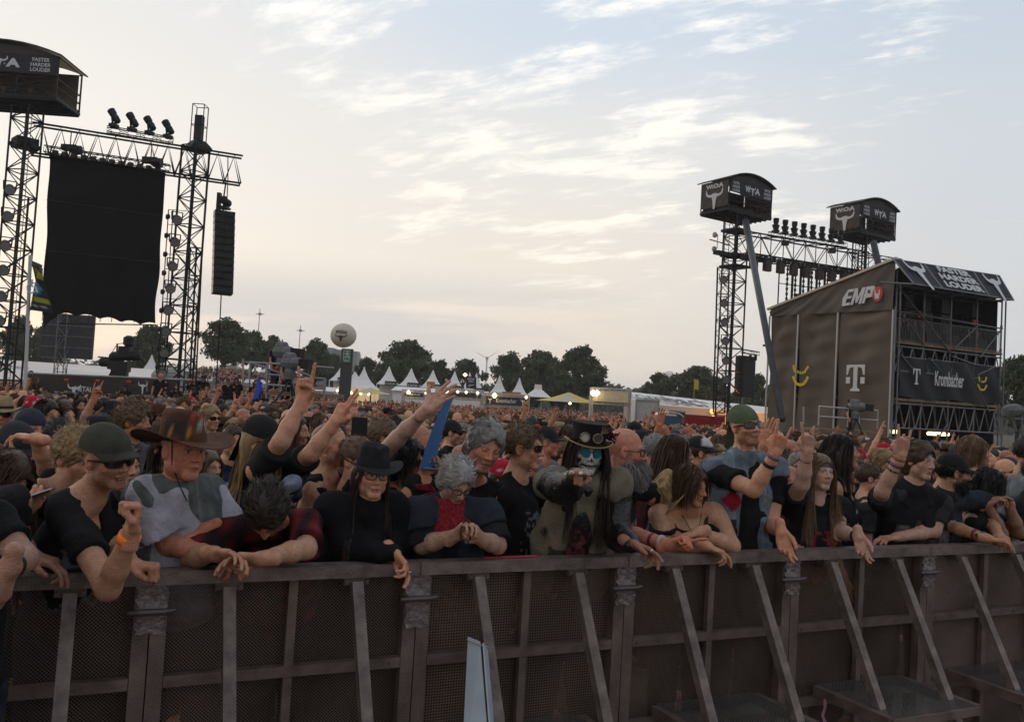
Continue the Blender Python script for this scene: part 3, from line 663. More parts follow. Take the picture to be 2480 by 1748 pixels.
for k in range(3): wallsheet(bounds[k]+.05, bounds[k+1]-.05, .3, zlow, 'wall_cloth', k+3)
nu = 60; vs = []
for i in range(13):
    for j in range(nu+1):
        u = .02+(Ls-.02)*j/nu; z = zlow(u)-.05+(zroof(u)-zlow(u)+.05)*i/12
        vs.append(S(u, .16+.05*math.sin(u*2.1+i*.5)*math.sin(i/12*3.1)+.03*math.sin(u*6+i), z))
mk('gable_cloth', vs, [(i*(nu+1)+j, i*(nu+1)+j+1, (i+1)*(nu+1)+j+1, (i+1)*(nu+1)+j) for i in range(12) for j in range(nu)], mat('brown_gable_cloth', (.115, .094, .077), .85, noise=.12, nscale=.5), St, smooth=True)
b = MB(); b.bar(S(-.1, .2, zroof(0)+.03), S(Ls+.15, .2, zroof(Ls)+.03), .16, .12); b.build('roof_edge', mat('cream_edge', (.52, .46, .36), .7), St)
polem = mat('bright_pole', (.42, .42, .41), .4, .5)
for u in (0.0, bounds[1], bounds[2], Ls):
    b = MB(); b.tube([S(u, .18, .1), S(u, .18, zlow(u)-.05)], .055, 8); b.build('wall_pole', polem, St)
# graphics on the side wall (reading left to right = from far end to corner)
mu = -us
def onwall(x, y):  # photo px -> point on the side wall plane
    o = CAM; d = V(x, y, 1.0)-CAM; n = ns; pl = S(0, .30, 0); tt = np.dot(pl-o, n)/np.dot(d, n); return o+d*tt
def wspan(x0, x1, y): return np.linalg.norm(onwall(x1, y)-onwall(x0, y))
c = onwall(2072, 915); g = emblem(TEE, c, mu, zU, wspan(2051, 2095, 912), onwall(2072, 881)[2]-onwall(2072, 945)[2], whit, St, 'letter_t')
g2 = MB(); cw = wspan(2051, 2095, 912)
for e in (-.40, .40): g2.box(c+mu*cw*e+ns*.02+zU*-.12, (cw*.22, .02, cw*.28), mu, ns)
g2.build('letter_squares', whit, St)
mu2 = nrm(mu+zU*.03)
def onfield(P, x, y): return onwall(x, y)
cE = onwall(2078, 717); wE = wspan(2047, 2114, 717); hE = wE*.46
def poly_word(polys, c, w, h, m, name, shear=.15):
    b = MB()
    for P in polys: b.prism([((x-.5+shear*(y-.5))*w, (y-.5)*h) for x, y in P], c, mu2, zU, .012)
    return b.build(name, m, St)
Ep = [(0, .0), (.28, .0), (.28, .17), (.10, .17), (.10, .42), (.26, .42), (.26, .58), (.10, .58), (.10, .83), (.28, .83), (.28, 1), (.06, 1), (-.06, .5)]
Mp = [(.31, 0), (.40, 0), (.40, .6), (.47, .1), (.53, .1), (.60, .6), (.60, 0), (.69, 0), (.69, 1), (.58, 1), (.50, .45), (.42, 1), (.31, 1)]
Pp = [(.72, 0), (.81, 0), (.81, .32), (1.0, .32), (1.04, .5), (1.04, .88), (.98, 1), (.72, 1)]
poly_word([Ep, Mp, Pp], cE, wE, hE, whit, 'letters_emp')
b = MB(); b.prism([((.86-.5+.02)*wE+x*wE*.07, (y*.22+.18)*hE) for x, y in ((-.5, -.5), (.8, -.5), (.8, .5), (-.5, .5))], cE+ns*.012, mu2, zU, .012); b.build('letter_counter', mat('brown_gable_cloth'), St)
cR = onwall(2125, 712); rr = wspan(2112, 2137, 712)/2
b = MB(); b.prism([(rr*1.0*math.cos(t), rr*1.18*math.sin(t)) for t in np.linspace(0, 6.283, 29)[:-1]], cR, mu2, zU, .012); b.build('red_disc', mat('red_print', (.55, .07, .05), .6), St)
b = MB(); q = rr
for P in ([(-.38, -.75), (.38, -.75), (.45, -.1), (-.45, -.1)], [(-.5, -.2), (-.3, -.2), (-.32, .75), (-.5, .7)], [(.3, -.2), (.5, -.2), (.5, .6), (.32, .65)], [(-.25, -.1), (-.08, -.1), (-.08, .15), (-.25, .12)], [(-.02, -.1), (.2, -.1), (.2, .12), (-.02, .15)]):
    b.prism([(x*q, y*q) for x, y in P], cR+ns*.02, mu2, zU, .012)
b.build('white_hand', whit, St)
yel = mat('yellow_print', (.72, .55, .02), .7)
b = MB()
def stroke(pts, wd):
    for (x0, y0), (x1, y1) in zip(pts, pts[1:]): b.bar(onwall(x0, y0)+ns*.02, onwall(x1, y1)+ns*.02, .02, wd, up=np.cross(ns, onwall(x1, y1)-onwall(x0, y0)) if False else ns)
def stroke(pts, wd):
    P = [onwall(*p) for p in pts]
    for a, c in zip(P, P[1:]):
        d = nrm(c-a); s = nrm(np.cross(d, ns)); b.slab(a-s*wd/2-d*wd*.2, a+s*wd/2-d*wd*.2, c+s*wd/2+d*wd*.2, c-s*wd/2+d*wd*.2, .01)
stroke([(1922, 885), (1923, 893), (1925, 899)], .13); stroke([(1932, 898), (1933, 903)], .1); stroke([(1938, 900), (1938, 905)], .1); stroke([(1944, 900), (1943, 905)], .1); stroke([(1957, 888), (1952, 895), (1948, 902)], .13)
stroke([(1921, 912), (1924, 921), (1930, 929), (1938, 932), (1947, 929), (1953, 921), (1956, 913)], .15)
b.build('yellow_symbol', yel, St)
# front scaffold
scaf = mat('scaffold_tube', (.17, .175, .18), .45, .6, noise=.2, nscale=3)
wood = mat('deck_board', (.20, .14, .085), .8, noise=.3, nscale=4)
Zd1 = V(2157, 826, 40)[2]; Zd0 = V(2155, 965, 40)[2]; DP_ = 7.0
rows = [0, Lf*.25, Lf*.5, Lf*.75, Lf]
for u in rows:
    b = MB()
    for n in (0, -2.2, -5):
        if n and u == 0: continue
        b.tube([Fp(u, n, 0), Fp(u, n, Zt-.4 if n == 0 else Zt-.9)], .045, 6)
    if u in (0, Lf): b.tube([Fp(u+.12, .12, 0), Fp(u+.12, .12, Zt-1.1)], .045, 6); b.tube([Fp(u-.15, .1, 0), Fp(u-.15, .1, Zt-2.2)], .045, 6)
    b.build('post', scaf, St)
b = MB()
for zd in (Zd1, Zd0): b.slab(Fp(.02, .1, zd), Fp(Lf, .1, zd), Fp(Lf, -DP_, zd), Fp(.35, -DP_, zd), .12)
b.build('deck', wood, St)
b = MB()
for zd in (Zd1, Zd0):
    hT = 1.15; n = 20
    b.tube([Fp(0, .05, zd-.2), Fp(Lf, .05, zd-.2)], .045, 6); b.tube([Fp(0, .05, zd-.2-hT), Fp(Lf, .05, zd-.2-hT)], .045, 6)
    for k in range(n): z1, z2 = (zd-.2, zd-.2-hT) if k % 2 else (zd-.2-hT, zd-.2); b.tube([Fp(Lf*k/n, .05, z1), Fp(Lf*(k+1)/n, .05, z2)], .032, 5)
b.build('deck_truss', scaf, St)
b = MB(); b.tube([Fp(0, .06, Zd1+1.45), Fp(Lf, .06, Zd1+1.30)], .04, 6); b.tube([Fp(0, .06, Zd0+2.0), Fp(Lf, .06, Zd0+2.0)], .04, 6)
for n_ in (1, 2, 3): b.tube([Fp(0, -.02*n_, Zt-1.1-.02*n_), Fp(Lf, -.02*n_, Zt-1.1-.02*n_)], .03, 5)
b.tube([Fp(.25, -2.2, Zt-1.2), Fp(Lf, -2.2, Zt-1.3)], .045, 6)
b.build('handrail', scaf, St)
b = MB(); n = 76
for k in range(n): b.tube([Fp(Lf*(k+.5)/n, .03, Zd1+.12), Fp(Lf*(k+.5)/n, .03, Zd1+1.12)], .014, 4)
b.tube([Fp(0, .03, Zd1+1.13), Fp(Lf, .03, Zd1+1.13)], .03, 5); b.tube([Fp(0, .03, Zd1+.11), Fp(Lf, .03, Zd1+.11)], .03, 5); b.build('railing', scaf, St)
b = MB()
for (u0, z0_, u1, z1_) in ((.0, Zt-1.3, .48, Zd1-.2), (.0, Zd1+1.5, .24, Zd1), (.52, Zd1, .75, Zd1+1.35), (.77, Zd1-.3, .98, Zd1+1.3), (.03, Zd0+2.1, .18, Zd1-1.4), (.28, Zd0+2.1, .45, Zd1-1.4), (.5, Zd1-.4, .72, Zd0+2), (.75, Zd1-1.2, .92, Zd0+2), (.02, 0.3, .18, Zd0-1.2), (.28, 0.2, .48, Zd0-1), (.5, Zd0-1.3, .62, .3), (.62, Zd0+2, .88, Zd0-.3)):
    b.tube([Fp(Lf*u0, .14, z0_), Fp(Lf*u1, .14, z1_)], .038, 6)
b.build('diagonal_tube', scaf, St)
b = MB()
for u in rows:
    for z in (Zd1+1.4, Zd1+.2, Zd0+2.0, Zd0+.3, 1.5): b.tube([Fp(u, 0, z-.07), Fp(u, 0, z+.07)], .062, 8)
b.build('coupler', redclamp, St)
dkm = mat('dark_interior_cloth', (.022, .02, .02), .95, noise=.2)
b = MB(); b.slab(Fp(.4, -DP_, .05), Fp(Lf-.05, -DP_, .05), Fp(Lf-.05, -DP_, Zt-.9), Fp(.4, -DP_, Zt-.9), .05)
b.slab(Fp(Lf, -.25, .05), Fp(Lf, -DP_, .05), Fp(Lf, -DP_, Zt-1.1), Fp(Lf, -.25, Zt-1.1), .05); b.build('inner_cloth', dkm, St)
zrL = zroof(Ls)
b = MB(); b.slab(Fp(.0, .1, Zt-.35), Fp(Lf+.1, .1, Zt-.75), Fp(Lf+.1, -DP_, Zt-3.2), Fp(.35, -DP_, Zt-2.9), .08); b.build('roof', mat('dark_roof', (.05, .045, .04), .8), St)
b = MB()
for k in range(9): b.tube([Fp(Lf*k/8+.2, -.1, Zt-1.0), Fp(Lf*k/8+.3, -6, Zt-1.6)], .04, 5)
for k in range(3): b.tube([Fp(.25, -1-k*1.5, Zt-1.2-.1*k), Fp(Lf, -1-k*1.5, Zt-1.2-.1*k)], .04, 5)
b.build('roof_beam', scaf, St)
# awning: three black panels tilted outward
aw0, aw1 = V(2164, 628, 40), V(2420, 668, 43.5); fo = nf*1.25+uf*1.0
aw2, aw3 = V(2214, 688, 38.9), V(2455, 727, 42.6)
AT = lambda f: aw0*(1-f)+aw1*f
AB = lambda f: aw2*(1-f)+aw3*f
for k, (f0, f1, word) in enumerate(((.0, .265, 0), (.275, .735, 1), (.745, 1.0, 0))):
    n1_, n2_ = 16, 8; vs = []
    for i in range(n2_+1):
        for j in range(n1_+1):
            f = f0+(f1-f0)*j/n1_; p = AB(f)*(1-i/n2_)+AT(f)*(i/n2_); vs.append(p+nf*.05*math.sin(j/n1_*math.pi)*math.sin(i/n2_*3.1)*math.sin(j*1.3))
    o = mk('awning_banner', vs, [(i*(n1_+1)+j, i*(n1_+1)+j+1, (i+1)*(n1_+1)+j+1, (i+1)*(n1_+1)+j) for i in range(n2_) for j in range(n1_)], mat('navy_banner', (.032, .034, .045), .75, noise=.15), St, smooth=True)
    fm = (f0+f1)/2; ctr = (AT(fm)+AB(fm))/2; ux_ = nrm(AB(f1)-AB(f0)); uy_ = nrm(AT(fm)-AB(fm)); hgt = np.linalg.norm(AT(fm)-AB(fm)); wdt = np.linalg.norm(AB(f1)-AB(f0))
    if word:
        nrm_ = nrm(np.cross(ux_, uy_)); wv, wf, ww, wh = text_verts('FASTER\nHARDER\nLOUDER', .045)
        P = ctr+np.outer(wv[:, 0]*wdt*.84/ww, ux_)+np.outer(wv[:, 1]*hgt*.86/wh, uy_)+nrm_*.09
        mk('lettering', P, wf, whit, o) if False else mk('lettering', P, wf, whit, St)
    else: emblem(SKULL, ctr+nrm(np.cross(ux_, uy_))*.08, ux_, uy_, wdt*.36, hgt*.72, whit, St, 'skull')
b = MB()
for f in (0, .27, .74, 1): b.tube([AT(f), AB(f)], .04, 5)
b.tube([AT(0), AT(1)], .04, 5); b.tube([AB(0), AB(1)], .04, 5); b.tube([AB(0), AB(0)-fo*.9+zU*.1], .05, 5); b.tube([AB(1), AB(1)-fo*.9], .03, 5); b.build('awning_frame', scaf, St)
# banner on lower deck
n1_, n2_ = 60, 14; vs = []; bz0, bz1 = Zd0+.15, Zd0+2.0
for i in range(n2_+1):
    for j in range(n1_+1):
        a = j/n1_; c = i/n2_; z = bz0+(bz1-bz0)*c-(1-c)*.12*math.sin(a*3.1*2)**2
        vs.append(Fp(.2+(Lf-.35)*a, .12+.09*math.sin(a*26+c*5)*(1-c*.5), z))
mk('deck_banner', vs, [(i*(n1_+1)+j, i*(n1_+1)+j+1, (i+1)*(n1_+1)+j+1, (i+1)*(n1_+1)+j) for i in range(n2_) for j in range(n1_)], ban, St, smooth=True)
zc = (bz0+bz1)/2
letters('Krombacher', Fp(Lf*.46, .25, zc+.05), uf, zU, Lf*.27, .72, whit, St, bold=.02)
emblem(TEE, Fp(Lf*.16, .25, zc+.05), uf, zU, .5, .75, whit, St, 'letter_t')
b = MB()
for P in ([(-.3, .35), (-.22, .1)], [(-.05, .15), (-.03, .05)], [(.1, .15), (.08, .05)], [(.3, .35), (.2, .1)], [(-.35, -.05), (-.15, -.3), (.15, -.3), (.35, -.05)]):
    for p0, p1 in zip(P, P[1:]): b.bar(Fp(Lf*.78+p0[0], .25, zc+p0[1]), Fp(Lf*.78+p1[0], .25, zc+p1[1]), .09, .02, up=nf)
b.build('yellow_symbol', yel, St)
# things on the decks
for k, (u, lab) in enumerate(((.07, 'black speaker stack at the left of the upper deck'), (.26, 'black speaker stack behind the upper deck railing'), (.42, 'small black lamp case on the upper deck'), (.60, 'black lamp cluster right of the middle post on the upper deck'), (.90, 'tall black lamp stack at the right end of the upper deck'))):
    t = empty('stage_case', Fp(Lf*u, -1.2, Zd1), lab, 'equipment'); b = MB(); b.box(Fp(Lf*u, -1.2, Zd1+1.2), (.8, .7, 1.1), uf, nf); b.box(Fp(Lf*u, -1.2, Zd1+2.2), (.6, .6, .7), uf, nf); b.box(Fp(Lf*u+.1, -.9, Zd1+.4), (.9, .7, .7), uf, nf)
    b.build('case', blk2, t); b = MB(); b.lathe(Fp(Lf*u, -.84, Zd1+1.25), [(.28, 0), (.26, .04), (.1, .02)], 14, uf, zU, nf); b.build('cone', blk, t)
tube = mat('fluorescent', (.9, .85, .6), .4, emit=(1, .80, .38), estr=3.2)
for k, u in enumerate((.10, .57)):
    b = MB(); b.tube([Fp(Lf*u-.75, -.9, Zd0-1.55), Fp(Lf*u+.75, -.9, Zd0-1.55)], .09, 8)
    tag(b.build('fluorescent_lamp', tube), ['left lit yellow strip light under the lower deck', 'right lit yellow strip light under the lower deck'][k], 'lamp', 'strip lights under the stage deck')
# camera platform in front of the wall
tP = empty('camera_platform', V(2050, 1035, 37.5), 'low scaffold platform with a camera operator in front of the brown wall', 'platform')
b = MB(); pl = [V(1982, 0, 37.5), V(2126, 0, 37)]; g = lambda x, y: V(x, y, 37.3)
for y0, y1 in ((984, 994), (1008, 1018)): b.tube([g(1984, y0), g(2126, y1)], .045, 6)
for x, y in ((1984, 984), (2054, 989), (2126, 994)): b.tube([g(x, y), g(x-2, y+45)], .04, 6)
for x in (1984, 2126): b.tube([g(x, 985)+[0, 2, 0], g(x, 1030)+[0, 2, 0]], .04, 6)
b.build('rail', polem, tP); b = MB(); b.slab(g(1982, 1040), g(2128, 1048), g(2128, 1048)+[0, 2.2, 0], g(1982, 1040)+[0, 2.2, 0], .1); b.build('deck', wood, tP)
tP2 = empty('camera_platform', V(2450, 1035, 36), 'covered camera on a scaffold stand right of the stage building', 'platform')
b = MB()
for x in (2425, 2475): b.tube([V(x, 1010, 36), V(x, 1060, 36)], .05, 6)
b.tube([V(2420, 1012, 36), V(2480, 1015, 36)], .045, 6); b.tube([V(2445, 1000, 36), V(2462, 1045, 36)], .04, 5); b.tube([V(2445, 1000, 36), V(2432, 1045, 36)], .04, 5); b.build('rail', scaf, tP2)
b = MB(); b.lathe(V(2452, 993, 36), [(.12, -.42), (.24, -.3), (.28, .1), (.16, .4)], 8, (0, 0, 1), (0, 1, 0), (1, 0, .1)); b.box(V(2440, 998, 36), (.4, .3, .3)); b.build('covered_camera', mat('grey_cover', (.13, .135, .14), .7, noise=.3), tP2)
# ---------------------------------------------------------------- trees
leafm = mat('foliage', (.048, .060, .026), .8, attr=True, noise=.15, nscale=.3)
barkm = mat('bark', (.05, .038, .028), .9)
def leaf_cloud(clusters, n, size, seed, base=(.062, .082, .034)):
    r = np.random.RandomState(seed); cs = np.array([c[:3] for c in clusters]); rs = np.array([c[3] for c in clusters]); w_ = rs**2; w_ /= w_.sum()
    k = r.choice(len(cs), n, p=w_); d = r.normal(size=(n, 3)); d /= np.linalg.norm(d, axis=1)[:, None]; rr = rs[k]*(r.rand(n)**.45)*(1+.12*r.normal(size=n))
    p = cs[k]+d*rr[:, None]*np.array([1, 1, .8]); a = r.normal(size=(n, 3)); a /= np.linalg.norm(a, axis=1)[:, None]; bq = np.cross(a, r.normal(size=(n, 3))); bq /= np.linalg.norm(bq, axis=1)[:, None]
    s_ = size*(.6+.8*r.rand(n))[:, None]; v = np.stack([p-a*s_-bq*s_*.5, p+a*s_*.2-bq*s_*.8, p+a*s_+bq*s_*.3, p-a*s_*.1+bq*s_*.8], 1).reshape(-1, 3)
    f = np.arange(n*4).reshape(-1, 4); tone = (.7+.6*r.rand(len(cs)))[k]*(.8+.4*r.rand(n)); c = np.array(base)[None]*tone[:, None]; c[:, 0] *= (.9+.3*r.rand(n))
    return v, f, np.repeat(c, 4, 0)
def tree_variant(seed, tall=1.0, broad=1.0, open_=.0):
    r = np.random.RandomState(seed); cl = []; H = 10*tall
    br = []
    for k in range(54):
        t_ = r.uniform(.28, 1); ang = r.uniform(0, 6.28); env = math.sin(min(1, (t_-.15)/.85)*math.pi*.93+.15)**.7; rad_ = r.uniform(.25, 1)*env*4.2*broad
        c = (rad_*math.cos(ang), rad_*math.sin(ang), H*(.12+.80*t_)); rr = r.uniform(.9, 1.7)*(1-.25*t_)*(1-open_*.25); cl.append((*c, rr)); br.append(c)
    v, f, c = leaf_cloud(cl, 9000, .20, seed)
    b = MB(); b.tube([(0, 0, -.3), (.1, 0, H*.3), (0, .1, H*.6), (.1, 0, H*.9)], [.38, .30, .18, .05], 7)
    for q in br[::4]: b.tube([(0.05, 0, q[2]*.55), (q[0]*.5, q[1]*.5, q[2]*.8), q], [.14, .09, .03], 5)
    return (mesh_data('crown', v, f, c, False, [leafm]), mesh_data('trunk', b.v, b.f, None, True, [barkm]))
TV = [tree_variant(21), tree_variant(22, 1.1, .8), tree_variant(23, .9, 1.15, .5), tree_variant(24, 1.0, 1.0, .3), tree_variant(25, 1.15, .7)]
TREES = [ # x0,x1,ytop,ybase,dist (2296 px), variant, label
 (286, 372, 722, 865, 120, 0, 'broad oak tree seen below the black cloth, left of the second tower'),
 (60, 130, 720, 880, 125, 2, 'dark tree at the left edge behind the dark screen wall'), (0, 70, 700, 880, 118, 0, 'dark tree cut by the left frame edge behind the tower'),
 (448, 545, 706, 860, 115, 1, 'tall dense tree just right of the speaker tether cable'), (530, 592, 735, 860, 130, 3, 'rounded tree left of the two-masted gap behind the camera men'), (580, 635, 745, 862, 150, 4, 'pale hazy tree directly behind the standing camera man'),
 (675, 735, 752, 865, 128, 1, 'narrow tree standing left of the white rooftop frame'), (722, 770, 790, 868, 150, 3, 'small tree before the white frame, left of the balloon column'), (782, 850, 796, 870, 140, 2, 'low spreading tree right of the balloon column'),
 (855, 970, 756, 878, 130, 0, 'large dark oak, highest of the group right of the balloon'), (840, 905, 800, 875, 125, 2, 'lower left shoulder tree of the group right of the balloon'), (945, 1015, 800, 878, 128, 3, 'medium tree at the right foot of the highest oak'), (1000, 1092, 800, 880, 150, 2, 'hazy spreading tree left of the wind turbine'),
 (1100, 1175, 782, 895, 135, 1, 'leftmost tree of the big central clump beside the turbine'), (1150, 1265, 780, 895, 140, 0, 'wide middle tree of the big central clump'), (1140, 1220, 820, 895, 120, 2, 'front low bushy tree of the central clump'), (1225, 1300, 830, 895, 118, 3, 'front right bushy tree of the central clump'),
 (1245, 1345, 766, 900, 125, 3, 'open-crowned oak at the right of the central clump with gaps of sky'), (1440, 1510, 830, 905, 140, 2, 'low tree beside the pale round tent top'), (1500, 1615, 815, 905, 135, 0, 'dense tree left of the right truss tower'), (1560, 1640, 840, 905, 150, 3, 'dense tree directly behind the right truss tower ladder'),
 (1670, 1730, 832, 912, 120, 2, 'green tree between the speaker wall and the brown stage wall'), (2228, 2330, 782, 985, 75, 3, 'leafy tree right of the stage building at the frame edge'), (2300, 2400, 760, 980, 78, 1, 'tree beyond the right frame edge')]
for k, (x0, x1, yt, yb, d, vr, lab) in enumerate(TREES):
    p = W((x0+x1)/2, yb, d); zt_ = W((x0+x1)/2, yt, d)[2]; base = np.array([p[0], p[1], gz(p[0], p[1])]); hgt = zt_-base[2]; wd = (x1-x0)*d/1913*1.28
    t = empty('tree', base, lab, 'tree', 'trees along the horizon'); t.rotation_euler = (0, 0, rng.uniform(0, 6.28))
    H0 = [10, 11, 9, 10, 11.5][vr]; W0 = [9.2, 7.8, 10.4, 9.2, 7.0][vr]
    t.scale = (wd/W0, wd/W0, hgt/(H0*1.02))
    for nm, me in zip(('crown', 'trunk'), TV[vr]):
        o = bpy.data.objects.new(nm, me); link(o); o.parent = t
# far forest strip
cl = []
for x in range(1330, 1720, 7):
    p = W(x, 865+(x-1330)*.05, 320); cl.append((p[0], p[1], 3, 6)); cl.append((p[0], p[1]+5, W(x, 858+(x-1330)*.05+6*math.sin(x*.05), 320)[2]-2.5, 3.2))
for x in range(-40, 1340, 12):
    p = W(x, 860, 330); cl.append((p[0], p[1], 3, 6)); 
for x in range(1700, 2500, 12):
    p = W(x, 930, 330); cl.append((p[0], p[1], 3, 6)); cl.append((p[0], p[1], 8, 4))
v, f, c = leaf_cloud(cl, 26000, .9, 5)
tag(mk('far_forest', v, f, leafm, cols=c), kind='stuff')
# ---------------------------------------------------------------- far site
wt = mat('white_canvas', (.78, .76, .73), .7, noise=.06, nscale=2); wt2 = mat('glowing_canvas', (.7, .62, .5), .7, emit=(1, .72, .38), estr=.30)
dk = mat('dark_sign', (.03, .03, .032), .7)
bulb = mat('bulb', (1, .9, .7), .3, emit=(1, .72, .35), estr=14.0)
bulb2 = mat('bulb_dim', (1, .9, .7), .3, emit=(1, .70, .36), estr=5.0)
def ground_at(x, d):
    p = W(x, 900, d); return np.array([p[0], p[1], gz(p[0], p[1])])
def pagoda(x, ypk, d, wpx, label, sign='VORTEX', glow=False):
    yb = 905; base = ground_at(x, d); zp = W(x, ypk, d)[2]; wd = wpx*d/1913; t = empty('pagoda_tent', base, label, 'tent', 'pagoda tents of the stalls')
    h1 = (zp-base[2])*.60; rt = zp-base[2]; b = MB(); prof = [(wd*.74, h1), (wd*.47, h1+(rt-h1)*.24), (wd*.26, h1+(rt-h1)*.52), (wd*.11, h1+(rt-h1)*.80), (.05, rt)]
    a = rad(45); b.lathe(base, prof, 4, (math.cos(a), math.sin(a), 0), (-math.sin(a), math.cos(a), 0)); b.build('canopy', wt, t)
    for i in (-1, 1): b = MB(); b.bar(base+[i*wd*.5, -wd*.5, 0], base+[i*wd*.5, -wd*.5, h1], .1); b.build('pole', wt, t)
    b = MB(); b.slab(base+[-wd*.5, wd*.45, 0], base+[wd*.5, wd*.45, 0], base+[wd*.5, wd*.45, h1], base+[-wd*.5, wd*.45, h1], .05); b.build('wall', wt2 if glow else wt, t)
    if sign:
        b = MB(); b.slab(base+[-wd*.1, -wd*.53, h1-.1], base+[wd*.55, -wd*.53, h1-.1], base+[wd*.55, -wd*.53, h1+wd*.18], base+[-wd*.1, -wd*.53, h1+wd*.18], .05); sg = b.build('sign', dk, t)
        letters(sign, base+[wd*.22, -wd*.53-.04, h1+wd*.04], (1, 0, 0), (0, 0, 1), wd*.36, wd*.12, whit, sg, off=.02)
        for e in (-.03, .5): emblem(SKULL, base+[wd*e, -wd*.53-.04, h1+wd*.04], (1, 0, 0), (0, 0, 1), wd*.05, wd*.11, whit, sg, 'skull')
    if glow:
        b = MB()
        for k in range(7): b.lathe(base+[wd*(-.5+k/6), -wd*.5, h1-.35-.2*(k % 2)], [(.02, -.14), (.15, 0), (.02, .14)], 8)
        b.build('bulb', bulb, t)
PG = [(333, 795, 105, 36, 'JUGEND', 'small pagoda tent left of the second tower foot'), (498, 808, 120, 40, 'ARMY', 'pagoda tent right of the tether cable, signed'), (519, 808, 118, 36, None, 'pagoda tent peak close right of another, before the camera stand'), (412, 806, 125, 40, None, 'pagoda tent between tower legs'), (600, 812, 122, 38, 'STAFF', 'pagoda tent half hidden behind the camera platform, left'), (653, 816, 122, 38, 'MERCH', 'pagoda tent just behind the lower camera man'),
      (763, 814, 118, 45, 'MILES', 'pagoda tent immediately right of the camera platform'), (812, 824, 112, 44, None, 'pagoda tent with peak left of the balloon column'), (868, 821, 118, 44, 'JUDGE', 'pagoda tent behind the two lit tents'), (918, 825, 116, 46, 'PANTHER', 'pagoda tent second right of the lit tents'), (967, 829, 116, 46, 'MILITIA', 'pagoda tent third right of the lit tents'), (1016, 832, 116, 44, 'FARM', 'pagoda tent above the raised open hand'), (1050, 835, 118, 34, None, 'narrow pagoda peak left of a signed one'), (1065, 836, 116, 36, 'THRASH', 'signed pagoda tent left of the dark exit panel'), (1117, 841, 116, 36, None, 'pagoda tent left of the dark exit panel'), (1162, 846, 116, 36, None, 'pagoda tent right of the dark exit panel'), (1198, 858, 120, 30, None, 'smallest pagoda tent at the right end of the row')]
for x, y, d, w_, s_, lab in PG: pagoda(x*1.0 if x < 700 else x*.925+25 if False else x, y, d, w_, lab, s_)
for x, y, lab in ((844, 823, 'left one of the two brightly lit pagoda tents'), (855, 823, 'right one of the two brightly lit pagoda tents')): pagoda(770+(x-844)*1.0+ (22 if x < 850 else 32), y+10, 100, 62, lab, None, True)
# lower stall rows
def stall(x0, x1, y0, y1, d, label, m=None, name='stall', cat='stall'):
    a, c = W(x0, y1, d), W(x1, y1, d); zt_ = W((x0+x1)/2, y0, d)[2]; a[2] = c[2] = 0; t = empty(name, a, label, cat)
    b = MB(); D_ = np.array([0, 4, 0]); z0_ = .1
    b.slab(a+[0, 0, z0_], c+[0, 0, z0_], c+[0, 0, zt_-.5], a+[0, 0, zt_-.5], .08); b.build('front', m or wt, t)
    b = MB(); b.slab(a+[-.2, -.4, zt_-.5], c+[.2, -.4, zt_-.5], c+[.2, 4, zt_], a+[-.2, 4, zt_], .1); b.build('roof', wt, t)
    return t, a, c, zt_
stall(640, 745, 866, 884, 108, 'long white stall roof behind the camera platform')
stall(880, 1090, 872, 892, 108, 'long white stall row below the pagoda signs')
stall(440, 600, 848, 872, 112, 'white stall row behind the seated spectators')
orange = mat('orange_banner', (.50, .20, .05), .8, noise=.3, nscale=2)
for x0, x1, y0, y1, lab in ((957, 975, 855, 866, 'small orange poster between two signed tents'), (1286-160, 1328-160, 878, 893, 'orange drawn banner beside the yellow umbrella')):
    b = MB(); b.slab(W(x0, y1, 95), W(x1, y1+1, 95), W(x1, y0+1, 95), W(x0, y0, 95), .05); tag(b.build('poster', orange), lab, 'poster')
b = MB(); b.slab(W(976, 866, 98), W(1010, 868, 98), W(1010, 895, 98), W(976, 893, 98), .3); tag(b.build('container', mat('white_box', (.5, .5, .48), .6, noise=.1)), 'white container wall right of the small yellow umbrella', 'container')
# yellow umbrellas
def umb(x, ytop, yb, wpx, d, label, scale=1):
    base = ground_at(x, d); zt_ = W(x, ytop, d)[2]; ze = W(x, yb, d)[2]; R_ = wpx*d/1913/2; t = empty('market_umbrella', base, label, 'umbrella', 'yellow and cream beer umbrellas'); n = 8
    b = MB(); vs = [base+[0, 0, zt_-base[2]]]; 
    for rr, zz in ((.5, .40), (1, 0)):
        for j in range(n*2): th = math.pi*j/n+.2; k = rr*R_*(1 if j % 2 == 0 else .95); vs.append(np.array([base[0]+k*math.cos(th), base[1]+k*math.sin(th), ze+(zt_-ze)*zz]))
    m2 = 2*n; fs = [(0, 1+j, 1+(j+1) % m2) for j in range(m2)]+[(1+j, 1+m2+j, 1+m2+(j+1) % m2, 1+(j+1) % m2) for j in range(m2)]; mi = [(j//2) % 2 for j in range(m2)]*2
    mk('canopy', vs, fs, [mat('yellow_cloth', (.62, .45, .09), .7), mat('cream_cloth', (.50, .45, .33), .7)], t, midx=mi)
    b.bar(base, base+[0, 0, zt_-base[2]], .12); 
    for j in range(n): th = 2*math.pi*j/n+.2; b.tube([[base[0], base[1], ze+(zt_-ze)*.6], [base[0]+R_*.96*math.cos(th), base[1]+R_*.96*math.sin(th), ze-.02]], .03, 4)
    b.lathe(base, [(R_*.55, 0), (R_*.55, 1.1), (R_*.5, 1.15)], 12); b.build('pole', wood, t)
    b = MB(); b.lathe(base+[0, -R_*.6, ze-base[2]-.1], [(.02, -.1), (.13, 0), (.02, .1)], 8); b.build('bulb', bulb2, t)
umb(830, 869, 882, 96, 80, 'smaller faded yellow umbrella roof beside the lit tents')
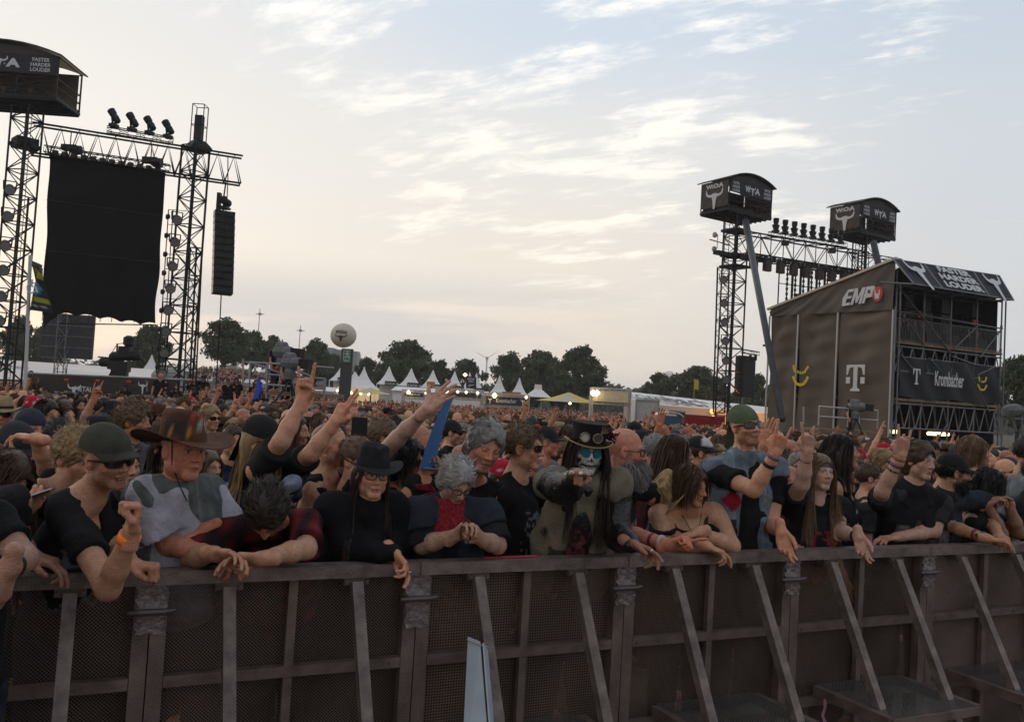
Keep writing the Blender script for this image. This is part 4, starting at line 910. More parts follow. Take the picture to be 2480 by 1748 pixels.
umb(1275, 879, 901, 150, 66, 'large yellow and cream umbrella roof over the crowd centre')
# truss gate signs
def gate(x0, x1, y0, y1, d, label, text, lit=False, legs=True):
    t = empty('truss_sign', W(x0, y1, d)*[1, 1, 0], label, 'sign'); b = MB(); z1 = W(x0, y0, d)[2]; z0_ = W(x0, y1, d)[2]; A, B_ = W(x0, y0, d), W(x1, y0+(x1-x0)*.055, d)
    h = .24*d/80
    for z in (0, -(z1-z0_)): lattice(b, A+[0, 0, z], B_+[0, 0, z], h, h, h*1.1, .05, .03)
    for P in (A, B_): lattice(b, P+[0, 0, h/2], [P[0], P[1], 0], h, h, h*1.2, .05, .03, up=(0, 1, 0))
    b.build('truss', mat('bright_truss', (.45, .44, .42), .4, .4), t)
    b = MB(); c = (A+B_)/2; wd = np.linalg.norm(B_-A)-h*1.2; hh = (z1-z0_)-h*1.2; c[2] -= (z1-z0_)/2
    b.box(c+[0, -.2, 0], (wd, .06, hh), nrm(B_-A)); m_ = mat('lit_board', (.30, .27, .2), .7, emit=(1, .68, .3), estr=.12) if lit else dk; sb = b.build('board', m_, t)
    ux_ = nrm(B_-A); letters(text, c+[0, -.26, 0], ux_, zU, wd*.5, hh*.55, whit, sb, bold=.01)
    for e in (-.41, .41): emblem(SKULL, c+ux_*wd*e+[0, -.26, 0], ux_, zU, wd*.055, hh*.6, whit, sb, 'skull')
    if lit or legs:
        for k, e in enumerate(((-.30, .49) if text else (-.4, -.1, .12, .42)) if not lit else (-.53, -.42)):
            q = c+ux_*wd*e+[0, -.7, hh*.62 if not lit else 0.2]; bb = MB(); rb = .20 if k == 0 or lit else .13; bb.lathe(q, [(.03, -rb), (rb, 0), (.03, rb)], 10); bb.build('spotlight', bulb if k == 0 or lit else bulb2, t)
    return t
gate(1088, 1184, 884, 908, 72, 'black truss sign with beer name and skulls over the crowd', 'Krombacher')
gate(1432-105, 1517-105, 872, 902, 60, 'floodlit truss sign board right of the large umbrella', 'Krombacher', lit=True)
gate(990, 1082, 874, 890, 78, 'lit truss roof edge left of the black beer sign', '', lit=False)
gate(905, 960, 876, 890, 95, 'far dark truss sign right of the lit tents', 'BAR', lit=False)
# dark info panel
t = empty('info_panel', ground_at(1056, 95), 'dark panel with light arrow between the pagoda tents', 'sign'); b = MB(); b.slab(W(1045, 870, 95), W(1068, 872, 95), W(1068, 845, 95), W(1045, 843, 95), .2); sg = b.build('board', dk, t)
letters('NOTAUS\nGANG', W(1056, 852, 94.7), (1, 0, 0), zU, .75, .45, whit, sg); b = MB(); b.bar(W(1050, 866, 94.8), W(1063, 862, 94.8), .12); b.bar(W(1050, 866, 94.8), W(1055, 861, 94.8), .1); b.build('arrow', mat('arrow_grey', (.35, .37, .37)), t)
b = MB(); b.lathe(W(1043, 840, 94), [(.03, -.2), (.25, 0), (.03, .2)], 8); b.build('spotlight', bulb2, t)
# container, tent hall, blue cabin, red bar
t = empty('white_container', ground_at(1448, 62), 'plain white site container below the long lettered tent', 'container'); b = MB(); A, B_ = W(1425, 934, 62), W(1475, 936, 62); zt_ = W(1450, 897, 62)[2]
b.box([(A[0]+B_[0])/2, A[1]+1.2, zt_/2], (B_[0]-A[0], 2.4, zt_)); b.build('box', mat('white_box'), t); b = MB()
for x in (A[0], B_[0]): b.bar([x, A[1]-.02, 0], [x, A[1]-.02, zt_], .12)
b.bar([A[0], A[1]-.02, zt_], [B_[0], A[1]-.02, zt_], .12); b.box([(A[0]+B_[0])/2, A[1]-.03, zt_*.5], (.35, .05, .16)); b.build('corner_post', mat('grey_post', (.35, .35, .34)), t)
t = empty('tent_hall', ground_at(1600, 72), 'long white tent hall with faint slanted lettering on the roof, right', 'tent')
a, c = W(1400, 878, 82), W(1760, 918, 70); e0, e1 = W(1400, 902, 76), W(1760, 930, 64); 
b = MB(); b.slab(e0, e1, c, a, .1); b.build('roof', wt, t)
b = MB(); b.slab([e0[0], e0[1], 0], [e1[0], e1[1], 0], e1, e0, .08); b.build('wall', mat('pink_wall', (.50, .42, .36), .8), t)
ux_ = nrm(c-a); mid = (a+c+e0+e1)/4; upv = nrm((a+c)/2-(e0+e1)/2); wv, wf, ww, wh = text_verts('Krombacher', .01)
sh = wv[:, 0]*13/ww; P = mid+np.outer(sh+wv[:, 1]*-2.2, ux_)+np.outer(wv[:, 1]*4.4/wh, upv)+nrm(np.cross(ux_, upv))*.12; mk('lettering', P-ux_*3.0, wf, mat('dark_print', (.16, .15, .15)), t)
gl = bpy.data.lights.new('doorway_lamp', 'POINT'); gl.energy = 650; gl.color = (1, .42, .10); gl.shadow_soft_size = .3; go = bpy.data.objects.new('doorway_lamp', gl); COL.objects.link(go); go.location = tuple(W(1600, 918, 64))
b = MB(); b.lathe(W(1597, 922, 66.5), [(.02, -.2), (.14, -.14), (.2, 0), (.14, .14), (.02, .2)], 10); tag(b.build('orange_lamp', mat('orange_bulb', (1, .5, .2), emit=(1, .38, .06), estr=2.5)), 'small orange lamp glowing against the tent hall wall', 'lamp')
t = empty('red_bar', ground_at(1580, 60), 'low red bar counter box beside the blue cabin roof', 'bar'); b = MB(); A, B_ = W(1535, 945, 60), W(1625, 950, 60); zt_ = W(1580, 931, 60)[2]; b.box([(A[0]+B_[0])/2, A[1]+1, zt_/2], (B_[0]-A[0], 2, zt_)); b.build('counter', mat('red_glow_paint', (.16, .010, .012), .5, emit=(1, .03, .02), estr=.02), t)  # counter paint also emits faintly: a red glow put into the material, no lamp
b = MB(); b.slab(W(1500, 925, 60), W(1537, 928, 60), W(1537, 924, 62), W(1500, 921, 62), .15); b.build('flap', dk, t)
t = empty('blue_cabin', ground_at(1500, 52), 'small blue cabin with pale curved roof amid the crowd', 'cabin'); b = MB(); A, B_ = W(1478, 945, 52), W(1528, 948, 52); zt_ = W(1500, 932, 52)[2]; b.box([(A[0]+B_[0])/2, A[1]+.7, zt_/2], (B_[0]-A[0], 1.4, zt_)); b.build('body', mat('blue_paint', (.03, .09, .16), .5), t)
b = MB(); n = 8
for k in range(n):
    x0 = A[0]-.1+(B_[0]-A[0]+.2)*k/n; x1 = A[0]-.1+(B_[0]-A[0]+.2)*(k+1)/n; za = zt_+.22*math.sin(math.pi*(k+.0)/n)**.5; zb_ = zt_+.22*math.sin(math.pi*(k+1)/n)**.5 if k < n-1 else zt_
    b.slab([x0, A[1]-.1, za], [x1, A[1]-.1, zb_], [x1, A[1]+1.5, zb_], [x0, A[1]+1.5, za], .06)
b.build('roof', wt, t)
# long tent left with lettering
t = empty('tent_hall', ground_at(200, 92), 'long white tent hall with faded lettering behind the left grandstand', 'tent')
a, c = W(-60, 803, 100), W(395, 832, 96); e0, e1 = W(-60, 850, 88), W(410, 855, 84)
b = MB(); b.slab(e0, e1, c, a, .1); b.build('roof', mat('cream_canvas', (.70, .64, .58), .7), t); b = MB(); b.slab([e0[0], e0[1], 0], [e1[0], e1[1], 0], e1, e0, .08); b.build('wall', mat('pink_wall'), t)
ux_ = nrm(c-a); upv = nrm((a+c)/2-(e0+e1)/2); wv, wf, ww, wh = text_verts('Krombacher', .01); wm_ = np.linalg.norm(W(215, 815, 96)-W(-25, 800, 96))
o_ = (W(95, 822, 94)); o_ = a*.0+ (a+(c-a)*.36+ (e0+(e1-e0)*.36))/2; P = o_+np.outer(wv[:, 0]*wm_/ww, ux_)+np.outer(wv[:, 1]*2.6/wh, upv)+nrm(np.cross(ux_, upv))*.12; mk('lettering', P+upv*1.3, wf, mat('faded_print', (.30, .22, .18)), t)
t = empty('tarp_cover', W(378, 870, 60), 'grey tarpaulin bundle at the right end of the left tent', 'tarpaulin'); b = MB(); pp = W(378, 872, 58); b.lathe([pp[0], pp[1], 0], [(1.15, 0), (1.15, W(378, 840, 58)[2]-.0), (.9, W(378, 828, 58)[2]), (.3, W(378, 824, 58)[2])], 9); b.build('cover', mat('grey_tarp', (.33, .33, .32), .8, noise=.2, nscale=2, bump=.5, bscale=3), t)
# LED wall behind the cloth
t = empty('screen_wall', ground_at(147, 75), 'dark screen wall seen from behind under the black cloth', 'screen'); A, B_ = W(91, 800, 75), W(206, 806, 75); zt_ = W(150, 705, 75)[2]; zb_ = W(150, 803, 75)[2]
b = MB(); b.slab([A[0], A[1], zb_], [B_[0], B_[1], zb_], [B_[0], B_[1], zt_], [A[0], A[1], zt_], .3); b.build('panel', mat('dark_screen', (.035, .035, .04), .6, noise=.4, nscale=3), t)
b = MB()
for k in range(5): zz = zb_+(zt_-zb_)*k/4; b.bar([A[0], A[1]-.2, zz], [B_[0], B_[1]-.2, zz], .05)
lattice(b, [A[0]*.55+B_[0]*.45, A[1]-.4, 0], [A[0]*.55+B_[0]*.45, A[1]-.4, zt_], .8, .6, 1.0, .05, .03); b.build('frame', scaf, t)
# balloon on exit column
D = 84; t = empty('exit_column', ground_at(768, D), 'square dark column with green exit pictogram under the balloon', 'sign'); A, B_ = W(757, 900, D), W(782, 902, D); A[2] = B_[2] = 0; zt_ = W(769, 781, D)[2]; wd = np.linalg.norm(A-B_)
cc = (A+B_)/2; b = MB(); b.box([cc[0], cc[1]+.5, zt_/2], (wd, 1, zt_), (1, .12, 0), (-.12, 1, 0)); b.build('column', mat('dark_column', (.05, .05, .055), .7), t)
b = MB(); zc = W(770, 797, D)[2]; b.box([cc[0]+.06, cc[1]-.08, zc], (wd*.72, .05, 1.25), (1, .12, 0), (-.12, 1, 0)); sg = b.build('exit_sign', mat('exit_green', (.10, .26, .14), .6), t)
b = MB(); o = np.array([cc[0]+.1, cc[1]-.14, zc]); q = lambda x, z: o+np.array([x, .12*x, z])
for pts in ([(-.02, .28), (.1, .02)], [(.1, .02), (.25, -.25)], [(.1, .02), (-.1, -.12), (-.28, -.15)], [(-.02, .25), (-.2, .12)], [(.0, .25), (.2, .2)]):
    for (x0, z0_), (x1, z1) in zip(pts, pts[1:]): b.bar(q(x0, z0_), q(x1, z1), .08)
b.box(q(.0, .42), (.14, .02, .14)); b.bar(q(-.33, -.4), q(-.33, .5), .04); b.bar(q(-.33, .5), q(.33, .5), .04); b.build('running_figure', whit, sg)
letters('EXIT', q(0, -.5), (1, .12, 0), zU, .5, .16, whit, sg)
t = empty('balloon', W(770, 752, D), 'round pale advertising balloon on top of the exit column', 'balloon'); r_ = 29*D/1913; c = W(770, 752, D); b = MB()
prof = [(max(.02, r_*math.sin(math.pi*k/20)), -r_*.94*math.cos(math.pi*k/20)) for k in range(21)]; b.lathe(c, prof, 36); b.build('envelope', mat('balloon_skin', (.58, .52, .42), .6, noise=.05, nscale=1), t, smooth=True)
sph = lambda p: (lambda q: c+q/np.linalg.norm(q/np.array([1, 1, .94]))*(r_*1.015))(p-c)
dkp = mat('dark_ink', (.05, .045, .04), .7)
letters('W:O:A', c+[0, -r_, r_*.22], (1, 0, 0), zU, r_*1.05, r_*.3, dkp, t, bold=.05, surf=sph)
def remesh_poly(P, cx, cz, w_, h_):
    pts = []
    for (x0, y0), (x1, y1) in zip(P, P[1:]+P[:1]):
        for k in range(3): pts.append(((x0+(x1-x0)*k/3), (y0+(y1-y0)*k/3)))
    return [sph(c+np.array([x*w_, -r_, cz+y*h_])) for x, y in pts]
vs = remesh_poly(SKULL, 0, -r_*.22, r_*.52, r_*.42)
bm_ = bpy.data.meshes.new('x'); import bmesh
bm = bmesh.new(); 
for p in vs: bm.verts.new(p)
bm.verts.ensure_lookup_table(); bm.faces.new(bm.verts); bmesh.ops.triangulate(bm, faces=bm.faces[:]); fs = [tuple(v_.index for v_ in f_.verts) for f_ in bm.faces]; bm.verts.index_update(); fs = [tuple(v_.index for v_ in f_.verts) for f_ in bm.faces]
mk('skull', [tuple((np.array(p)-c)*1.012+c) for p in vs], fs, dkp, t); bm.free()
# white roof frame building behind
t = empty('roof_gantry', ground_at(745, 160), 'pale roof frame of a distant stage behind the narrow tree', 'building'); b = MB(); A, B_ = W(700, 862, 160), W(800, 866, 160); zt_ = W(740, 780, 160)[2]
b.bar([A[0], A[1], zt_-.6], [B_[0], B_[1], zt_-1.0], 1.4, 1.2); b.box([B_[0]-1, B_[1], zt_/2], (2, 3, zt_-1)); b.box([A[0]+1.6, A[1], zt_/2], (4.4, 3, zt_)); b.build('frame', mat('pale_steel', (.33, .33, .34), .6), t)
b = MB(); b.slab([A[0]+3, A[1]+1, 0], [B_[0]-2, B_[1]+1, 0], [B_[0]-2, B_[1]+1, zt_-1.4], [A[0]+3, A[1]+1, zt_-1.3], .2); b.build('backdrop', mat('pale_backdrop', (.48, .50, .53), .7), t)
# masts and turbines
for k, (x, y0, y1, d, lab) in enumerate(((583, 692, 770, 200, 'tall radio mast with a cross bracket left of the camera men'), (640, 768, 790, 210, 'thin short mast behind the camera men'), (674, 729, 790, 200, 'radio mast with antennas above the narrow tree'), (809, 795, 840, 220, 'faint mast right of the balloon'), (1652, 835, 850, 200, 'short lattice mast near the pale dome'))):
    b = MB(); a, c_ = W(x, y0, d), W(x-1, y1, d); c_[0] = a[0]; c_[1] = a[1]; c_[2] = 0; b.tube([c_, a], [.16, .08], 5)
    if k in (0, 2): p = W(x, y0+12, d); b.bar(p-[1.0, 0, 0], p+[1.0, 0, 0], .14); b.box(p, (.6, .6, .5)); 
    tag(b.build('radio_mast', mat('mast_grey', (.3, .3, .31), .6)), lab, 'mast', 'distant masts')
for k, (x, y, d, r_, a0, lab) in enumerate(((1092, 803, 900, 11, .6, 'nearer wind turbine beside the central tree clump'), (1473, 850, 1300, 9, .5, 'tiny wind turbine over the far forest'))):
    h = W(x, y, d); t = empty('wind_turbine', (h[0], h[1], 0), lab, 'wind turbine', 'wind turbines'); wm_ = mat('turbine_white', (.6, .62, .63), .5)
    b = MB(); b.tube([(h[0], h[1], 0), h], [1.1, .7], 8); b.build('tower', wm_, t); b = MB(); b.box(h, (3, 6, 3)); b.build('nacelle', wm_, t); L_ = 30*d/1913
    for j in range(3):
        an = a0+j*2.094; b = MB(); b.tube([h+[0, -4, 0], h+np.array([math.cos(an)*L_*.3, -4/L_, math.sin(an)*L_*.3]), h+np.array([math.cos(an)*L_, -4, math.sin(an)*L_])], [.2, .35, .1], 5); b.build('blade', wm_, t)
t = empty('pale_dome', W(1500, 845, 170), 'pale round tent top peeking over the low tree', 'tent'); b = MB(); p = W(1500, 848, 170); r_ = 1.5; b.lathe(p, [(r_*math.cos(a), r_*math.sin(a)) for a in np.linspace(-.5, 1.5, 8)], 16); b.build('dome', wt, t, smooth=True)
b = MB(); a = W(1556, 880, 100); b.bar([a[0], a[1], 0], a+[0, 0, 1.6], .06); b.slab(a+[0, 0, 1.5], a+[.5, 0, 1.5], a+[.5, 0, .4], a+[0, 0, .4], .03); tag(b.build('small_flag', mat('yellow_flag', (.45, .42, .05))), 'tiny yellow flag above the lettered tent hall', 'flag')
t = empty('chimney_sign', ground_at(1205, 88), 'white pagoda tower sign right of the black beer sign', 'sign'); b = MB(); p = W(1206, 880, 88); p[2] = 0; b.lathe(p, [(1.9, W(1206, 890, 88)[2]), (.55, W(1206, 873, 88)[2]), (.5, W(1206, 862, 88)[2])], 4, (.7, .7, 0), (-.7, .7, 0)); b.build('tower', wt, t)
# ---------------------------------------------------------------- left grandstand, crane, flag
DG = 34.0
t = empty('grandstand', W(230, 870, DG), 'low scaffold viewing platform with dark banner and metal rails', 'platform')
g = lambda x, y: W(x, y, DG)
b = MB()
for (x0, y0, x1, y1) in ((55, 836, 410, 851), (75, 878, 560, 897), (55, 838, 55, 900), (330, 852, 330, 896), (410, 851, 460, 853), (545, 805, 545, 875)): b.tube([g(x0, y0), g(x1, y1)], .045, 6)
for x in (140, 235, 330, 425): b.tube([g(x, 882), g(x, 905)], .045, 6)
b.tube([g(60, 862)+[0, .4, 0], g(560, 893)+[0, .4, 0]], .04, 6)
b.build('rail', galv, t)
b = MB(); b.slab(g(60, 874), g(395, 890), g(395, 852), g(60, 838), .05); sg = b.build('banner', mat('dark_brown_banner', (.05, .042, .038), .8, noise=.3, nscale=1, bump=.4, bscale=2), t)
emblem(SKULL, g(168, 873)+[0, -.06, 0], (1, 0, -.02), zU, .28, .32, whit, sg, 'skull'); letters('METAL', g(190, 872)+[0, -.06, 0], (1, 0, -.02), zU, .7, .2, whit, sg); emblem(SKULL, g(322, 867)+[0, -.06, 0], (1, 0, -.02), zU, .2, .3, whit, sg, 'skull')
b = MB(); b.slab(g(60, 892), g(720, 905), g(720, 905)+[0, 4, 0], g(60, 892)+[0, 4, 0], .12); b.build('deck', wood, t)
b = MB()
for x in (150, 220, 290, 430): b.tube([g(x, 852+(x-150)*.03)+[-.08, 0, 0], g(x, 852+(x-150)*.03)+[.08, 0, 0]], .065, 6)
b.build('clamp', redclamp, t)
t = empty('camera_crane', W(255, 870, 38), 'black camera crane arm raised above the left grandstand', 'camera crane'); h = lambda x, y: W(x, y, 38)
b = MB(); b.bar(h(250, 845), h(291, 770), .2, .22); b.lathe(h(289, 765), [(.08, -.25), (.24, -.15), (.24, .15), (.1, .25)], 10); b.build('arm', blk2, t)
b = MB(); b.lathe(h(283, 798), [(.12, -.7), (.21, -.6), (.21, .5), (.16, .65)], 10, (0, 0, 1), (0, 1, 0), (1, .1, .1)); b.box(h(282, 787), (.5, .4, .4)); b.build('camera', blk2, t)
b = MB(); b.bar(h(255, 825), h(258, 895), .2); b.lathe(h(237, 812), [(.1, -.3), (.2, -.2), (.2, .2), (.1, .35)], 10, (0, 0, 1), (0, 1, 0), (1, 0, 0)); b.box(h(272, 822), (.7, .4, .45)); b.box(h(274, 838), (.45, .3, .7)); b.box(h(254, 818), (.35, .4, .4)); b.build('pedestal', blk2, t)
b = MB(); b.tube([h(263, 770), h(262, 815)], .04, 5); b.tube([h(263, 771), h(240, 808)], .015, 4); b.tube([h(263, 771), h(288, 768)], .015, 4); b.tube([h(220, 800), h(290, 806)], .03, 4); b.build('cable', blk, t)
t = empty('flagpole', W(62, 900, 30), 'thin white pole flying a striped accessibility flag beside the black cloth', 'flag'); h = lambda x, y: W(x, y, 30)
b = MB(); b.tube([h(55, 905), h(68, 572)], .06, 8); b.build('pole', mat('white_pole', (.5, .5, .5), .4), t)
def flagpt(a, c):  # a across 0..1, c down 0..1
    x = 68+a*(40-6*math.sin(c*3.1)*(.5+.5*a)); y = 583+c*113+a*18*(1-c)+a*4
    return W(x, y, 30)+np.array([0, .35*math.sin(a*5+c*3), 0])
n = 14; vs = [flagpt(i/n, j/(n*2)) for j in range(n*2+1) for i in range(n+1)]; cols = []
for j in range(n*2+1):
    for i in range(n+1):
        a, c_ = i/n, j/(n*2); k = (.02, .022, .03)
        if .12 < c_ < .26 and abs(math.sin(a*14)) > .35 or .70 < c_ < .80 and abs(math.sin(a*19)) > .3: k = (.35, .32, .03)
        if (a-.5)**2*1.3+((c_-.48)*2.2)**2 < .17: k = (.08, .26, .38)
        if c_ < .1 and (i+j) % 2: k = (.2, .2, .22)
        if .86 < c_ < .92 and i % 3 and 2 < i < 12: k = (.4, .4, .4)
        cols.append(k)
mk('flag', vs, [(j*(n+1)+i, j*(n+1)+i+1, (j+1)*(n+1)+i+1, (j+1)*(n+1)+i) for j in range(n*2) for i in range(n)], mat('flag_cloth', rough=.8, attr=True), t, cols=np.array(cols), smooth=True)
b = MB(); 
cpt = flagpt(.5, .48)+np.array([0, -.12, 0]); q = lambda x, z: cpt+np.array([x, 0, z])
for pts in ([(-.02, .22), (-.02, -.02), (.12, -.04), (.18, -.22)], [(-.02, .1), (.1, .1)], [(.1, -.2), (-.02, -.26), (-.15, -.18), (-.17, -.02), (-.08, .06)]):
    for (x0, z0_), (x1, z1) in zip(pts, pts[1:]): b.bar(q(x0, z0_), q(x1, z1), .04)
b.build('wheelchair_symbol', whit, t)
# ---------------------------------------------------------------- camera platform in the middle left
DC = 30.0; t = empty('camera_platform', W(640, 885, DC), 'scaffold camera platform with two broadcast cameras above the crowd', 'platform'); g = lambda x, y: W(x, y, DC)
b = MB()
for (x0, y0, x1, y1) in ((550, 812, 632, 816), (598, 839, 727, 849), (598, 862, 727, 872), (632, 816, 700, 845), (560, 812, 640, 840)): b.tube([g(x0, y0), g(x1, y1)], .04, 6)
for (x, y0, y1) in ((598, 812, 893), (727, 848, 898), (655, 815, 893), (560, 812, 850)): b.tube([g(x+2, y0), g(x-1, y1)], .045, 6)
b.tube([g(632, 813)+[0, 2, 0], g(722, 820)+[0, 2, 0]], .04, 6); b.build('rail', galv, t)
b = MB(); b.slab(g(590, 880), g(735, 888), g(735, 888)+[0, 3, 0], g(590, 880)+[0, 3, 0], .14); b.slab(g(600, 860)+[0, 1.5, 0], g(690, 864)+[0, 1.5, 0], g(690, 864)+[0, 3, 0], g(600, 860)+[0, 3, 0], .12); b.build('deck', wood, t)
b = MB()
for x, y in ((650, 815), (655, 841), (620, 826), (690, 870)): b.tube([g(x, y)-[.07, 0, 0], g(x, y)+[.07, 0, 0]], .06, 6)
b.build('clamp', redclamp, t)
def bcam(x, y, d, s, label, dirx=1):
    t = empty('broadcast_camera', W(x, y, d), label, 'camera', 'covered broadcast cameras'); c = W(x, y, d); ax = nrm((dirx, -.35, -.03)); s_, u_ = frame(ax); gc = mat('grey_cover')
    b = MB(); b.lathe(c, [(.10*s, -.34*s), (.20*s, -.30*s), (.24*s, -.05*s), (.20*s, .25*s), (.17*s, .32*s)], 9, s_, u_, ax); b.lathe(c-ax*.1*s+u_*.18*s, [(.10*s, -.2*s), (.16*s, -.12*s), (.15*s, .15*s), (.08*s, .2*s)], 8, s_, u_, ax); b.lathe(c-ax*.05*s-u_*.32*s, [(.15*s, -.2*s), (.19*s, 0), (.16*s, .2*s)], 8, s_, ax, u_); b.build('rain_cover', gc, t)
    b = MB(); b.box(c+ax*.48*s, (.36*s, .28*s, .30*s), ax, s_, u_); b.build('lens_hood', blk2, t)
    b = MB(); 
    for e in (-.5, .0, .5): b.tube([c-u_*.5*s, c-[0, 0, 1.25*s]+s_*e*s+ax*(.3-abs(e))*s], .035, 5)
    b.build('tripod', blk2, t)
bcam(637, 790, 30.5, 1.15, 'upper broadcast camera under grey rain cover on the platform'); bcam(655, 814, 29.6, 1.1, 'lower broadcast camera under grey cover, front of the platform'); bcam(1922, 912, 37.2, 1.0, 'broadcast camera under grey cover before the brown wall')
# ---------------------------------------------------------------- implicit-surface modelling of people
f32 = np.float32
def p_cone(a, b, ra, rb): return ('c', np.array(a, f32), np.array(b, f32), ra, rb)
def p_ell(c, r, R=None): return ('e', np.array(c, f32), np.array(r, f32), None if R is None else np.array(R, f32))
def prim(p, P):
    if p[0] == 'k': return np.maximum(prim(('c',)+p[1:5], P), (P-p[2])@p[5])
    if p[0] == 'c':
        ab = p[2]-p[1]; L2 = float(ab@ab)+1e-9; q = P-p[1]; qa = q@ab; t = np.minimum(np.maximum(qa/L2, 0), 1); qq = np.einsum('ij,ij->i', q, q)
        return np.sqrt(np.maximum(qq-2*t*qa+t*t*L2, 0))-(p[3]+(p[4]-p[3])*t)
    q = P-p[1]
    if p[3] is not None: q = q@p[3]
    a_ = q*(1/p[2]); b_ = a_*(1/p[2]); k0 = np.sqrt(np.einsum('ij,ij->i', a_, a_)); k1 = np.sqrt(np.einsum('ij,ij->i', b_, b_))+1e-6
    return k0*(k0-1)/k1
def smin(a, b, k):
    if k <= 0: return np.minimum(a, b)
    h = np.clip(.5+.5*(b-a)/k, 0, 1); return b+(a-b)*h-k*h*(1-h)
def ev(ops, P, d=None):
    for o in ops:
        if o[0] == 'u': f = prim(o[1], P); d = f if d is None else smin(d, f, o[2])
        elif o[0] == 's': d = -smin(-d, prim(o[1], P), o[2])
        elif o[0] == 'i': d = -smin(-d, -((P-o[1])@o[2]), o[3])       # keep the side opposite to normal o[2]
        elif o[0] == 'f':
            q = ((P-o[1])@o[2])/o[3]; f = ev(o[4], q)*o[3]; d = f if d is None else smin(d, f, o[5])
        elif o[0] == 'w': d = d+o[1](P)
    return d
def surfnet(xs, ys, zs, Fv):
    s = Fv < 0; c = s.astype(np.int8)
    t = sum(c[i:c.shape[0]-1+i, j:c.shape[1]-1+j, k:c.shape[2]-1+k] for i in (0, 1) for j in (0, 1) for k in (0, 1))
    act = (t > 0) & (t < 8); I, J, K = np.nonzero(act); n = len(I)
    if n == 0: return np.zeros((0, 3)), np.zeros((0, 4), int)
    idx = -np.ones(act.shape, np.int32); idx[I, J, K] = np.arange(n); acc = np.zeros((n, 3)); cnt = np.zeros(n); ax = (xs, ys, zs)
    for a in range(3):
        o1, o2 = [q for q in range(3) if q != a]
        for u in (0, 1):
            for v in (0, 1):
                off = [0, 0, 0]; off[o1] = u; off[o2] = v; A = (I+off[0], J+off[1], K+off[2]); off[a] = 1; B = (I+off[0], J+off[1], K+off[2])
                fa, fb = Fv[A], Fv[B]; m = (fa < 0) != (fb < 0); tt = np.where(m, fa/(fa-fb+1e-12), 0); P = np.zeros((n, 3))
                for q in range(3): P[:, q] = ax[q][A[q]]+(ax[q][B[q]]-ax[q][A[q]])*tt
                acc[m] += P[m]; cnt += m
    V_ = acc/np.maximum(cnt, 1)[:, None]; quads = []
    for a in range(3):
        sl0 = [slice(1, -1)]*3; sl0[a] = slice(0, -1); sl1 = [slice(1, -1)]*3; sl1[a] = slice(1, None)
        m = s[tuple(sl0)] != s[tuple(sl1)]; pos = s[tuple(sl0)]; e = np.array(np.nonzero(m)); e2 = e.copy()
        for q in range(3):
            if q != a: e2[q] += 1
        o1, o2 = [(1, 2), (2, 0), (0, 1)][a]; d1 = np.zeros(3, int); d1[o1] = 1; d2 = np.zeros(3, int); d2[o2] = 1
        g = lambda d: idx[tuple(e2[q]-d[q] for q in range(3))]
        qd = np.stack([g(d1+d2), g(d2), g(d1*0), g(d1)], 1); fl = pos[tuple(e)]
        qd[~fl] = qd[~fl][:, ::-1]; quads.append(qd)
    Q = np.concatenate(quads); return V_, Q[(Q >= 0).all(1)]
def mesher(ops, lo, hi, h):
    lo = np.asarray(lo, float); hi = np.asarray(hi, float); S_ = 4; n = np.maximum(2, np.ceil((hi-lo)/(h*S_)).astype(int)); xs, ys, zs = [lo[q]+h*np.arange(n[q]*S_+1) for q in range(3)]
    cc = [lo[q]+h*S_*(np.arange(n[q])+.5) for q in range(3)]; G = np.stack(np.meshgrid(*cc, indexing='ij'), -1).reshape(-1, 3).astype(f32)
    dc = ev(ops, G); actb = np.abs(dc) < h*S_*1.35+.012
    Fv = np.repeat(np.repeat(np.repeat(np.where(dc > 0, 1., -1.).reshape(n), S_, 0), S_, 1), S_, 2); Fv = np.pad(Fv, ((0, 1),)*3, mode='edge').astype(f32)
    ab = np.array(np.nonzero(actb.reshape(n))).T
    if len(ab):
        o = np.arange(S_+1); O = np.stack(np.meshgrid(o, o, o, indexing='ij'), -1).reshape(-1, 3); ids = np.unique((ab[:, None, :]*S_+O[None]).reshape(-1, 3)@np.array([10**8, 10**4, 1])); ii = ids//10**8; jj = ids//10**4 % 10**4; kk = ids % 10**4
        P = np.stack([xs[ii], ys[jj], zs[kk]], 1).astype(f32); Fv[ii, jj, kk] = ev(ops, P)
    return surfnet(xs, ys, zs, Fv)
_nz = np.random.RandomState(5).rand(32, 32, 32).astype(f32)
def vnoise(P, fr):
    q = np.asarray(P)*fr; i = np.floor(q).astype(int); f = (q-i); f = f*f*(3-2*f); r = 0
    for a in (0, 1):
        for b in (0, 1):
            for c in (0, 1):
                w_ = (f[:, 0] if a else 1-f[:, 0])*(f[:, 1] if b else 1-f[:, 1])*(f[:, 2] if c else 1-f[:, 2])
                r = r+w_*_nz[(i[:, 0]+a) % 32, (i[:, 1]+b) % 32, (i[:, 2]+c) % 32]
    return r
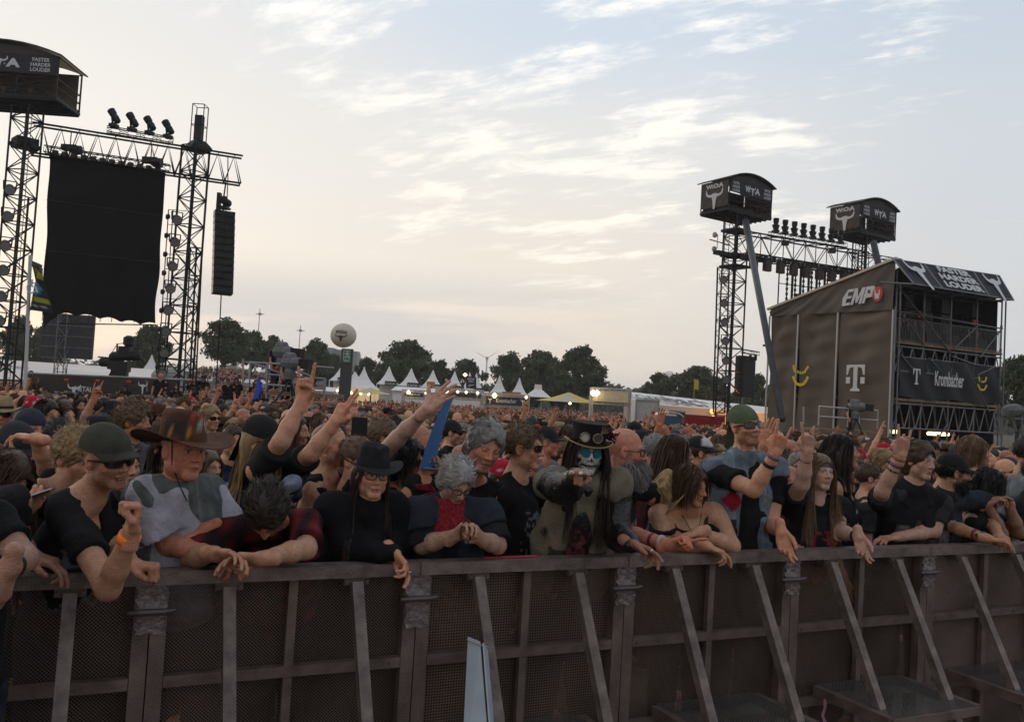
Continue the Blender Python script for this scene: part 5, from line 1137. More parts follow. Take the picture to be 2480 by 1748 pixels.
# ---- head in its own frame: x person's right, y forward, z up, origin at eye-nose centre
def head_ops(g, lod=0):
    j = g.get('jaw', 1.0); fem = g.get('fem', 0); ns_ = g.get('nose', 1.0); fat = g.get('fat', 0.0); op = g.get('open', 0)
    o = [('u', p_ell((0, -.018, .042), (.075, .095, .084)), 0), ('u', p_ell((0, .022, -.018), (.064+fat*.01, .068, .080)), .03),
         ('u', p_cone((-.040*j, .015, -.062), (.040*j, .015, -.062), .026+fat*.012, .026+fat*.012), .03), ('u', p_cone((-.012, .062, -.094), (.012, .062, -.094), .019*j+.002, .019*j+.002), .025),
         ('u', p_ell((.040, .052, -.018), (.022, .022, .020)), .02), ('u', p_ell((-.040, .052, -.018), (.022, .022, .020)), .02)]
    for s in (-1, 1):
        o.append(('u', p_cone((s*.014, .083, .027), (s*.044, .068, .026), .0085-.002*fem, .0075), .014))
        o.append(('s', p_ell((s*.031, .096, .006), (.017, .019, .0115)), .010))
        o.append(('u', p_ell((s*.031, .072, .008), (.0135, .0125, .0125)), .004))
    o += [('u', p_cone((0, .084, .020), (0, .103*ns_+.001, -.022), .007, .0095), .012), ('u', p_ell((0, .106*ns_, -.026), (.0105, .0105, .009)), .006)]
    for s in (-1, 1): o.append(('u', p_ell((s*.0125, .093, -.029), (.0078, .010, .0072)), .005))
    o += [('u', p_cone((-.018, .081, -.057), (.018, .081, -.057), .0055, .0055), .007), ('u', p_cone((0, .0855, -.0555), (0, .0855, -.0555), .0058, .0058), .007), ('u', p_cone((-.014, .081, -.068-op*.014), (.014, .081, -.068-op*.014), .0065, .0065), .007),
          ('s', p_cone((-.021, .090, -.0625-op*.006), (.021, .090, -.0625-op*.006), .0022+op*.006, .0022+op*.006), .003)]
    for s in (-1, 1):
        a = rad(18)*s; R_ = np.array([[math.cos(a), -math.sin(a), 0], [math.sin(a), math.cos(a), 0], [0, 0, 1]])
        o.append(('u', p_ell((s*.079, -.008, -.002), (.0085, .020, .032), R_), .006)); o.append(('s', p_ell((s*.088, -.003, .001), (.006, .010, .017), R_), .004))
    return o
SK = {'fair': (.60, .305, .19), 'tan': (.47, .225, .125), 'red': (.56, .225, .14), 'olive': (.42, .22, .12), 'brown': (.22, .11, .065), 'paint': (.48, .48, .47)}
def head_cols(hp, g):
    sk = np.array(g.get('skin', SK['fair'])); x, y, z = hp.T; ax = np.abs(x); C_ = np.repeat(sk[None], len(hp), 0)*(.90+.2*vnoise(hp, 45))[:, None]*(1+(vnoise(hp+5, 19)[:, None]-.5)*np.array([.20, .30, .34]))
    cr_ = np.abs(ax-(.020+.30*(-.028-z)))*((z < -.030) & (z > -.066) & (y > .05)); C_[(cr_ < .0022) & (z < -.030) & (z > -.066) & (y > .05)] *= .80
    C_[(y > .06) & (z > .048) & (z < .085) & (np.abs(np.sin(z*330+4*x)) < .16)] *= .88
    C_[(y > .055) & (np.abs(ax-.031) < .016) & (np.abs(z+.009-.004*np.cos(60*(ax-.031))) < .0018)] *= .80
    def blend(m, col, a=1.0):
        m = np.clip(m, 0, 1)[:, None]*a; C_[:] = C_*(1-m)+np.array(col)*m
    gs = lambda cx_, cy_, cz_, r_: np.exp(-(((ax-cx_)**2+(y-cy_)**2+(z-cz_)**2)/r_**2))
    blend(gs(.042, .06, -.022, .022)*.5+gs(0, .105, -.025, .015)*.5+gs(.08, 0, 0, .03)*.4, sk*np.array([1.12, .72, .66]))
    hc = np.array(g.get('haircol', (.06, .035, .02))); bc = np.array(g.get('beardcol', hc)); nz = vnoise(hp*[1, 1, .35], 260)
    if g.get('paint'):
        pm = ((y > .03) & (z < .075) & (z > -.11)).astype(float); blend(pm, SK['paint']); blend(gs(.031, .08, .008, .021)*1.6, (.02, .02, .02)); blend(((np.abs(z+.062) < .004+.004*nz) & (ax < .048) & (y > .03)).astype(float), (.02, .02, .02))
        for k in range(-4, 5): blend(((np.abs(x-k*.010) < .0018) & (np.abs(z+.062) < .017) & (y > .03)).astype(float), (.03, .03, .03), .8)
        blend(((ax < .006) & (z < -.018) & (z > -.036) & (y > .09)).astype(float), (.03, .03, .03)); blend(((ax > .046) & (z < -.02) & (vnoise(hp*[1, 1, .3], 90) > .55) & (y > 0)).astype(float), (.05, .05, .05))
    bw = g.get('beard', 0)
    if bw:
        m = ((z < -.030-.35*np.maximum(0, .045-ax)*(ax < .045)-.0) & (y > -.005-.0) & (z > -.14)).astype(float); mus = ((ax < .028) & (z < -.040) & (z > -.056) & (y > .06)).astype(float)
        side = ((y < .035) & (y > .0) & (z < .0) & (ax > .045)).astype(float); m = np.clip(np.maximum(np.maximum(m, mus), side*.8), 0, 1)
        lipz = ((ax < .022) & (z > -.073) & (z < -.052) & (y > .07)); m[lipz] = 0; blend(m*(.45+.75*nz), bc, min(1, bw))
    sc = g.get('scalp', 0)
    if sc:
        a_ = np.clip((np.where(y > .0, z-.055-.5*np.maximum(0, y-.03)*g.get('recede', .6), np.where(y > -.03, z-.0, z+.06)))/.01, 0, 1); ear = (ax > .070) & (y > -.03) & (y < .025) & (z < .04); a_[ear] = 0
        blend(a_*(.6+.5*nz), hc, sc)
    if not g.get('paint'):
        fem = g.get('fem', 0); bz = .0335+.10*np.maximum(0, .030-ax)*0-.16*np.maximum(0, ax-.034)
        bm_ = np.exp(-((z-bz)/(.0038-.001*fem))**2)*((ax > .012) & (ax < .047) & (y > .05)); blend(bm_*(.65+.6*nz), hc*.8, .9)
        lm = np.exp(-((x/.023)**2)**2-((z+.0625+g.get('open', 0)*.006)/(.0105+g.get('open', 0)*.008))**4)*(y > .072); blend(lm, sk*np.array([.80, .46, .45]) if not fem else sk*np.array([.85, .38, .38]), .75)
    op = g.get('open', 0); mz = z+.0625+op*.006
    blend(((np.abs(mz) < .0022+op*.0075) & (ax < .021) & (y > .070)).astype(float), (.05, .015, .012), .85)
    if op and not g.get('paint'): blend(((mz > op*.0005) & (mz < op*.006) & (ax < .017) & (y > .065)).astype(float), (.45, .42, .36), .9)
    if not g.get('closed'):
        ez = z-.008; ex = ax-.031; em = np.clip(1.6*(1-(ex/.0145)**2-(ez/.0062)**2), 0, 1)*(y > .06); blend(em, (.40, .37, .35)); look = g.get('look', 0)
        ir = np.clip(1.8*(1-(((x-np.sign(x)*.031-look*.004)/.0062)**2+(ez/.0062)**2)), 0, 1)*(y > .06); blend(ir, (.035, .025, .02))
        blend(np.exp(-((ez-.0068+.02*np.abs(ex))/.0020)**2)*(np.abs(ex) < .017)*(y > .06), (.04, .02, .015), .75+.2*g.get('fem', 0))
    else: blend(np.exp(-((z-.002)/.0022)**2)*(np.abs(ax-.031) < .016)*(y > .06), (.06, .03, .02), .8)
    blend(((np.abs(ax-.0085) < .0042) & (np.abs(z+.0355) < .0022) & (y > .084)).astype(float), (.06, .02, .015), .8)
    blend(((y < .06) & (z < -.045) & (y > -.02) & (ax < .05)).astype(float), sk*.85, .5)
    return C_
# ---- hands: local x thumb side, y along fingers, z back of the hand
CURL = {'ext': (4, 6, 4), 'rel': (22, 30, 18), 'half': (45, 55, 35), 'fist': (84, 98, 60), 'sl': (10, 14, 8)}
POSE = {'horns': ('ext', 'fist', 'fist', 'ext', 'over'), 'fist': ('fist',)*4+('over',), 'open': ('ext', 'sl', 'sl', 'sl', 'out'), 'relax': ('rel', 'rel', 'half', 'half', 'near'), 'point': ('ext', 'fist', 'fist', 'fist', 'over'),
        'grip': ('half', 'half', 'half', 'half', 'grip'), 'clasp': ('rel', 'rel', 'rel', 'rel', 'near'), 'loose': ('sl', 'rel', 'half', 'fist', 'near'), 'peace': ('ext', 'ext', 'fist', 'fist', 'over')}
def hand_ops(pose):
    pz = POSE[pose]; X_ = (.030, .010, -.010, -.028); Y_ = (.090, .095, .090, .080); Ls = ((.042, .026, .021), (.047, .029, .022), (.043, .027, .021), (.034, .021, .018)); Rr = (.0098, .0100, .0094, .0082)
    o = [('u', p_cone((.004, -.05, 0), (.004, .0, 0), .027, .024), 0), ('u', p_ell((0, .045, -.002), (.040, .052, .0145)), .018)]
    for i in range(4):
        o.append(('u', p_cone((X_[i]*.6, .01, 0), (X_[i], Y_[i], .002), .0125, .0112), .010)); p = np.array([X_[i], Y_[i], .001]); a = 0; sp = (.10, .02, -.05, -.14)[i] if pose in ('open', 'horns') else (.04, .01, -.02, -.05)[i]
        for k in range(3):
            a += rad(CURL[pz[i]][k]); q = p+Ls[i][k]*np.array([math.sin(sp)*math.cos(a), math.cos(a)*math.cos(sp), -math.sin(a)]); r0_ = Rr[i]*(1-.09*k); o.append(('u', p_cone(p, q, r0_, r0_*.91), .0035 if k else .006)); p = q
    T = {'over': ((.030, .018, -.008), (.046, .048, -.020), (.030, .070, -.036), (.004, .078, -.042)), 'out': ((.026, .015, -.004), (.052, .040, -.008), (.078, .062, -.010), (.098, .082, -.010)),
         'near': ((.028, .015, -.006), (.046, .045, -.016), (.050, .072, -.026), (.048, .095, -.032)), 'grip': ((.028, .015, -.008), (.044, .040, -.028), (.036, .062, -.046), (.018, .080, -.055))}[pz[4]]
    for a, b, r1, r2 in zip(T, T[1:], (.0155, .0120, .0105), (.0125, .0110, .0090)): o.append(('u', p_cone(a, b, r1, r2), .008))
    return o
SKINM = mat('skin', rough=.50, attr=True, noise=.14, nscale=45, bump=.35, bscale=160, spec=.4)
HAIRM = mat('hair_strands', rough=.5, attr=True, spec=.35); HAIRMC = mat('hair_tinted', rough=.5, attr=True, objcol=True, spec=.35)
CLM = mat('worn_cloth', rough=.92, attr=True, noise=.22, nscale=16, bump=.35, bscale=70, spec=.15); CLMC = mat('worn_cloth_tinted', rough=.92, attr=True, objcol=True, noise=.2, nscale=14, bump=.3, bscale=70, spec=.15)
LEATH = mat('leather_cloth', rough=.38, attr=True, noise=.2, nscale=10, bump=.4, bscale=60, spec=.5)
HATM = mat('hat_felt', rough=.85, attr=True, noise=.25, nscale=18, bump=.3, bscale=120, spec=.2); HATMC = mat('hat_tinted', rough=.85, attr=True, objcol=True, noise=.2, nscale=18, spec=.2)
GLS = mat('dark_lens', (.012, .010, .010), .12, spec=.6); FRM = mat('spectacle_frame', (.02, .018, .018), .3); METAL = mat('bright_metal', (.5, .48, .44), .3, .9)
def rotframe(yaw, pitch=0, roll=0):
    "columns: person's right, forward, up. yaw 0 looks at the camera side (-Y), +90 looks to image right (+X)"
    y, p, r = rad(yaw), rad(pitch), rad(roll); f = np.array([math.sin(y)*math.cos(p), -math.cos(y)*math.cos(p), math.sin(p)]); x0 = nrm(np.cross([math.sin(y), -math.cos(y), 0], [0, 0, 1])); u = np.cross(x0, f)
    x1 = x0*math.cos(r)+u*math.sin(r); u1 = -x0*math.sin(r)+u*math.cos(r); return np.stack([x1, f, u1], 1)
def wrinkle(sd, amp, fr=9):
    r = np.random.RandomState(sd); A = r.normal(size=(5, 3))*fr*np.array([1, 1, 1.2]); ph = r.rand(5)*6.28
    def w_(P):
        q = P+.03*np.sin(P[:, [1, 2, 0]]*14+ph[0]); s = 0
        for k in range(5): s = s+(1-np.abs(np.sin(q@A[k].astype(f32)+ph[k])))**2
        return (-(s-1.7)*amp*.5).astype(f32)
    return w_
def nrmr(a): return a/(np.linalg.norm(a, axis=1)[:, None]+1e-9)
class Person:
    def __init__(s, head, R, g, neck=None, pel=None, byaw=None, sh=None, arms=None, scale=1.0, ground=0.0, build=1.0, legs=True):
        g.setdefault('hs', 1.0); g['hs'] *= (.90 if g.get('fem') else .935); s.H = np.asarray(head, float); s.R = R; s.g = g; s.k = scale; k = scale; s.byaw = byaw; s.B = rotframe(byaw); bx, bf, bz = s.B.T
        s.N = np.asarray(neck, float) if neck is not None else s.H+R@np.array([0, -.03, -.11])*k*g.get('hs', 1)+np.array([0, 0, -.072])*k-bf*.015
        s.P = s.N+np.array([0, 0, -.50])*k if pel is None else np.asarray(pel, float); s.up = nrm(s.N-s.P); s.bx = bx; s.bf = nrm(np.cross(s.up, bx)); s.bx = nrm(np.cross(s.bf, s.up)); s.TB = np.stack([s.bx, s.bf, s.up], 1)
        hw = (.172 if g.get('fem') else .195)*k*build; s.build = build
        s.S = [s.N+s.bx*hw-s.up*.055*k, s.N-s.bx*hw-s.up*.055*k] if sh is None else [np.asarray(q, float) for q in sh]
        s.ground = ground; s.E = [None, None]; s.Wr = [None, None]; s.hp = [None, None]; s.hd = [None, None]; s.hn = [None, None]
        for i in (0, 1):
            a = (arms or {}).get('RL'[i])
            sgn = 1 if i == 0 else -1
            if a is None: s.E[i] = s.S[i]+(-s.up*.285+s.bx*sgn*.05)*k; s.Wr[i] = s.E[i]+(np.array([0, 0, -.22])+s.bf*.09)*k; s.hp[i] = 'relax'; s.hd[i] = np.array([0, 0, -1.])+s.bf*.2; s.hn[i] = -s.bx*sgn
            else: s.E[i], s.Wr[i] = np.asarray(a[0], float), np.asarray(a[1], float); s.hp[i] = a[2]; s.hd[i] = nrm(np.asarray(a[3], float)-s.Wr[i]); s.hn[i] = a[4]
            # keep limb lengths human
            for a_, b_, Lm in ((s.S, s.E, .315*k), (s.E, s.Wr, .275*k)):
                v_ = b_[i]-a_[i]; n_ = np.linalg.norm(v_)
                if n_ > Lm:
                    sh_ = v_/n_*Lm-v_
                    if b_ is s.E: pass
            s.len = [np.linalg.norm(s.E[i]-s.S[i]), np.linalg.norm(s.Wr[i]-s.E[i])]
    def torso(s, off=0.0, arms=True, to=None, sleeve=None, loose=0.0):
        k = s.k; b = s.build; T = s.TB; L_ = np.linalg.norm(s.N-s.P); g = s.g; m = .5*(s.N+s.P); fat = g.get('belly', 0); fem = g.get('fem', 0)
        o = [('u', p_ell(s.N-s.up*.20*L_/.5, np.array([.158*b+off, .112*b+off, .185+off])*k, T), 0), ('u', p_ell(s.N-s.up*L_*.72+s.bf*fat*.04, np.array([.138*b+off+loose+fat*.03, .105*b+off+loose*.7+fat*.05, .17+off])*k, T), .07*k), ('u', p_ell(s.P, np.array([.160*b+off+loose, .115*b+off+loose*.6, .13+off])*k, T), .06*k)]
        if fem:
            for e in (-1, 1): o.append(('u', p_ell(s.N-s.up*.235+s.bx*e*.075+s.bf*.085, np.array([.062, .055, .062])*k+off*.5, T), .04))
        for i in (0, 1):
            o.append(('u', p_cone(s.N+s.up*.015*k, s.S[i]+s.up*.008, (.045+off)*k, (.050+off)*k), .05*k)); S_, E_ = s.S[i], s.E[i]; t = 1.0 if sleeve is None else min(sleeve, 1.0); e = S_+(E_-S_)*t
            if not arms: o.append(('u', p_ell(S_+(s.N-S_)*.12, np.array([.046+off*.8]*3)*k), .04)); continue
            r1 = (.0395*b+off+(loose*.75 if sleeve else 0)+.008*(1-t))*k; o.append(('u', (('k',)+p_cone(S_, e, (.051*b+off)*k, r1)[1:]+(nrm(E_-S_).astype(f32),)) if sleeve is not None and sleeve < 1 else p_cone(S_, e, (.051*b+off)*k, r1), .045*k if sleeve is None or sleeve >= 1 else .03*k))
            if sleeve is None or sleeve > 1:
                f = 1.0 if sleeve is None else min(1, sleeve-1); w_ = E_+(s.Wr[i]-E_)*f; o.append(('u', p_cone(E_, E_+(w_-E_)*.35, (.0385+off)*k, (.0400+off)*k), .02)); o.append(('u', p_cone(E_+(w_-E_)*.35, w_, (.0395+off)*k, (.0258+off+.013*(1-f))*k), .015))
        return o
    def neckops(s): return [('u', p_cone(s.H+s.R@np.array([0, -.022, -.055])*s.k, s.N+s.up*.0, .050*s.k*(.86 if s.g.get('fem') else 1.0)+.006*s.g.get('fat', 0), .056*s.k*(.88 if s.g.get('fem') else 1)), .035)]
    def headop(s): return [('f', s.H.astype(f32), s.R.astype(f32), s.k*s.g.get('hs', 1), head_ops(s.g), .03)]
    def legops(s, off=0.0):
        o = []; k = s.k; g0 = s.ground
        for sgn in (1, -1):
            h = s.P+s.bx*sgn*.085*k-np.array([0, 0, .05]); kn = np.array([h[0]+s.bf[0]*.05+s.bx[0]*sgn*.02, h[1]+s.bf[1]*.05+s.bx[1]*sgn*.02, g0+(h[2]-g0)*.50]); an = np.array([kn[0]-s.bf[0]*.04, kn[1]-s.bf[1]*.04, g0+.09])
            o += [('u', p_cone(h, kn, (.085+off)*k, (.056+off)*k), .04), ('u', p_cone(kn, an, (.055+off)*k, (.040+off*1.3)*k), .03)]
            if off == 0: bd = rotframe(s.byaw); o.append(('u', p_ell(an+bd[:, 1]*.07-[0, 0, .045], (.045, .125, .042), bd), .03))
        return o
    def bbox(s, pts, m): P = np.array(pts); return P.min(0)-m, P.max(0)+m
    def handframe(s, i):
        d = s.hd[i]; n = np.asarray(s.hn[i], float); n = n-d*np.dot(n, d)
        if np.linalg.norm(n) < .1: n = np.cross(d, s.bx)
        n = nrm(n); z = -n; x = np.cross(d, z)      # right-handed: x thumb side for one hand
        sgn = 1 if i == 0 else -1
        # right hand: palm n, fingers d, thumb = d x n flipped by side
        x = np.cross(d, n)*sgn; return np.stack([x, d, z], 1)
    def build_mesh(s, hh=.0036, hb=.013, hhand=.0042, legs=True, hands=True):
        V_, F_, C_ = [], [], []; n = 0; sk = np.array(s.g.get('skin', SK['fair'])); ask = np.array(s.g.get('armskin', sk))
        def add(v, q, c):
            nonlocal n
            V_.append(v); F_.append(q+n); C_.append(c); n += len(v)
        k = s.k; tors = s.torso(); H = s.H
        # head and neck: fine grid
        ho = s.headop()+s.neckops()+[o for o in tors if np.linalg.norm((o[1][1])-s.N) < .6]
        lo, hi = s.bbox([H], .135*k); zlo = s.N-s.up*.02; lo = np.minimum(lo, s.N-[.07, .07, .05]); hi = np.maximum(hi, s.N+[.07, .07, .0]); v, q = mesher(ho, lo, hi, hh)
        hp = ((v-H)@s.R)/(k*s.g.get('hs', 1)); c = head_cols(hp, s.g); add(v, q, c)
        bo = s.neckops()+tors+(s.legops() if legs else []); pts = [s.N, s.P, *s.S, *s.E, *s.Wr]; lo, hi = s.bbox(pts, .2); lo[2] = min(lo[2], s.ground-.02) if legs else lo[2]; v, q = mesher(bo, lo, hi, hb)
        c = np.repeat(ask[None], len(v), 0)*(.88+.24*vnoise(v, 14))[:, None]
        if s.g.get('tattoo'): 
            dd = np.minimum(prim(p_cone(s.E[0], s.Wr[0], .05, .05), v), prim(p_cone(s.E[1], s.Wr[1], .05, .05), v)) < .01; c[dd & (vnoise(v, 40) > .55)] *= .45
        add(v, q, c)
        if hands:
            for i in (0, 1):
                if s.hp[i] is None: continue
                Rh = s.handframe(i); sc = k*(.87 if s.g.get('fem') else .95); wr = s.Wr[i]
                oo = [('f', wr.astype(f32), Rh.astype(f32), sc, hand_ops(s.hp[i]), 0), ('u', p_cone(s.E[i]*.25+wr*.75, wr, .0295*k, .0250*k), .02)]
                c0 = wr+Rh[:, 1]*.075; v, q = mesher(oo, c0-.135, c0+.135, hhand); hc = np.repeat((ask*np.array([1.03, .92, .88]))[None], len(v), 0)*(.86+.26*vnoise(v, 60))[:, None]
                hl = ((v-wr)@Rh)/sc; hc[(np.abs(hl[:, 1]-.093) < .010) & (hl[:, 2] > .004)] *= np.array([1.0, .85, .82]); add(v, q, hc)
        return np.concatenate(V_), np.concatenate(F_), np.concatenate(C_)
    def garment(s, kind, h=.010, seed=0):
        """kind: dict off, sleeve, loose, col, print, open, hem, amp"""
        off = kind.get('off', .012); o = s.torso(off, True, sleeve=kind.get('sleeve', .6) or .001, loose=kind.get('loose', .012)) if kind.get('sleeve', .6) else s.torso(off, False, loose=kind.get('loose', .01))
        if kind.get('hood'): o.append(('u', p_ell(s.N-s.bf*.06+s.up*.02, (.10, .06, .05), s.TB), .03))
        if kind.get('collar'):
            for e in (-1, 1): o.append(('u', p_cone(s.N+s.bx*e*.055-s.bf*.03+s.up*.055, s.N+s.bx*e*.075+s.bf*.085-s.up*.06, .017, .022), .012))
        if kind.get('tank'):
            for e in (-1, 1): o.append(('s', p_cone(s.N+s.bx*e*.235-s.up*.02, s.N+s.bx*e*.215-s.up*.12, .10, .085), .01))
            o.append(('s', p_ell(s.N+s.bf*.10+s.up*.0, (.075, .09, .10), s.TB), .01))
        if kind.get('vneck'): o.append(('s', p_ell(s.N+s.bf*.10-s.up*.01, (.052, .08, .085), s.TB), .006))
        if kind.get('offsh'): o.append(('i', s.N-s.up*.065, s.up.copy(), .008))
        o.append(('w', wrinkle(seed, kind.get('amp', .013), kind.get('fr', 9))))
        hem = s.P-s.up*kind.get('hem', .10)*s.k; o.append(('i', hem, (-s.up), .01))
        if kind.get('open'): o.append(('s', p_cone(s.N+s.bf*.165+s.up*.05, s.P+s.bf*.185-s.up*.2, kind['open'], kind['open']*1.25), .008))
        pts = [s.N, s.P, *s.S]+([s.E[0], s.E[1]] if kind.get('sleeve', .6) else [])+([s.Wr[0], s.Wr[1]] if (kind.get('sleeve') or 0) > 1 else []); lo, hi = s.bbox(pts, .2); v, q = mesher(o, lo, hi, h)
        if kind.get('tube'): v = v
        col = np.array(kind.get('col', (.012, .012, .014))); c = np.repeat(col[None], len(v), 0).astype(float); tl = (v-s.N)@s.TB; c *= (.85+.3*vnoise(v, 9))[:, None]
        pr = kind.get('print')
        if pr:
            nz = vnoise(tl*[1, .2, 1]+seed*.37, pr.get('f', 60)); x0 = pr.get('x', 0); m = (tl[:, 1] > .02) & (np.abs(tl[:, 0]-x0) < pr.get('w', .10)) & (tl[:, 2] < pr.get('t', -.12)) & (tl[:, 2] > pr.get('b', -.36)) & (nz > pr.get('th', .5)); c[m] = np.array(pr['col'])*(.5+.8*nz[m])[:, None]
        if kind.get('plaid'):
            pc = np.array(kind['plaid']); a_ = np.sin(tl[:, 0]*70)*.5+.5; b_ = np.sin(tl[:, 2]*70)*.5+.5; c = col*(1-(a_*b_))[:, None]+pc*(a_*b_)[:, None]
        if kind.get('denim'):
            c *= (.75+.5*vnoise(v*[1, 1, .4], 50))[:, None]; seam = (np.abs(np.abs(tl[:, 0])-.085) < .004) | (np.abs(tl[:, 2]+.16) < .004); c[seam] *= 1.45
        for pt in kind.get('patch', []):
            sx, sz, w_, h_, pc = pt[:5]; m = (tl[:, 1] > -.02) & (np.abs(tl[:, 0]-sx) < w_) & (np.abs(tl[:, 2]-sz) < h_)
            if len(pt) > 5: m = (tl[:, 1] > -.02) & (np.abs(tl[:, 0]-sx)/w_+np.abs(tl[:, 2]-sz)/h_ < 1)
            n_ = vnoise(tl, 90)[m]; c[m] = np.array(pc)*(.6+.8*n_)[:, None]
        if kind.get('camo'):
            nz = vnoise(tl+3, 24); c[nz > .58] = (.10, .09, .06); c[nz < .36] = (.035, .035, .03)
        return v, q, c
    def trousers(s, col=(.02, .022, .03), h=.018):
        o = s.legops(.014)+[('u', p_ell(s.P, np.array([.168, .122, .135])*s.k, s.TB), .05)]; lo, hi = s.bbox([s.P], .3); lo[2] = s.ground+.03; o.append(('i', s.P+s.up*.07, s.up.copy(), .01)); v, q = mesher(o, lo, hi, h); return v, q, np.repeat(np.array(col)[None], len(v), 0)*(.8+.4*vnoise(v, 8))[:, None]
    # ---- hair
    def l2w(s, P): return s.H+(np.asarray(P)*s.k*s.g.get('hs', 1))@s.R.T
    def hair(s, style, col, n=900, seed=0, width=.004, h=.0055, length=None, hatted=False):
        r = np.random.RandomState(seed+77); col = np.array(col); V_, F_, C_ = [], [], []; nn = 0
        thick = {'short': .012, 'curly': .026, 'medium': .020, 'long': .013, 'bob': .024, 'mop': .034, 'crown': .010}[style]; zc_ = .0
        o = [('u', p_ell((0, -.020, .044), (.075+thick, .095+thick, .084+thick*1.0)), 0)]
        if style in ('long', 'bob', 'medium', 'mop'): o.append(('u', p_ell((0, -.055, -.03), (.082+thick*.7, .055+thick*.6, .085)), .03))
        if style == 'long':
            for e in (-1, 1): o.append(('u', p_cone((e*.070, -.045, .0), (e*.082, -.060, -.19), .030, .018), .03))
            o.append(('u', p_cone((0, -.085, -.03), (0, -.105, -.24), .045, .035), .03))
        fa = .012 if style == 'long' else (.016 if style == 'bob' else .0); o.append(('s', p_ell((0, .105, -.045), (.066+fa, .082, .122-.0)), .010))
        if style in ('short', 'crown', 'curly'):
            for e in (-1, 1): o.append(('s', p_ell((e*.088, .004, -.035), (.032, .030, .060)), .008))
            o.append(('i', np.array([0, 0, -.058], f32), np.array([0, .35, -1.0], f32), .01))
        if style == 'crown': o.append(('s', p_ell((0, .03, .11), (.06, .085, .06)), .012))
        if hatted: o.append(('i', np.array([0, 0, .040], f32), np.array([0, .2, 1.0], f32), .01)); thick_ = thick
        L_ = length or {'short': .022, 'curly': .035, 'medium': .07, 'long': .42, 'bob': .17, 'mop': .05, 'crown': .015}[style]
        fr = 130 if style in ('curly', 'mop') else 70; am = .013 if style in ('curly', 'mop') else (.010 if style in ('medium', 'bob') else .006)
        st = np.array([1, 1, 1]) if style in ('curly', 'mop') else (np.array([1, 1, .12]) if L_ > .1 else np.array([1, .35, .5])); o.append(('w', lambda P: (am*(vnoise(P*st+seed, fr)-.5)+am*.6*(vnoise(P+seed, fr*.5)-.5)).astype(f32)))
        v, q = mesher(o, (-.15, -.19, -.30 if style == 'long' else -.16), (.15, .13, .19), h); c = col*(.55+.7*vnoise(v*st+seed, 150))[:, None]; V_.append(s.l2w(v)); F_.append(q); C_.append(c); nn += len(v)
        L_ = length or {'short': .022, 'curly': .035, 'medium': .07, 'long': .42, 'bob': .17, 'mop': .05, 'crown': .015}[style]; ns_ = {'short': 3, 'curly': 4, 'medium': 5, 'long': 14, 'bob': 8, 'mop': 5, 'crown': 3}[style]
        if n:
            D = r.normal(size=(n*3, 3)); D /= np.linalg.norm(D, axis=1)[:, None]; root = D*np.array([.078, .098, .088])+np.array([0, -.020, .044]); sd = ev(o[:-1], (root*1.01).astype(f32)); keep = (sd < thick*.5) & (root[:, 2] > -.045 if L_ < .1 else root[:, 2] > -.01)
            if hatted: keep &= root[:, 2] < .030
            root = root[keep][:n]; D = D[keep][:n]; root = root*(1.0 if style in ('long', 'short', 'crown') else 1.12); m = len(root); cur = s.l2w(root); step = L_/ns_; 
            cmb = np.stack([np.sign(root[:, 0])*.7*(root[:, 1] > -.04), (-.95 if style == 'bob' else -.65)-0*root[:, 0], -.5-.0*root[:, 0]], 1); cmb = cmb-(cmb*D).sum(1)[:, None]*D
            dirv = (D@s.R.T) if style in ('short', 'curly', 'mop', 'crown') else nrmr(cmb+D*.12)@s.R.T; ids = np.floor(root*55).astype(int)@np.array([7, 13, 29]); rr = np.random.RandomState(3).rand(997, 3)-.5; cl = rr[ids % 997]
            body = s.neckops()+s.torso(.012)+[('f', s.H.astype(f32), s.R.astype(f32), s.k*s.g.get('hs', 1), [('u', p_ell((0, -.020, .044), (.075+thick*.8, .095+thick*.8, .084+thick*.9)), 0), ('u', p_ell((0, .070, -.035), (.070, .085, .13)), .02)] if L_ > .1 else o[:1], 0)]; back = -s.R[:, 1]; pth = [cur.copy()]
            for k in range(ns_):
                t = k/ns_
                if L_ > .1: gr = np.array([0, 0, -1.])*(.9+1.6*t)+back*.2*(1-t)+cl*(.34)+(r.rand(m, 3)-.5)*.20
                elif style in ('curly', 'mop'): gr = cl*2.0+(r.rand(m, 3)-.5)*1.2
                elif style == 'medium': gr = np.array([0, 0, -1.])*.35*(t+.3)+back*.3+cl*.45+(r.rand(m, 3)-.5)*.4-(D@s.R.T)*.14*(t > .3)
                else: gr = s.R[:, 1]*.5*(root[:, 2:3] > .07)+cl*.9+np.array([0, 0, -.4])*(root[:, 2:3] < .05)
                dirv = dirv*.55+gr*.45; dirv /= np.linalg.norm(dirv, axis=1)[:, None]; nx = cur+dirv*step
                if L_ > .1:
                    for it in range(2):
                        P = nx.astype(f32); d = ev(body, P); bad = d < .003
                        if bad.any():
                            Pb = P[bad]; db = d[bad]; e = .004; gd = np.stack([ev(body, Pb+np.array(a_, f32)*e)-db for a_ in ((1, 0, 0), (0, 1, 0), (0, 0, 1))], 1); gd /= np.linalg.norm(gd, axis=1)[:, None]+1e-6; nx[bad] += gd*(.005-db)[:, None]
                cur = nx; pth.append(cur.copy())
            pth = np.array(pth); K_ = len(pth); tan = np.gradient(pth, axis=0); sv = np.cross(tan, r.normal(size=(1, m, 3))); sv /= np.linalg.norm(sv, axis=2)[:, :, None]+1e-9; wd = width*np.linspace(1, .35, K_)[:, None, None]
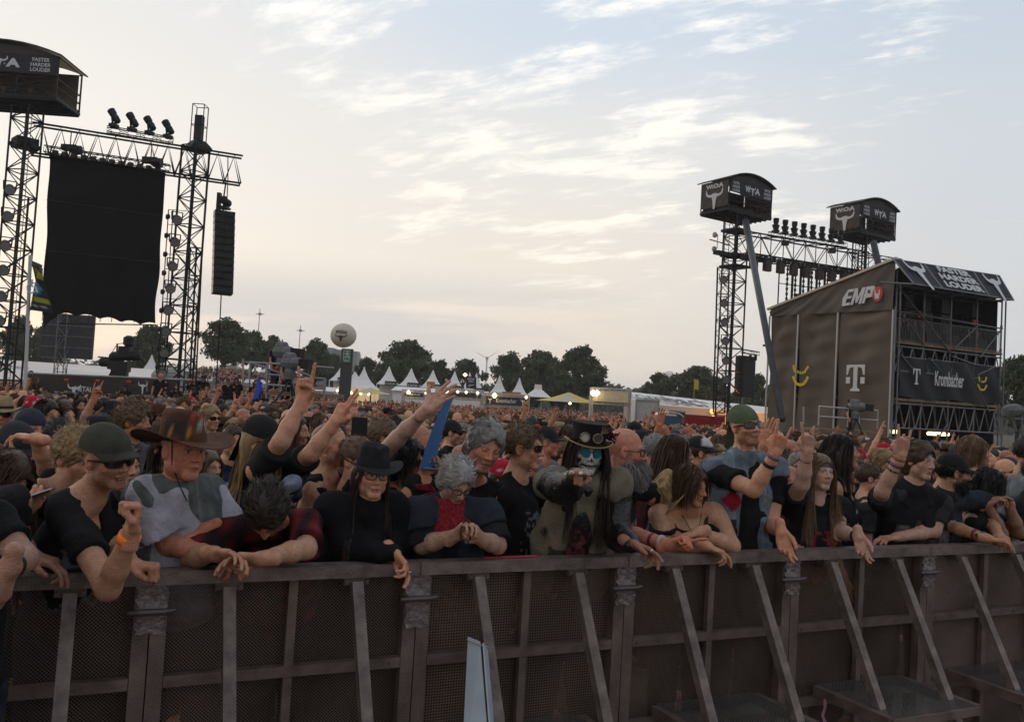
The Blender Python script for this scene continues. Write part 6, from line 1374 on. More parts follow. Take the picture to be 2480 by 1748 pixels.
            A = pth-sv*wd/2; B = pth+sv*wd/2; vs = np.stack([A, B], 2).transpose(1, 0, 2, 3).reshape(-1, 3); base = (np.arange(m)*K_*2)[:, None]+np.arange(K_-1)*2; base = base.reshape(-1); qs = np.stack([base, base+1, base+3, base+2], 1)
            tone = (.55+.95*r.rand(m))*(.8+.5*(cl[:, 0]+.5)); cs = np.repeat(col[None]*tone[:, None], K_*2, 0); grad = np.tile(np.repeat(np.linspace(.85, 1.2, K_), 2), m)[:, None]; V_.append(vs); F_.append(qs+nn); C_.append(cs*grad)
        return np.concatenate(V_), np.concatenate(F_), np.concatenate(C_)
    def beard(s, L_, col, n=500, seed=0, width=.003):
        r = np.random.RandomState(seed+5); D = r.normal(size=(n*4, 3)); D /= np.linalg.norm(D, axis=1)[:, None]; root = np.array([0, .03, -.07])+D*np.array([.052, .045, .040]); k_ = (root[:, 1] > .0) & (root[:, 2] < -.055) | ((np.abs(root[:, 2]+.05) < .006) & (np.abs(root[:, 0]) < .03)); root = root[k_][:n]; D = D[k_][:n]; m = len(root); ho = head_ops(s.g)
        for it in range(6):
            d = ev(ho, root.astype(f32)); root = root-D*d[:, None]*.9
        cur = s.l2w(root); step = L_/4; dirv = D@s.R.T; pth = [cur.copy()]; dn = -s.R[:, 2]*.9+s.R[:, 1]*.25
        for k in range(4): dirv = dirv*.5+dn*.5+(r.rand(m, 3)-.5)*.35; dirv /= np.linalg.norm(dirv, axis=1)[:, None]; cur = cur+dirv*step; pth.append(cur.copy())
        pth = np.array(pth); K_ = 5; tan = np.gradient(pth, axis=0); sv = np.cross(tan, r.normal(size=(1, m, 3))); sv /= np.linalg.norm(sv, axis=2)[:, :, None]+1e-9; wd = width*np.linspace(1, .4, K_)[:, None, None]; vs = np.stack([pth-sv*wd/2, pth+sv*wd/2], 2).transpose(1, 0, 2, 3).reshape(-1, 3)
        base = ((np.arange(m)*K_*2)[:, None]+np.arange(K_-1)*2).reshape(-1); return vs, np.stack([base, base+1, base+3, base+2], 1), np.repeat(np.array(col)[None]*(.5+1.0*r.rand(m))[:, None], K_*2, 0)
# ---------------------------------------------------------------- headwear and small wear, modelled in head space
def grid_faces(a, b, wrap=False):
    return np.array([(i*b+j, i*b+(j+1) % b, (i+1)*b+(j+1) % b, (i+1)*b+j) for i in range(a-1) for j in range(b if wrap else b-1)])
class Hat:
    def __init__(s): s.V = []; s.F = []; s.C = []; s.n = 0
    def grid(s, P, a, b, col, wrap=False, colf=None):
        P = np.asarray(P, float).reshape(-1, 3); s.V.append(P); s.F.append(grid_faces(a, b, wrap)+s.n); c = np.repeat(np.array(col)[None], len(P), 0).astype(float) if colf is None else colf(P); s.C.append(c); s.n += len(P)
    def out(s): return np.concatenate(s.V), np.concatenate(s.F), np.concatenate(s.C)
def dome(h, col, rx=.089, ry=.110, rz=.095, c=(0, -.018, .044), z0=0.0, tilt=0.0, colf=None, flat=1.0, n=20):
    P = []
    for i in range(10):
        a = (math.pi/2)*(i/9)
        for j in range(n):
            t = 2*math.pi*j/n; r = math.cos(a)**flat; z = rz*math.sin(a)+z0*(1-math.sin(a)); y = ry*r*math.sin(t); P.append((c[0]+rx*r*math.cos(t), c[1]+y, c[2]+z+tilt*y))
    h.grid(P, 10, n, col, True, colf)
def hat_cap(col, bill=None, back=False, mesh_=None):
    h = Hat(); dome(h, col, tilt=-.10, rz=.100, colf=mesh_)
    P = []
    for i in range(6):
        for j in range(15):
            t = rad(-68+136*j/14); e = i/5; ex = .070*e*math.cos(t*.9)**.6; x = (.086+.002)*math.sin(t)*(1-.06*e); y = (-.016+.104*math.cos(t)+ex); z = .047-.06*(y+.016)*.9+.004-.024*(abs(math.sin(t))**2)*(.3+.7*e)-.008*e; P.append((x, y, z))
    Q = [(x, y, z-.005) for x, y, z in P]; bc = bill or [c*.9 for c in col]
    if back: P = [(x, -y-.03, z) for x, y, z in P]; Q = [(x, -y-.03, z) for x, y, z in Q]
    h.grid(P, 6, 15, bc); h.grid(Q, 6, 15, bc); h.grid([P[75+j] for j in range(15)]+[Q[75+j] for j in range(15)], 2, 15, bc)
    return h
def hat_cowboy(col, brimw=.115, crown=.125, band=None, up=.055, colf=None, dent=.025, cr=1.0, flatbrim=0):
    h = Hat(); n = 40; P = []
    for (r, z) in ((1.02, 0), (1.0, .03), (.965*cr, crown*.6), (.93*cr, crown*.88), (.86*cr, crown), (.70, crown-.006), (.35, crown-dent), (.02, crown-dent)):
        for j in range(n):
            t = 2*math.pi*j/n; x, y = .086*r*math.cos(t), .106*r*math.sin(t)
            zz = .048+z-(dent*.9*math.exp(-(x/.022)**2) if z > crown*.8 and r > .3 else 0)*(y > -.07)+.010*(math.sin(t)**2)*(z > crown*.8); pin = 1-.16*math.exp(-((t-math.pi/2-.75)/.35)**2)*(z > crown*.55)-.16*math.exp(-((t-math.pi/2+.75)/.35)**2)*(z > crown*.55); P.append((x*pin, -.016+y*pin, zz))
    h.grid(P, 8, n, col, True, colf); P = []
    for i in range(9):
        e = i/8
        for j in range(n):
            t = 2*math.pi*j/n; x = (.086+brimw*e*.92)*math.cos(t); y = (.106+brimw*e*.80)*math.sin(t); u_ = up*(abs(math.cos(t))**2.2)*e**1.6-.020*(abs(math.sin(t))**2)*e**1.4; P.append((x*(1-.10*e*abs(math.cos(t))**2*(up > .03)), -.016+y, .048+u_))
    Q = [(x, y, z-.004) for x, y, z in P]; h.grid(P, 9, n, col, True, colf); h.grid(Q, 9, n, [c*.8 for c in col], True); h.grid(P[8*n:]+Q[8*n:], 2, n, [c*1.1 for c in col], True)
    if band: h.grid([(x*1.03, (y+.016)*1.03-.016, z) for z in (.052, .072) for (x, y) in [(.0875*math.cos(2*math.pi*j/n), -.016+.1075*math.sin(2*math.pi*j/n)) for j in range(n)]], 2, n, band, True)
    return h
def hat_wrap(col, tails=True, colf=None, low=.0, knot=True):
    h = Hat(); dome(h, col, rx=.089, ry=.111, rz=.108, tilt=-.15, c=(0, -.018, .036), colf=colf)
    if tails:
        for sx in (-.018, .022):
            P = []
            for i in range(6):
                for e in (-1, 1): P.append((sx+e*.014*(1+.25*i), -.118-.010*i, .040-.030*i+.004*e))
            h.grid(P, 6, 2, col)
        P = []
        for i in range(5):
            for j in range(8): a = i/4*math.pi; P.append((.018*math.sin(a)*math.cos(j*.785), -.120+.012*math.cos(a), .040+.016*math.sin(a)*math.sin(j*.785)))
        h.grid(P, 5, 8, col, True)
    return h
def hat_band(col, z=.062, w=.035, colf=None, tilt=-.1):
    h = Hat(); n = 28; P = []
    for k in range(5):
        zz = z-w/2+w*k/4
        for j in range(n): t = 2*math.pi*j/n; f = math.sqrt(max(.2, 1-((zz-.042)/.090)**2)); y = .1015*f*math.sin(t); P.append((.0815*f*math.cos(t)*1.01, -.018+y*1.01, zz+tilt*y))
    h.grid(P, 5, n, col, True, colf); return h
def hat_beanie(col):
    h = Hat(); dome(h, col, rx=.087, ry=.107, rz=.105, tilt=-.12, c=(0, -.02, .028)); b_ = hat_band([c*.8 for c in col], .045, .035, tilt=-.12)
    for P in b_.V: P[:] = (P-np.array([0, -.018, 0]))*[1.08, 1.08, 1]+np.array([0, -.018, 0])
    h.V += b_.V; h.F += [f+h.n for f in b_.F]; h.C += b_.C; h.n += b_.n; return h
def hat_bucket(col):
    h = Hat(); dome(h, col, rx=.092, ry=.112, rz=.095, c=(0, -.018, .038), flat=.35); n = 28; P = [((.094+.055*e)*math.cos(2*math.pi*j/n), -.018+(.114+.055*e)*math.sin(2*math.pi*j/n), .038-.040*e+.004*math.sin(j)) for e in (0, .25, .5, .75, 1) for j in range(n)]
    h.grid(P, 5, n, col, True); return h
def add_hat(p, h, name, m, parent, scale=1.0, tiltR=None, off=(0, 0, 0)):
    v, f, c = h.out(); v = v*scale+np.array(off)
    if tiltR is not None: v = v@tiltR.T
    o = mk(name, p.l2w(v), f, m, parent, c, True); return o
def add_glasses(p, kind, parent, col=None):
    "kind: dark wrap lenses / rims / round coloured"
    b = MB(); W_ = lambda x, y, z: p.l2w(np.array([[x, y, z]]))[0]; k = p.k
    def lens(cx_, w_, h_, rnd, mi, yo=.0, thick=False):
        n = 20; P = []
        for rr in (0.02, .5, 1):
            for j in range(n):
                t = 2*math.pi*j/n; ce, se = math.cos(t), math.sin(t); ex = math.copysign(abs(ce)**rnd, ce)*w_*rr; ez = math.copysign(abs(se)**rnd, se)*h_*rr; x = cx_+ex; P.append(W_(x, .0985-.0+yo-(x/.075)**2*.034, .006+ez))
        b.add(P, [(i*n+j, i*n+(j+1) % n, (i+1)*n+(j+1) % n, (i+1)*n+j) for i in range(2) for j in range(n)], mi)
    def rim(cx_, w_, h_, rnd, r_):
        n = 20; pts = []
        for j in range(n+1):
            t = 2*math.pi*j/n; ce, se = math.cos(t), math.sin(t); x = cx_+math.copysign(abs(ce)**rnd, ce)*w_; pts.append(W_(x, .0990-(x/.075)**2*.034, .006+math.copysign(abs(se)**rnd, se)*h_))
        b.tube(pts, r_, 5, 1, False)
    for e in (-1, 1):
        if kind == 'dark': lens(e*.034, .030, .0185, .75, 0); rim(e*.034, .030, .0185, .75, .0022)
        elif kind == 'wrap': lens(e*.035, .033, .0195, .70, 0, .003); rim(e*.035, .033, .0195, .7, .003)
        elif kind == 'rim': rim(e*.033, .025, .0165, .65, .0020)
        elif kind == 'thick': rim(e*.033, .026, .0175, .6, .0032)
        elif kind == 'round': lens(e*.031, .0215, .0215, 1, 0, .004); rim(e*.031, .0215, .0215, 1, .0022)
        b.tube([W_(e*.062, .076, .010), W_(e*.080, .02, .010), W_(e*.082, -.008, .008), W_(e*.080, -.02, -.008)], .0022 if kind != 'wrap' else .0045, 5, 1)
    b.tube([W_(-.011, .100, .011), W_(.011, .100, .011)], .0022, 5, 1)
    return b.build('sunglasses' if kind in ('dark', 'wrap', 'round') else 'glasses', [col or GLS, FRM], parent, True)
def add_band(p, i, f, w_, col, parent, name='wristband', r=.033):
    a = p.E[i]; c = p.Wr[i]; d = nrm(c-a); q = c-d*f; s1, u1 = frame(d); b = MB(); n = 18; rr = r*p.k; prof = [(rr-.004, -w_/2), (rr, -w_/2), (rr+.001, 0), (rr, w_/2), (rr-.004, w_/2)]
    b.lathe(q, prof, n, s1, u1, d)
    m = bpy.data.materials.get('band_%s' % (col,)) or mat('band_%s' % (col,), col, .5); return b.build(name, m, parent, True)
# ---------------------------------------------------------------- the people at the rail and close behind it
def dsolve(x, y, hz=1.60):
    dr = max(12, y-(917+(x-373)*.0575)); d = 8.0
    for _ in range(30): d = FPX*(1.9-hz+.85*min(1, max(0, (d-5)/45)))/dr*.5+d*.5
    return d
def drail(x): return 1/(.3448-.1662*x/2480)
NV = {'c': (0, -1, 0), 'a': (0, 1, 0), 'd': (0, 0, -1), 'u': (0, 0, 1), 'l': (-1, 0, 0), 'r': (1, 0, 0), 'cr': (.7, -.7, 0), 'cd': (0, -.6, -.8), 'ar': (.6, .8, 0), 'al': (-.6, .8, 0), 'cl': (-.7, -.7, 0)}
PPL = []
TEE_K = dict(col=(.014, .0135, .0145), sleeve=.62, off=.012, loose=.016)
JACK = dict(col=(.011, .011, .013), sleeve=1.97, off=.020, loose=.02, amp=.014, collar=True)
TANK = dict(col=(.013, .013, .015), sleeve=0, off=.010, tank=True, loose=.012)
COLS = {'dark': (.025, .016, .011), 'brown': (.066, .035, .019), 'lbrown': (.13, .078, .042), 'blond': (.26, .165, .075), 'grey': (.20, .185, .17), 'black': (.009, .008, .008), 'ginger': (.13, .05, .02), 'silver': (.32, .30, .28)}
def person(label, head, yaw, pitch=0, roll=0, g=None, hair=None, hat=None, glasses=None, cloth=None, arms=None, byaw=None, lean=None, neck=None, k=1.0, dd=None, build=1.0, beard=None, group=None, abs_d=None, legs=True, fine=1.0, hatsc=1.0, ground=None, sh=None, trous=(.02, .022, .03)):
    g = dict(g or {}); base_d = drail(head[0]) if abs_d is None else abs_d; d0 = base_d+(head[2] if len(head) > 2 and head[2] != 'auto' else 0)
    if len(head) > 2 and head[2] == 'auto': d0 = dsolve(head[0], head[1])
    H = V(head[0], head[1], d0)
    if hair and 'haircol' not in g: g['haircol'] = COLS[hair[1]]
    byaw = yaw*.75 if byaw is None else byaw; gr = gz(H[0], H[1]) if ground is None else ground
    A = {}
    for key, a in (arms or {}).items():
        A[key] = (V(a[0][0], a[0][1], d0+a[0][2]), V(a[1][0], a[1][1], d0+a[1][2]), a[2], V(a[3][0], a[3][1], d0+(a[3][2] if len(a[3]) > 2 else a[1][2])), NV[a[4]])
    nk = V(neck[0], neck[1], d0+neck[2]) if neck else None
    SH = [V(q[0], q[1], d0+q[2]) for q in sh] if sh else None
    p = Person(H, rotframe(yaw, pitch, roll), g, neck=nk, byaw=byaw, arms=A, scale=k, ground=gr, build=build, sh=SH)
    if lean is not None:
        L3 = np.array([lean[0], lean[1], 0.]); P_ = p.N+nrm(L3+np.array([0, 0, -.5]))*.50*k; P_[2] = max(P_[2], gr+.80); p = Person(H, rotframe(yaw, pitch, roll), g, neck=p.N, pel=P_, byaw=byaw, arms=A, scale=k, ground=gr, build=build, sh=SH)
    root = empty('person', (p.P[0], p.P[1], gr), label, 'person', group)
    sd = len(PPL)
    v, q, c = p.build_mesh(hh=.0036*fine, hb=.013*fine, hhand=.0042*fine, legs=legs); mk('body', v, q, SKINM, root, c, True)
    for i, cl in enumerate(cloth if isinstance(cloth, list) else [cloth or TEE_K]):
        v, q, c = p.garment(cl, .0095*fine if i or True else .01, seed=sd*3+i); mk(cl.get('name', 'shirt'), v, q, LEATH if cl.get('leather') else CLM, root, c, True)
    if legs: v, q, c = p.trousers(trous); mk('trousers', v, q, CLM, root, c, True)
    if hair: v, q, c = p.hair(hair[0], COLS[hair[1]], n=int((hair[3] if len(hair) > 3 else 900)*(1.6 if hair[0] in ('long', 'bob') else 1.3)), seed=sd, width=.0031 if hair[0] in ('long', 'bob', 'medium') else .0030, length=hair[2] if len(hair) > 2 else None, hatted=bool(hat) and hat[1] not in ('headband', 'bandana')); mk('hair', v, q, HAIRM, root, c)
    if beard: v, q, c = p.beard(beard[0], COLS[beard[1]], 700, sd); mk('beard', v, q, HAIRM, root, c)
    if hat: add_hat(p, hat[0], hat[1], HATM, root, hatsc)
    if glasses: add_glasses(p, glasses, root)
    p.root = root; p.d0 = d0; PPL.append((H[0], H[1])); p.label = label
    if any(l > .40 for l in p.len): print('LONG', label, [round(x, 2) for x in p.len])
    return p
FR = 'fans leaning on the barrier'
DEN = (.13, .165, .20)
# -- far left
p = person('woman at the left edge looking down at her lit phone, long reddish brown hair', (18, 1160, .42), 72, -38, 0, dict(fem=1, closed=1, skin=SK['fair']), ('long', 'brown', .36), cloth=TEE_K, arms={'R': ((-10, 1330, -.15), (48, 1245, -.12), 'grip', (80, 1215), 'al')}, byaw=50, lean=(-.1, .0))
t = empty('phone', V(76, 1203, p.d0-.14), 'phone held by the woman at the left edge', 'phone'); b = MB(); q = V(76, 1203, p.d0-.13); b.box(q, (.15, .075, .009), (.8, .3, .35), (-.2, .9, 0), (-.4, 0, .9)); b.build('case', blk2, t); b = MB(); b.box(q+nrm((-.4, -.1, .9))*.006, (.13, .066, .002), (.8, .3, .35), (-.2, .9, 0), (-.4, 0, .9)); b.build('screen', mat('phone_screen', (.1, .1, .1), .2, emit=(.8, .85, 1), estr=.25), t)
p = person('man cut by the left frame edge, tanned arm with a smartwatch over the rail', (-78, 1130, -.25), 60, 0, 0, dict(skin=SK['tan'], armskin=(.36, .20, .14)), ('short', 'dark'), cloth=TEE_K, arms={'R': ((58, 1352, -.02), (22, 1375, -.26), 'relax', (-4, 1470, -.26), 'l'), 'L': ((45, 1325, .34), (75, 1345, .28), 'relax', (90, 1350), 'd')}, sh=((-15, 1262, .06), (30, 1220, .35)), byaw=55, group=FR)
add_band(p, 0, .06, .028, (.012, .012, .014), p.root, 'smartwatch', .034); b = MB(); q = p.Wr[0]-nrm(p.Wr[0]-p.E[0])*.06+np.array([-.0, -.036, .012]); b.lathe(q, [(.0, -.006), (.024, -.005), (.024, .004), (.02, .007)], 16, (1, 0, .2), (0, .3, 1), (.1, -1, .3)); b.build('watch_dial', mat('watch_glass', (.02, .035, .06), .12, spec=.8), p.root, True)
# -- capped man with the fist
p = person('man in an olive cap raising his fist, orange wristband, elbow over the rail', (262, 1113, -.02), 62, -4, -6, dict(skin=(.46, .23, .14), haircol=COLS['brown'], beard=.45, scalp=.5, open=.75, jaw=1.08, beardcol=(.05, .032, .024)), None, (hat_cap((.050, .050, .036), (.040, .040, .028)), 'cap'), 'wrap', dict(TEE_K, vneck=True, print=dict(col=(.10, .11, .13), w=.07, th=.55, x=.03)),
           {'R': ((262, 1425, -.24), (318, 1288, -.30), 'fist', (328, 1215), 'cl'), 'L': ((285, 1330, .12), (322, 1368, -.05), 'fist', (362, 1372, -.06), 'd')}, sh=((158, 1232, -.02), (262, 1225, .30)), neck=(205, 1218, .05), byaw=48, lean=(-.10, .16), group=FR, hatsc=1.04)
add_band(p, 0, .025, .032, (.95, .24, .03), p.root, 'orange_wristband', .0350)
person('pale man with fair curls half hidden behind the olive cap, bare arm at left', (190, 1112, .55), 62, -12, 0, dict(skin=SK['fair']), ('curly', 'blond'), arms={'R': ((85, 1290, .0), (82, 1395, -.12), 'relax', (90, 1450, -.12), 'l')}, sh=((125, 1180, -.05), (235, 1200, .25)), byaw=20)
# -- brown cowboy hat
vestc = dict(col=(.115, .125, .122), sleeve=0, off=.036, open=.105, loose=.045, collar=True, denim=True, name='vest', patch=[(.13, -.10, .03, .03, (.30, .03, .03)), (-.12, -.2, .035, .045, (.25, .25, .23)), (.12, -.26, .04, .05, (.02, .02, .02)), (-.13, -.33, .04, .035, (.10, .11, .10))])
def hatcol(P):
    c = np.repeat(np.array([[.095, .040, .022]]), len(P), 0)*(.8+.4*vnoise(P, 60))[:, None]; m = (P[:, 2] > .085) & (P[:, 2] < .125) & (P[:, 1] > .03) & (P[:, 0] < .015) & (vnoise(P*[1, 1, .6], 170) > .45); c[m] = (.28, .27, .26); m = (P[:, 2] > .128) & (P[:, 2] < .155) & (P[:, 1] > .03) & (P[:, 0] < .03) & (vnoise(P*[1, 1, .6], 190) > .5); c[m] = (.45, .04, .03)
    m = (P[:, 0] > .035) & (P[:, 2] > .075) & (P[:, 2] < .145) & (P[:, 1] > -.03); c[m] = (.03, .025, .025); m2 = m & (vnoise(P+2, 110) > .62); c[m2] = (.40, .16, .03); return c
p = person('stout man in a brown cowboy hat with patches, white T-shirt under a grey patched vest', (445, 1094, .16), 54, 0, 2, dict(skin=SK['red'], jaw=1.10, fat=.5, haircol=COLS['grey'], scalp=.5, belly=1, hs=1.06, look=1), None, (hat_cowboy((.095, .040, .022), .135, .118, up=.040, colf=hatcol), 'cowboy_hat'), None,
           [dict(TEE_K, col=(.40, .39, .44), sleeve=.80, off=.026, loose=.03, amp=.006), vestc], {'R': ((410, 1318, -.02), (512, 1342, -.10), 'relax', (560, 1360, -.15), 'd'), 'L': ((560, 1300, .20), (495, 1282, .02), 'relax', (462, 1296, .0), 'd')}, sh=((352, 1206, -.05), (500, 1200, .18)), byaw=30, lean=(-.05, .30), build=1.10, group=FR, hatsc=1.03)
b = MB(); b.tube([p.l2w([[.075, .02, .06]])[0], p.l2w([[.072, .035, -.05]])[0], p.l2w([[.035, .045, -.13]])[0], p.l2w([[.0, .06, -.20]])[0]], .0022, 5); b.build('chin_cord', blk2, p.root)
# -- head-down man with clasped hands
p = person('man resting with his head bowed on the rail, hands clasped, dark red plaid shirt', (646, 1240, -.02), 8, -72, 0, dict(skin=SK['tan'], closed=1, armskin=(.47, .26, .16)), ('medium', 'dark', .05, 1800), cloth=dict(TEE_K, col=(.018, .010, .012), plaid=(.17, .018, .022), sleeve=.85, off=.016, loose=.02),
           arms={'R': ((462, 1352, .0), (520, 1340, -.20), 'clasp', (590, 1348, -.24), 'cd'), 'L': ((742, 1328, -.02), (634, 1352, -.20), 'clasp', (560, 1352, -.22), 'cd')}, neck=(642, 1275, .20), sh=((548, 1300, .12), (735, 1272, .14)), byaw=0, lean=(.02, .35), group=FR)
add_band(p, 0, .02, .008, (.04, .02, .02), p.root, 'bracelet', .0300)
# -- bandana man with raised horns
person('long-haired blond man in a black head scarf raising his hand in a horn sign', (640, 1072, .80), 72, -2, 0, dict(skin=SK['fair'], beard=.7, beardcol=(.12, .06, .03)), ('long', 'blond', .48, 1500), (hat_wrap((.015, .015, .016)), 'head_scarf'), 'rim', dict(TEE_K, col=(.020, .020, .022), sleeve=.8, loose=.03),
       {'R': ((682, 1068, -.30), (733, 968, -.26), 'horns', (742, 900), 'c'), 'L': ((752, 1100, -.02), (812, 1020, -.02), 'peace', (852, 950), 'ar')}, sh=((628, 1140, -.16), (702, 1140, .16)), byaw=62)
pp = PPL[-1]
person('bearded man with long brown hair behind the raised arm, gazing right', (716, 1047, 'auto'), 78, 4, 0, dict(skin=SK['tan'], beard=.8, haircol=COLS['brown']), ('long', 'brown', .34), cloth=TEE_K)
person('balding man in a black tank top with a yellow earplug, bare shoulder', (802, 1080, 1.0), 80, 4, 0, dict(skin=SK['fair'], scalp=.75, recede=1.6, haircol=(.07, .05, .035), beard=.35), None, None, None, TANK, {'R': ((752, 1310, -.0), (792, 1400, -.1), 'relax', (800, 1450, -.1), 'l')}, byaw=65, sh=((762, 1192, -.12), (850, 1185, .2)))
b = MB(); b.lathe(V(797-10, 1103, drail(802)+1.0-.084), [(.004, -.004), (.006, 0), (.004, .004)], 8); tag(b.build('earplug', mat('yellow_plug', (.7, .45, .03), .5)), 'yellow earplug in the ear of the balding man', 'earplug')
# -- woman in black cowboy hat
p = person('woman in a black cowboy hat and glasses, black jacket, hand hanging over the rail', (903, 1150, .08), 24, -3, 2, dict(fem=1, skin=SK['fair'], look=-.6, haircol=COLS['dark']), ('long', 'dark', .50, 1500), (hat_cowboy((.016, .016, .018), .088, .105, up=.032, cr=.95, dent=.02), 'cowboy_hat'), 'rim', dict(JACK, collar=True),
           {'R': ((838, 1325, -.02), (955, 1338, -.10), 'relax', (992, 1385, -.14), 'cd'), 'L': ((990, 1300, .20), (925, 1330, .06), 'relax', (880, 1345, .05), 'd')}, sh=((800, 1232, .0), (948, 1232, .12)), byaw=25, lean=(-.03, .16), group=FR)
b = MB(); b.lathe(p.Wr[0]+nrm(V(992, 1385, p.d0-.14)-p.Wr[0])*.10+np.array([.004, -.012, 0]), [(.0085, -.003), (.010, 0), (.0085, .003)], 10, (1, 0, 0), (0, 1, 0)); b.build('ring', METAL, p.root, True)
p = person('dark-haired woman in glasses holding up a bent blue foam strip', (985, 1120, .75), 72, 0, 0, dict(fem=1, skin=SK['tan'], haircol=COLS['black']), ('bob', 'black', .12), None, 'dark', TANK, {'R': ((972, 1222, -.22), (1024, 1150, -.14), 'grip', (1040, 1105), 'cr')}, sh=((930, 1215, -.12), (1005, 1205, .15)), byaw=55)
b = MB(); b.lathe(V(712, 1186, 3.75), [(.030, -.05), (.036, .0), (.042, .055), (.045, .058)], 18, (1, 0, 0), (0, .6, .8), (0, -.8, .6)); tag(b.build('plastic_cup', mat('clear_plastic', (.16, .19, .24), .2), smooth=True), 'clear plastic cup behind the bowed man in dark red', 'cup')
t = empty('foam_strip', V(1036, 1136, p.d0-.15), 'long bent blue foam strip held up above the crowd', 'foam strip'); sp_ = [(1036, 1132), (1046, 1085), (1058, 1045), (1072, 1005), (1090, 962)]; vs = []
for k, (x, y) in enumerate(sp_):
    c = V(x, y, p.d0-.16-.02*k); wv = .034-.004*k; th = .03
    for i, j in ((-1, -1), (1, -1), (1, 1), (-1, 1)): vs.append(c+np.array([i*wv, j*th+i*.03, i*.012]))
fs = [(k*4+j, k*4+(j+1) % 4, k*4+4+(j+1) % 4, k*4+4+j) for k in range(4) for j in range(4)]+[(3, 2, 1, 0), (16, 17, 18, 19)]
mk('strip', vs, fs, mat('blue_foam', (.09, .23, .50), .6, noise=.12, nscale=8), t)
b = MB(); b.slab(V(1026, 1130, p.d0-.22), V(1056, 1134, p.d0-.20), V(1058, 1136, p.d0-.2), V(1028, 1134, p.d0-.22), .004); b.slab(V(1043, 1095, p.d0-.14), V(1058, 1050, p.d0-.16), V(1060, 1050, p.d0-.1), V(1046, 1095, p.d0-.08), .05); b.build('inner_fold', mat('blue_foam'), t)
person('man behind the black hat reaching out a wide open hand', (868, 1118, .88), 60, -5, 0, dict(skin=SK['fair'], armskin=(.50, .31, .23)), ('short', 'lbrown'), cloth=dict(TEE_K, col=(.03, .03, .035)), arms={'R': ((962, 1062, -.26), (1034, 992, -.38), 'open', (1085, 945), 'ar')}, sh=((898, 1130, -.1), (850, 1150, .2)), byaw=40)
# -- grey haired pair
p = person('older woman with short grey hair and red neckerchief looking at her hands', (1106, 1168, .10), 30, -34, 0, dict(fem=1, skin=(.46, .28, .20), closed=1, haircol=COLS['grey'], hs=.97), ('medium', 'silver', .06, 1500), None, 'rim', [dict(TEE_K, col=(.022, .022, .025), sleeve=.95, loose=.03, print=dict(col=(.10, .09, .03), th=.5, t=-.24, b=-.5, f=50)), dict(col=(.028, .032, .042), sleeve=.45, off=.026, open=.06, name='vest', loose=.02)],
           {'R': ((1022, 1320, -.04), (1102, 1296, -.15), 'grip', (1136, 1268, -.18), 'cr'), 'L': ((1205, 1320, .0), (1158, 1300, -.12), 'fist', (1128, 1275, -.17), 'c')}, sh=((1008, 1246, -.02), (1180, 1250, .08)), byaw=12, lean=(-.01, .12), group=FR)
R_ = np.array; nb_ = 26; vs = []; 
for i in range(9):
    for j in range(nb_):
        a = 2*math.pi*j/nb_; fr = max(0, math.sin(a)); r_ = .070+.045*i/8*1.0+.010*math.sin(a*5+i)*(i/8); drop = -.012*i-.085*fr**3*(i/8)**1.2; q = p.N+p.bx*r_*math.cos(a)+p.bf*(r_*math.sin(a)*1.0+.016+.045*fr*i/8)+p.up*(.085+drop); vs.append(q)
mk('neckerchief', vs, grid_faces(9, nb_, True), mat('red_scarf', (.22, .012, .022), .85, noise=.6, nscale=70, bump=.5, bscale=60), p.root, smooth=True)
b = MB(); q = p.l2w([[.06, -.08, -.13]])[0]
for e in (-1, 1): b.slab(q, q+[-.03, .0, .02*e+.01], q+[-.10, .02, .03*e-.01], q+[-.08, .02, .03*e-.03], .006)
b.build('scarf_knot', mat('red_scarf'), p.root)
b = MB(); q = V(1128, 1290, p.d0-.20); b.tube([q+np.array([.022*math.sin(t), 0, .05*math.cos(t)]) for t in np.linspace(0, 6.28, 16)], .003, 5); b.build('bracelet', blk2, p.root)
p = person('smiling grey-haired man with stubble in a black shirt, head tilted', (1174, 1084, .42), 22, -14, 12, dict(skin=SK['red'], haircol=COLS['grey'], beard=.45, beardcol=COLS['grey'], open=.35, closed=1, jaw=1.1, hs=1.04), ('medium', 'grey', .05, 1500), None, None, dict(TEE_K, sleeve=.7, print=dict(col=(.14, .03, .04), w=.10, t=-.18, b=-.34)), {'R': ((985, 1270, -.02), (975, 1390, -.05), 'relax', (980, 1440), 'l')}, neck=(1130, 1170, .10), sh=((1010, 1180, .0), (1235, 1205, .2)), byaw=15, build=1.12)
p = person('young man with a brown quiff and dark sunglasses in profile, black T-shirt', (1270, 1086, .55), 74, 0, 0, dict(skin=SK['fair'], haircol=COLS['lbrown'], scalp=.35), ('short', 'lbrown', .035, 1300), None, 'dark', dict(TEE_K, sleeve=.68, print=dict(col=(.16, .16, .17), w=.08, t=-.14, b=-.4, th=.6)), {'R': ((1205, 1315, .0), (1235, 1400, -.1), 'relax', (1250, 1450, -.1), 'l')}, sh=((1222, 1210, -.10), (1330, 1205, .16)), byaw=55, group=FR)
b = MB(); b.lathe(p.l2w([[.083, -.003, -.003]])[0], [(.004, -.004), (.007, 0), (.004, .004)], 8); b.build('green_earplug', mat('green_plug', (.25, .6, .03), .5), p.root)
person('red-faced man in a black leather cap behind the quiffed young man', (1328, 1072, 'auto'), 74, 0, 0, dict(skin=SK['red']), ('short', 'grey'), (hat_cap((.018, .018, .02)), 'cap'), None, dict(TEE_K, col=(.18, .18, .2)))
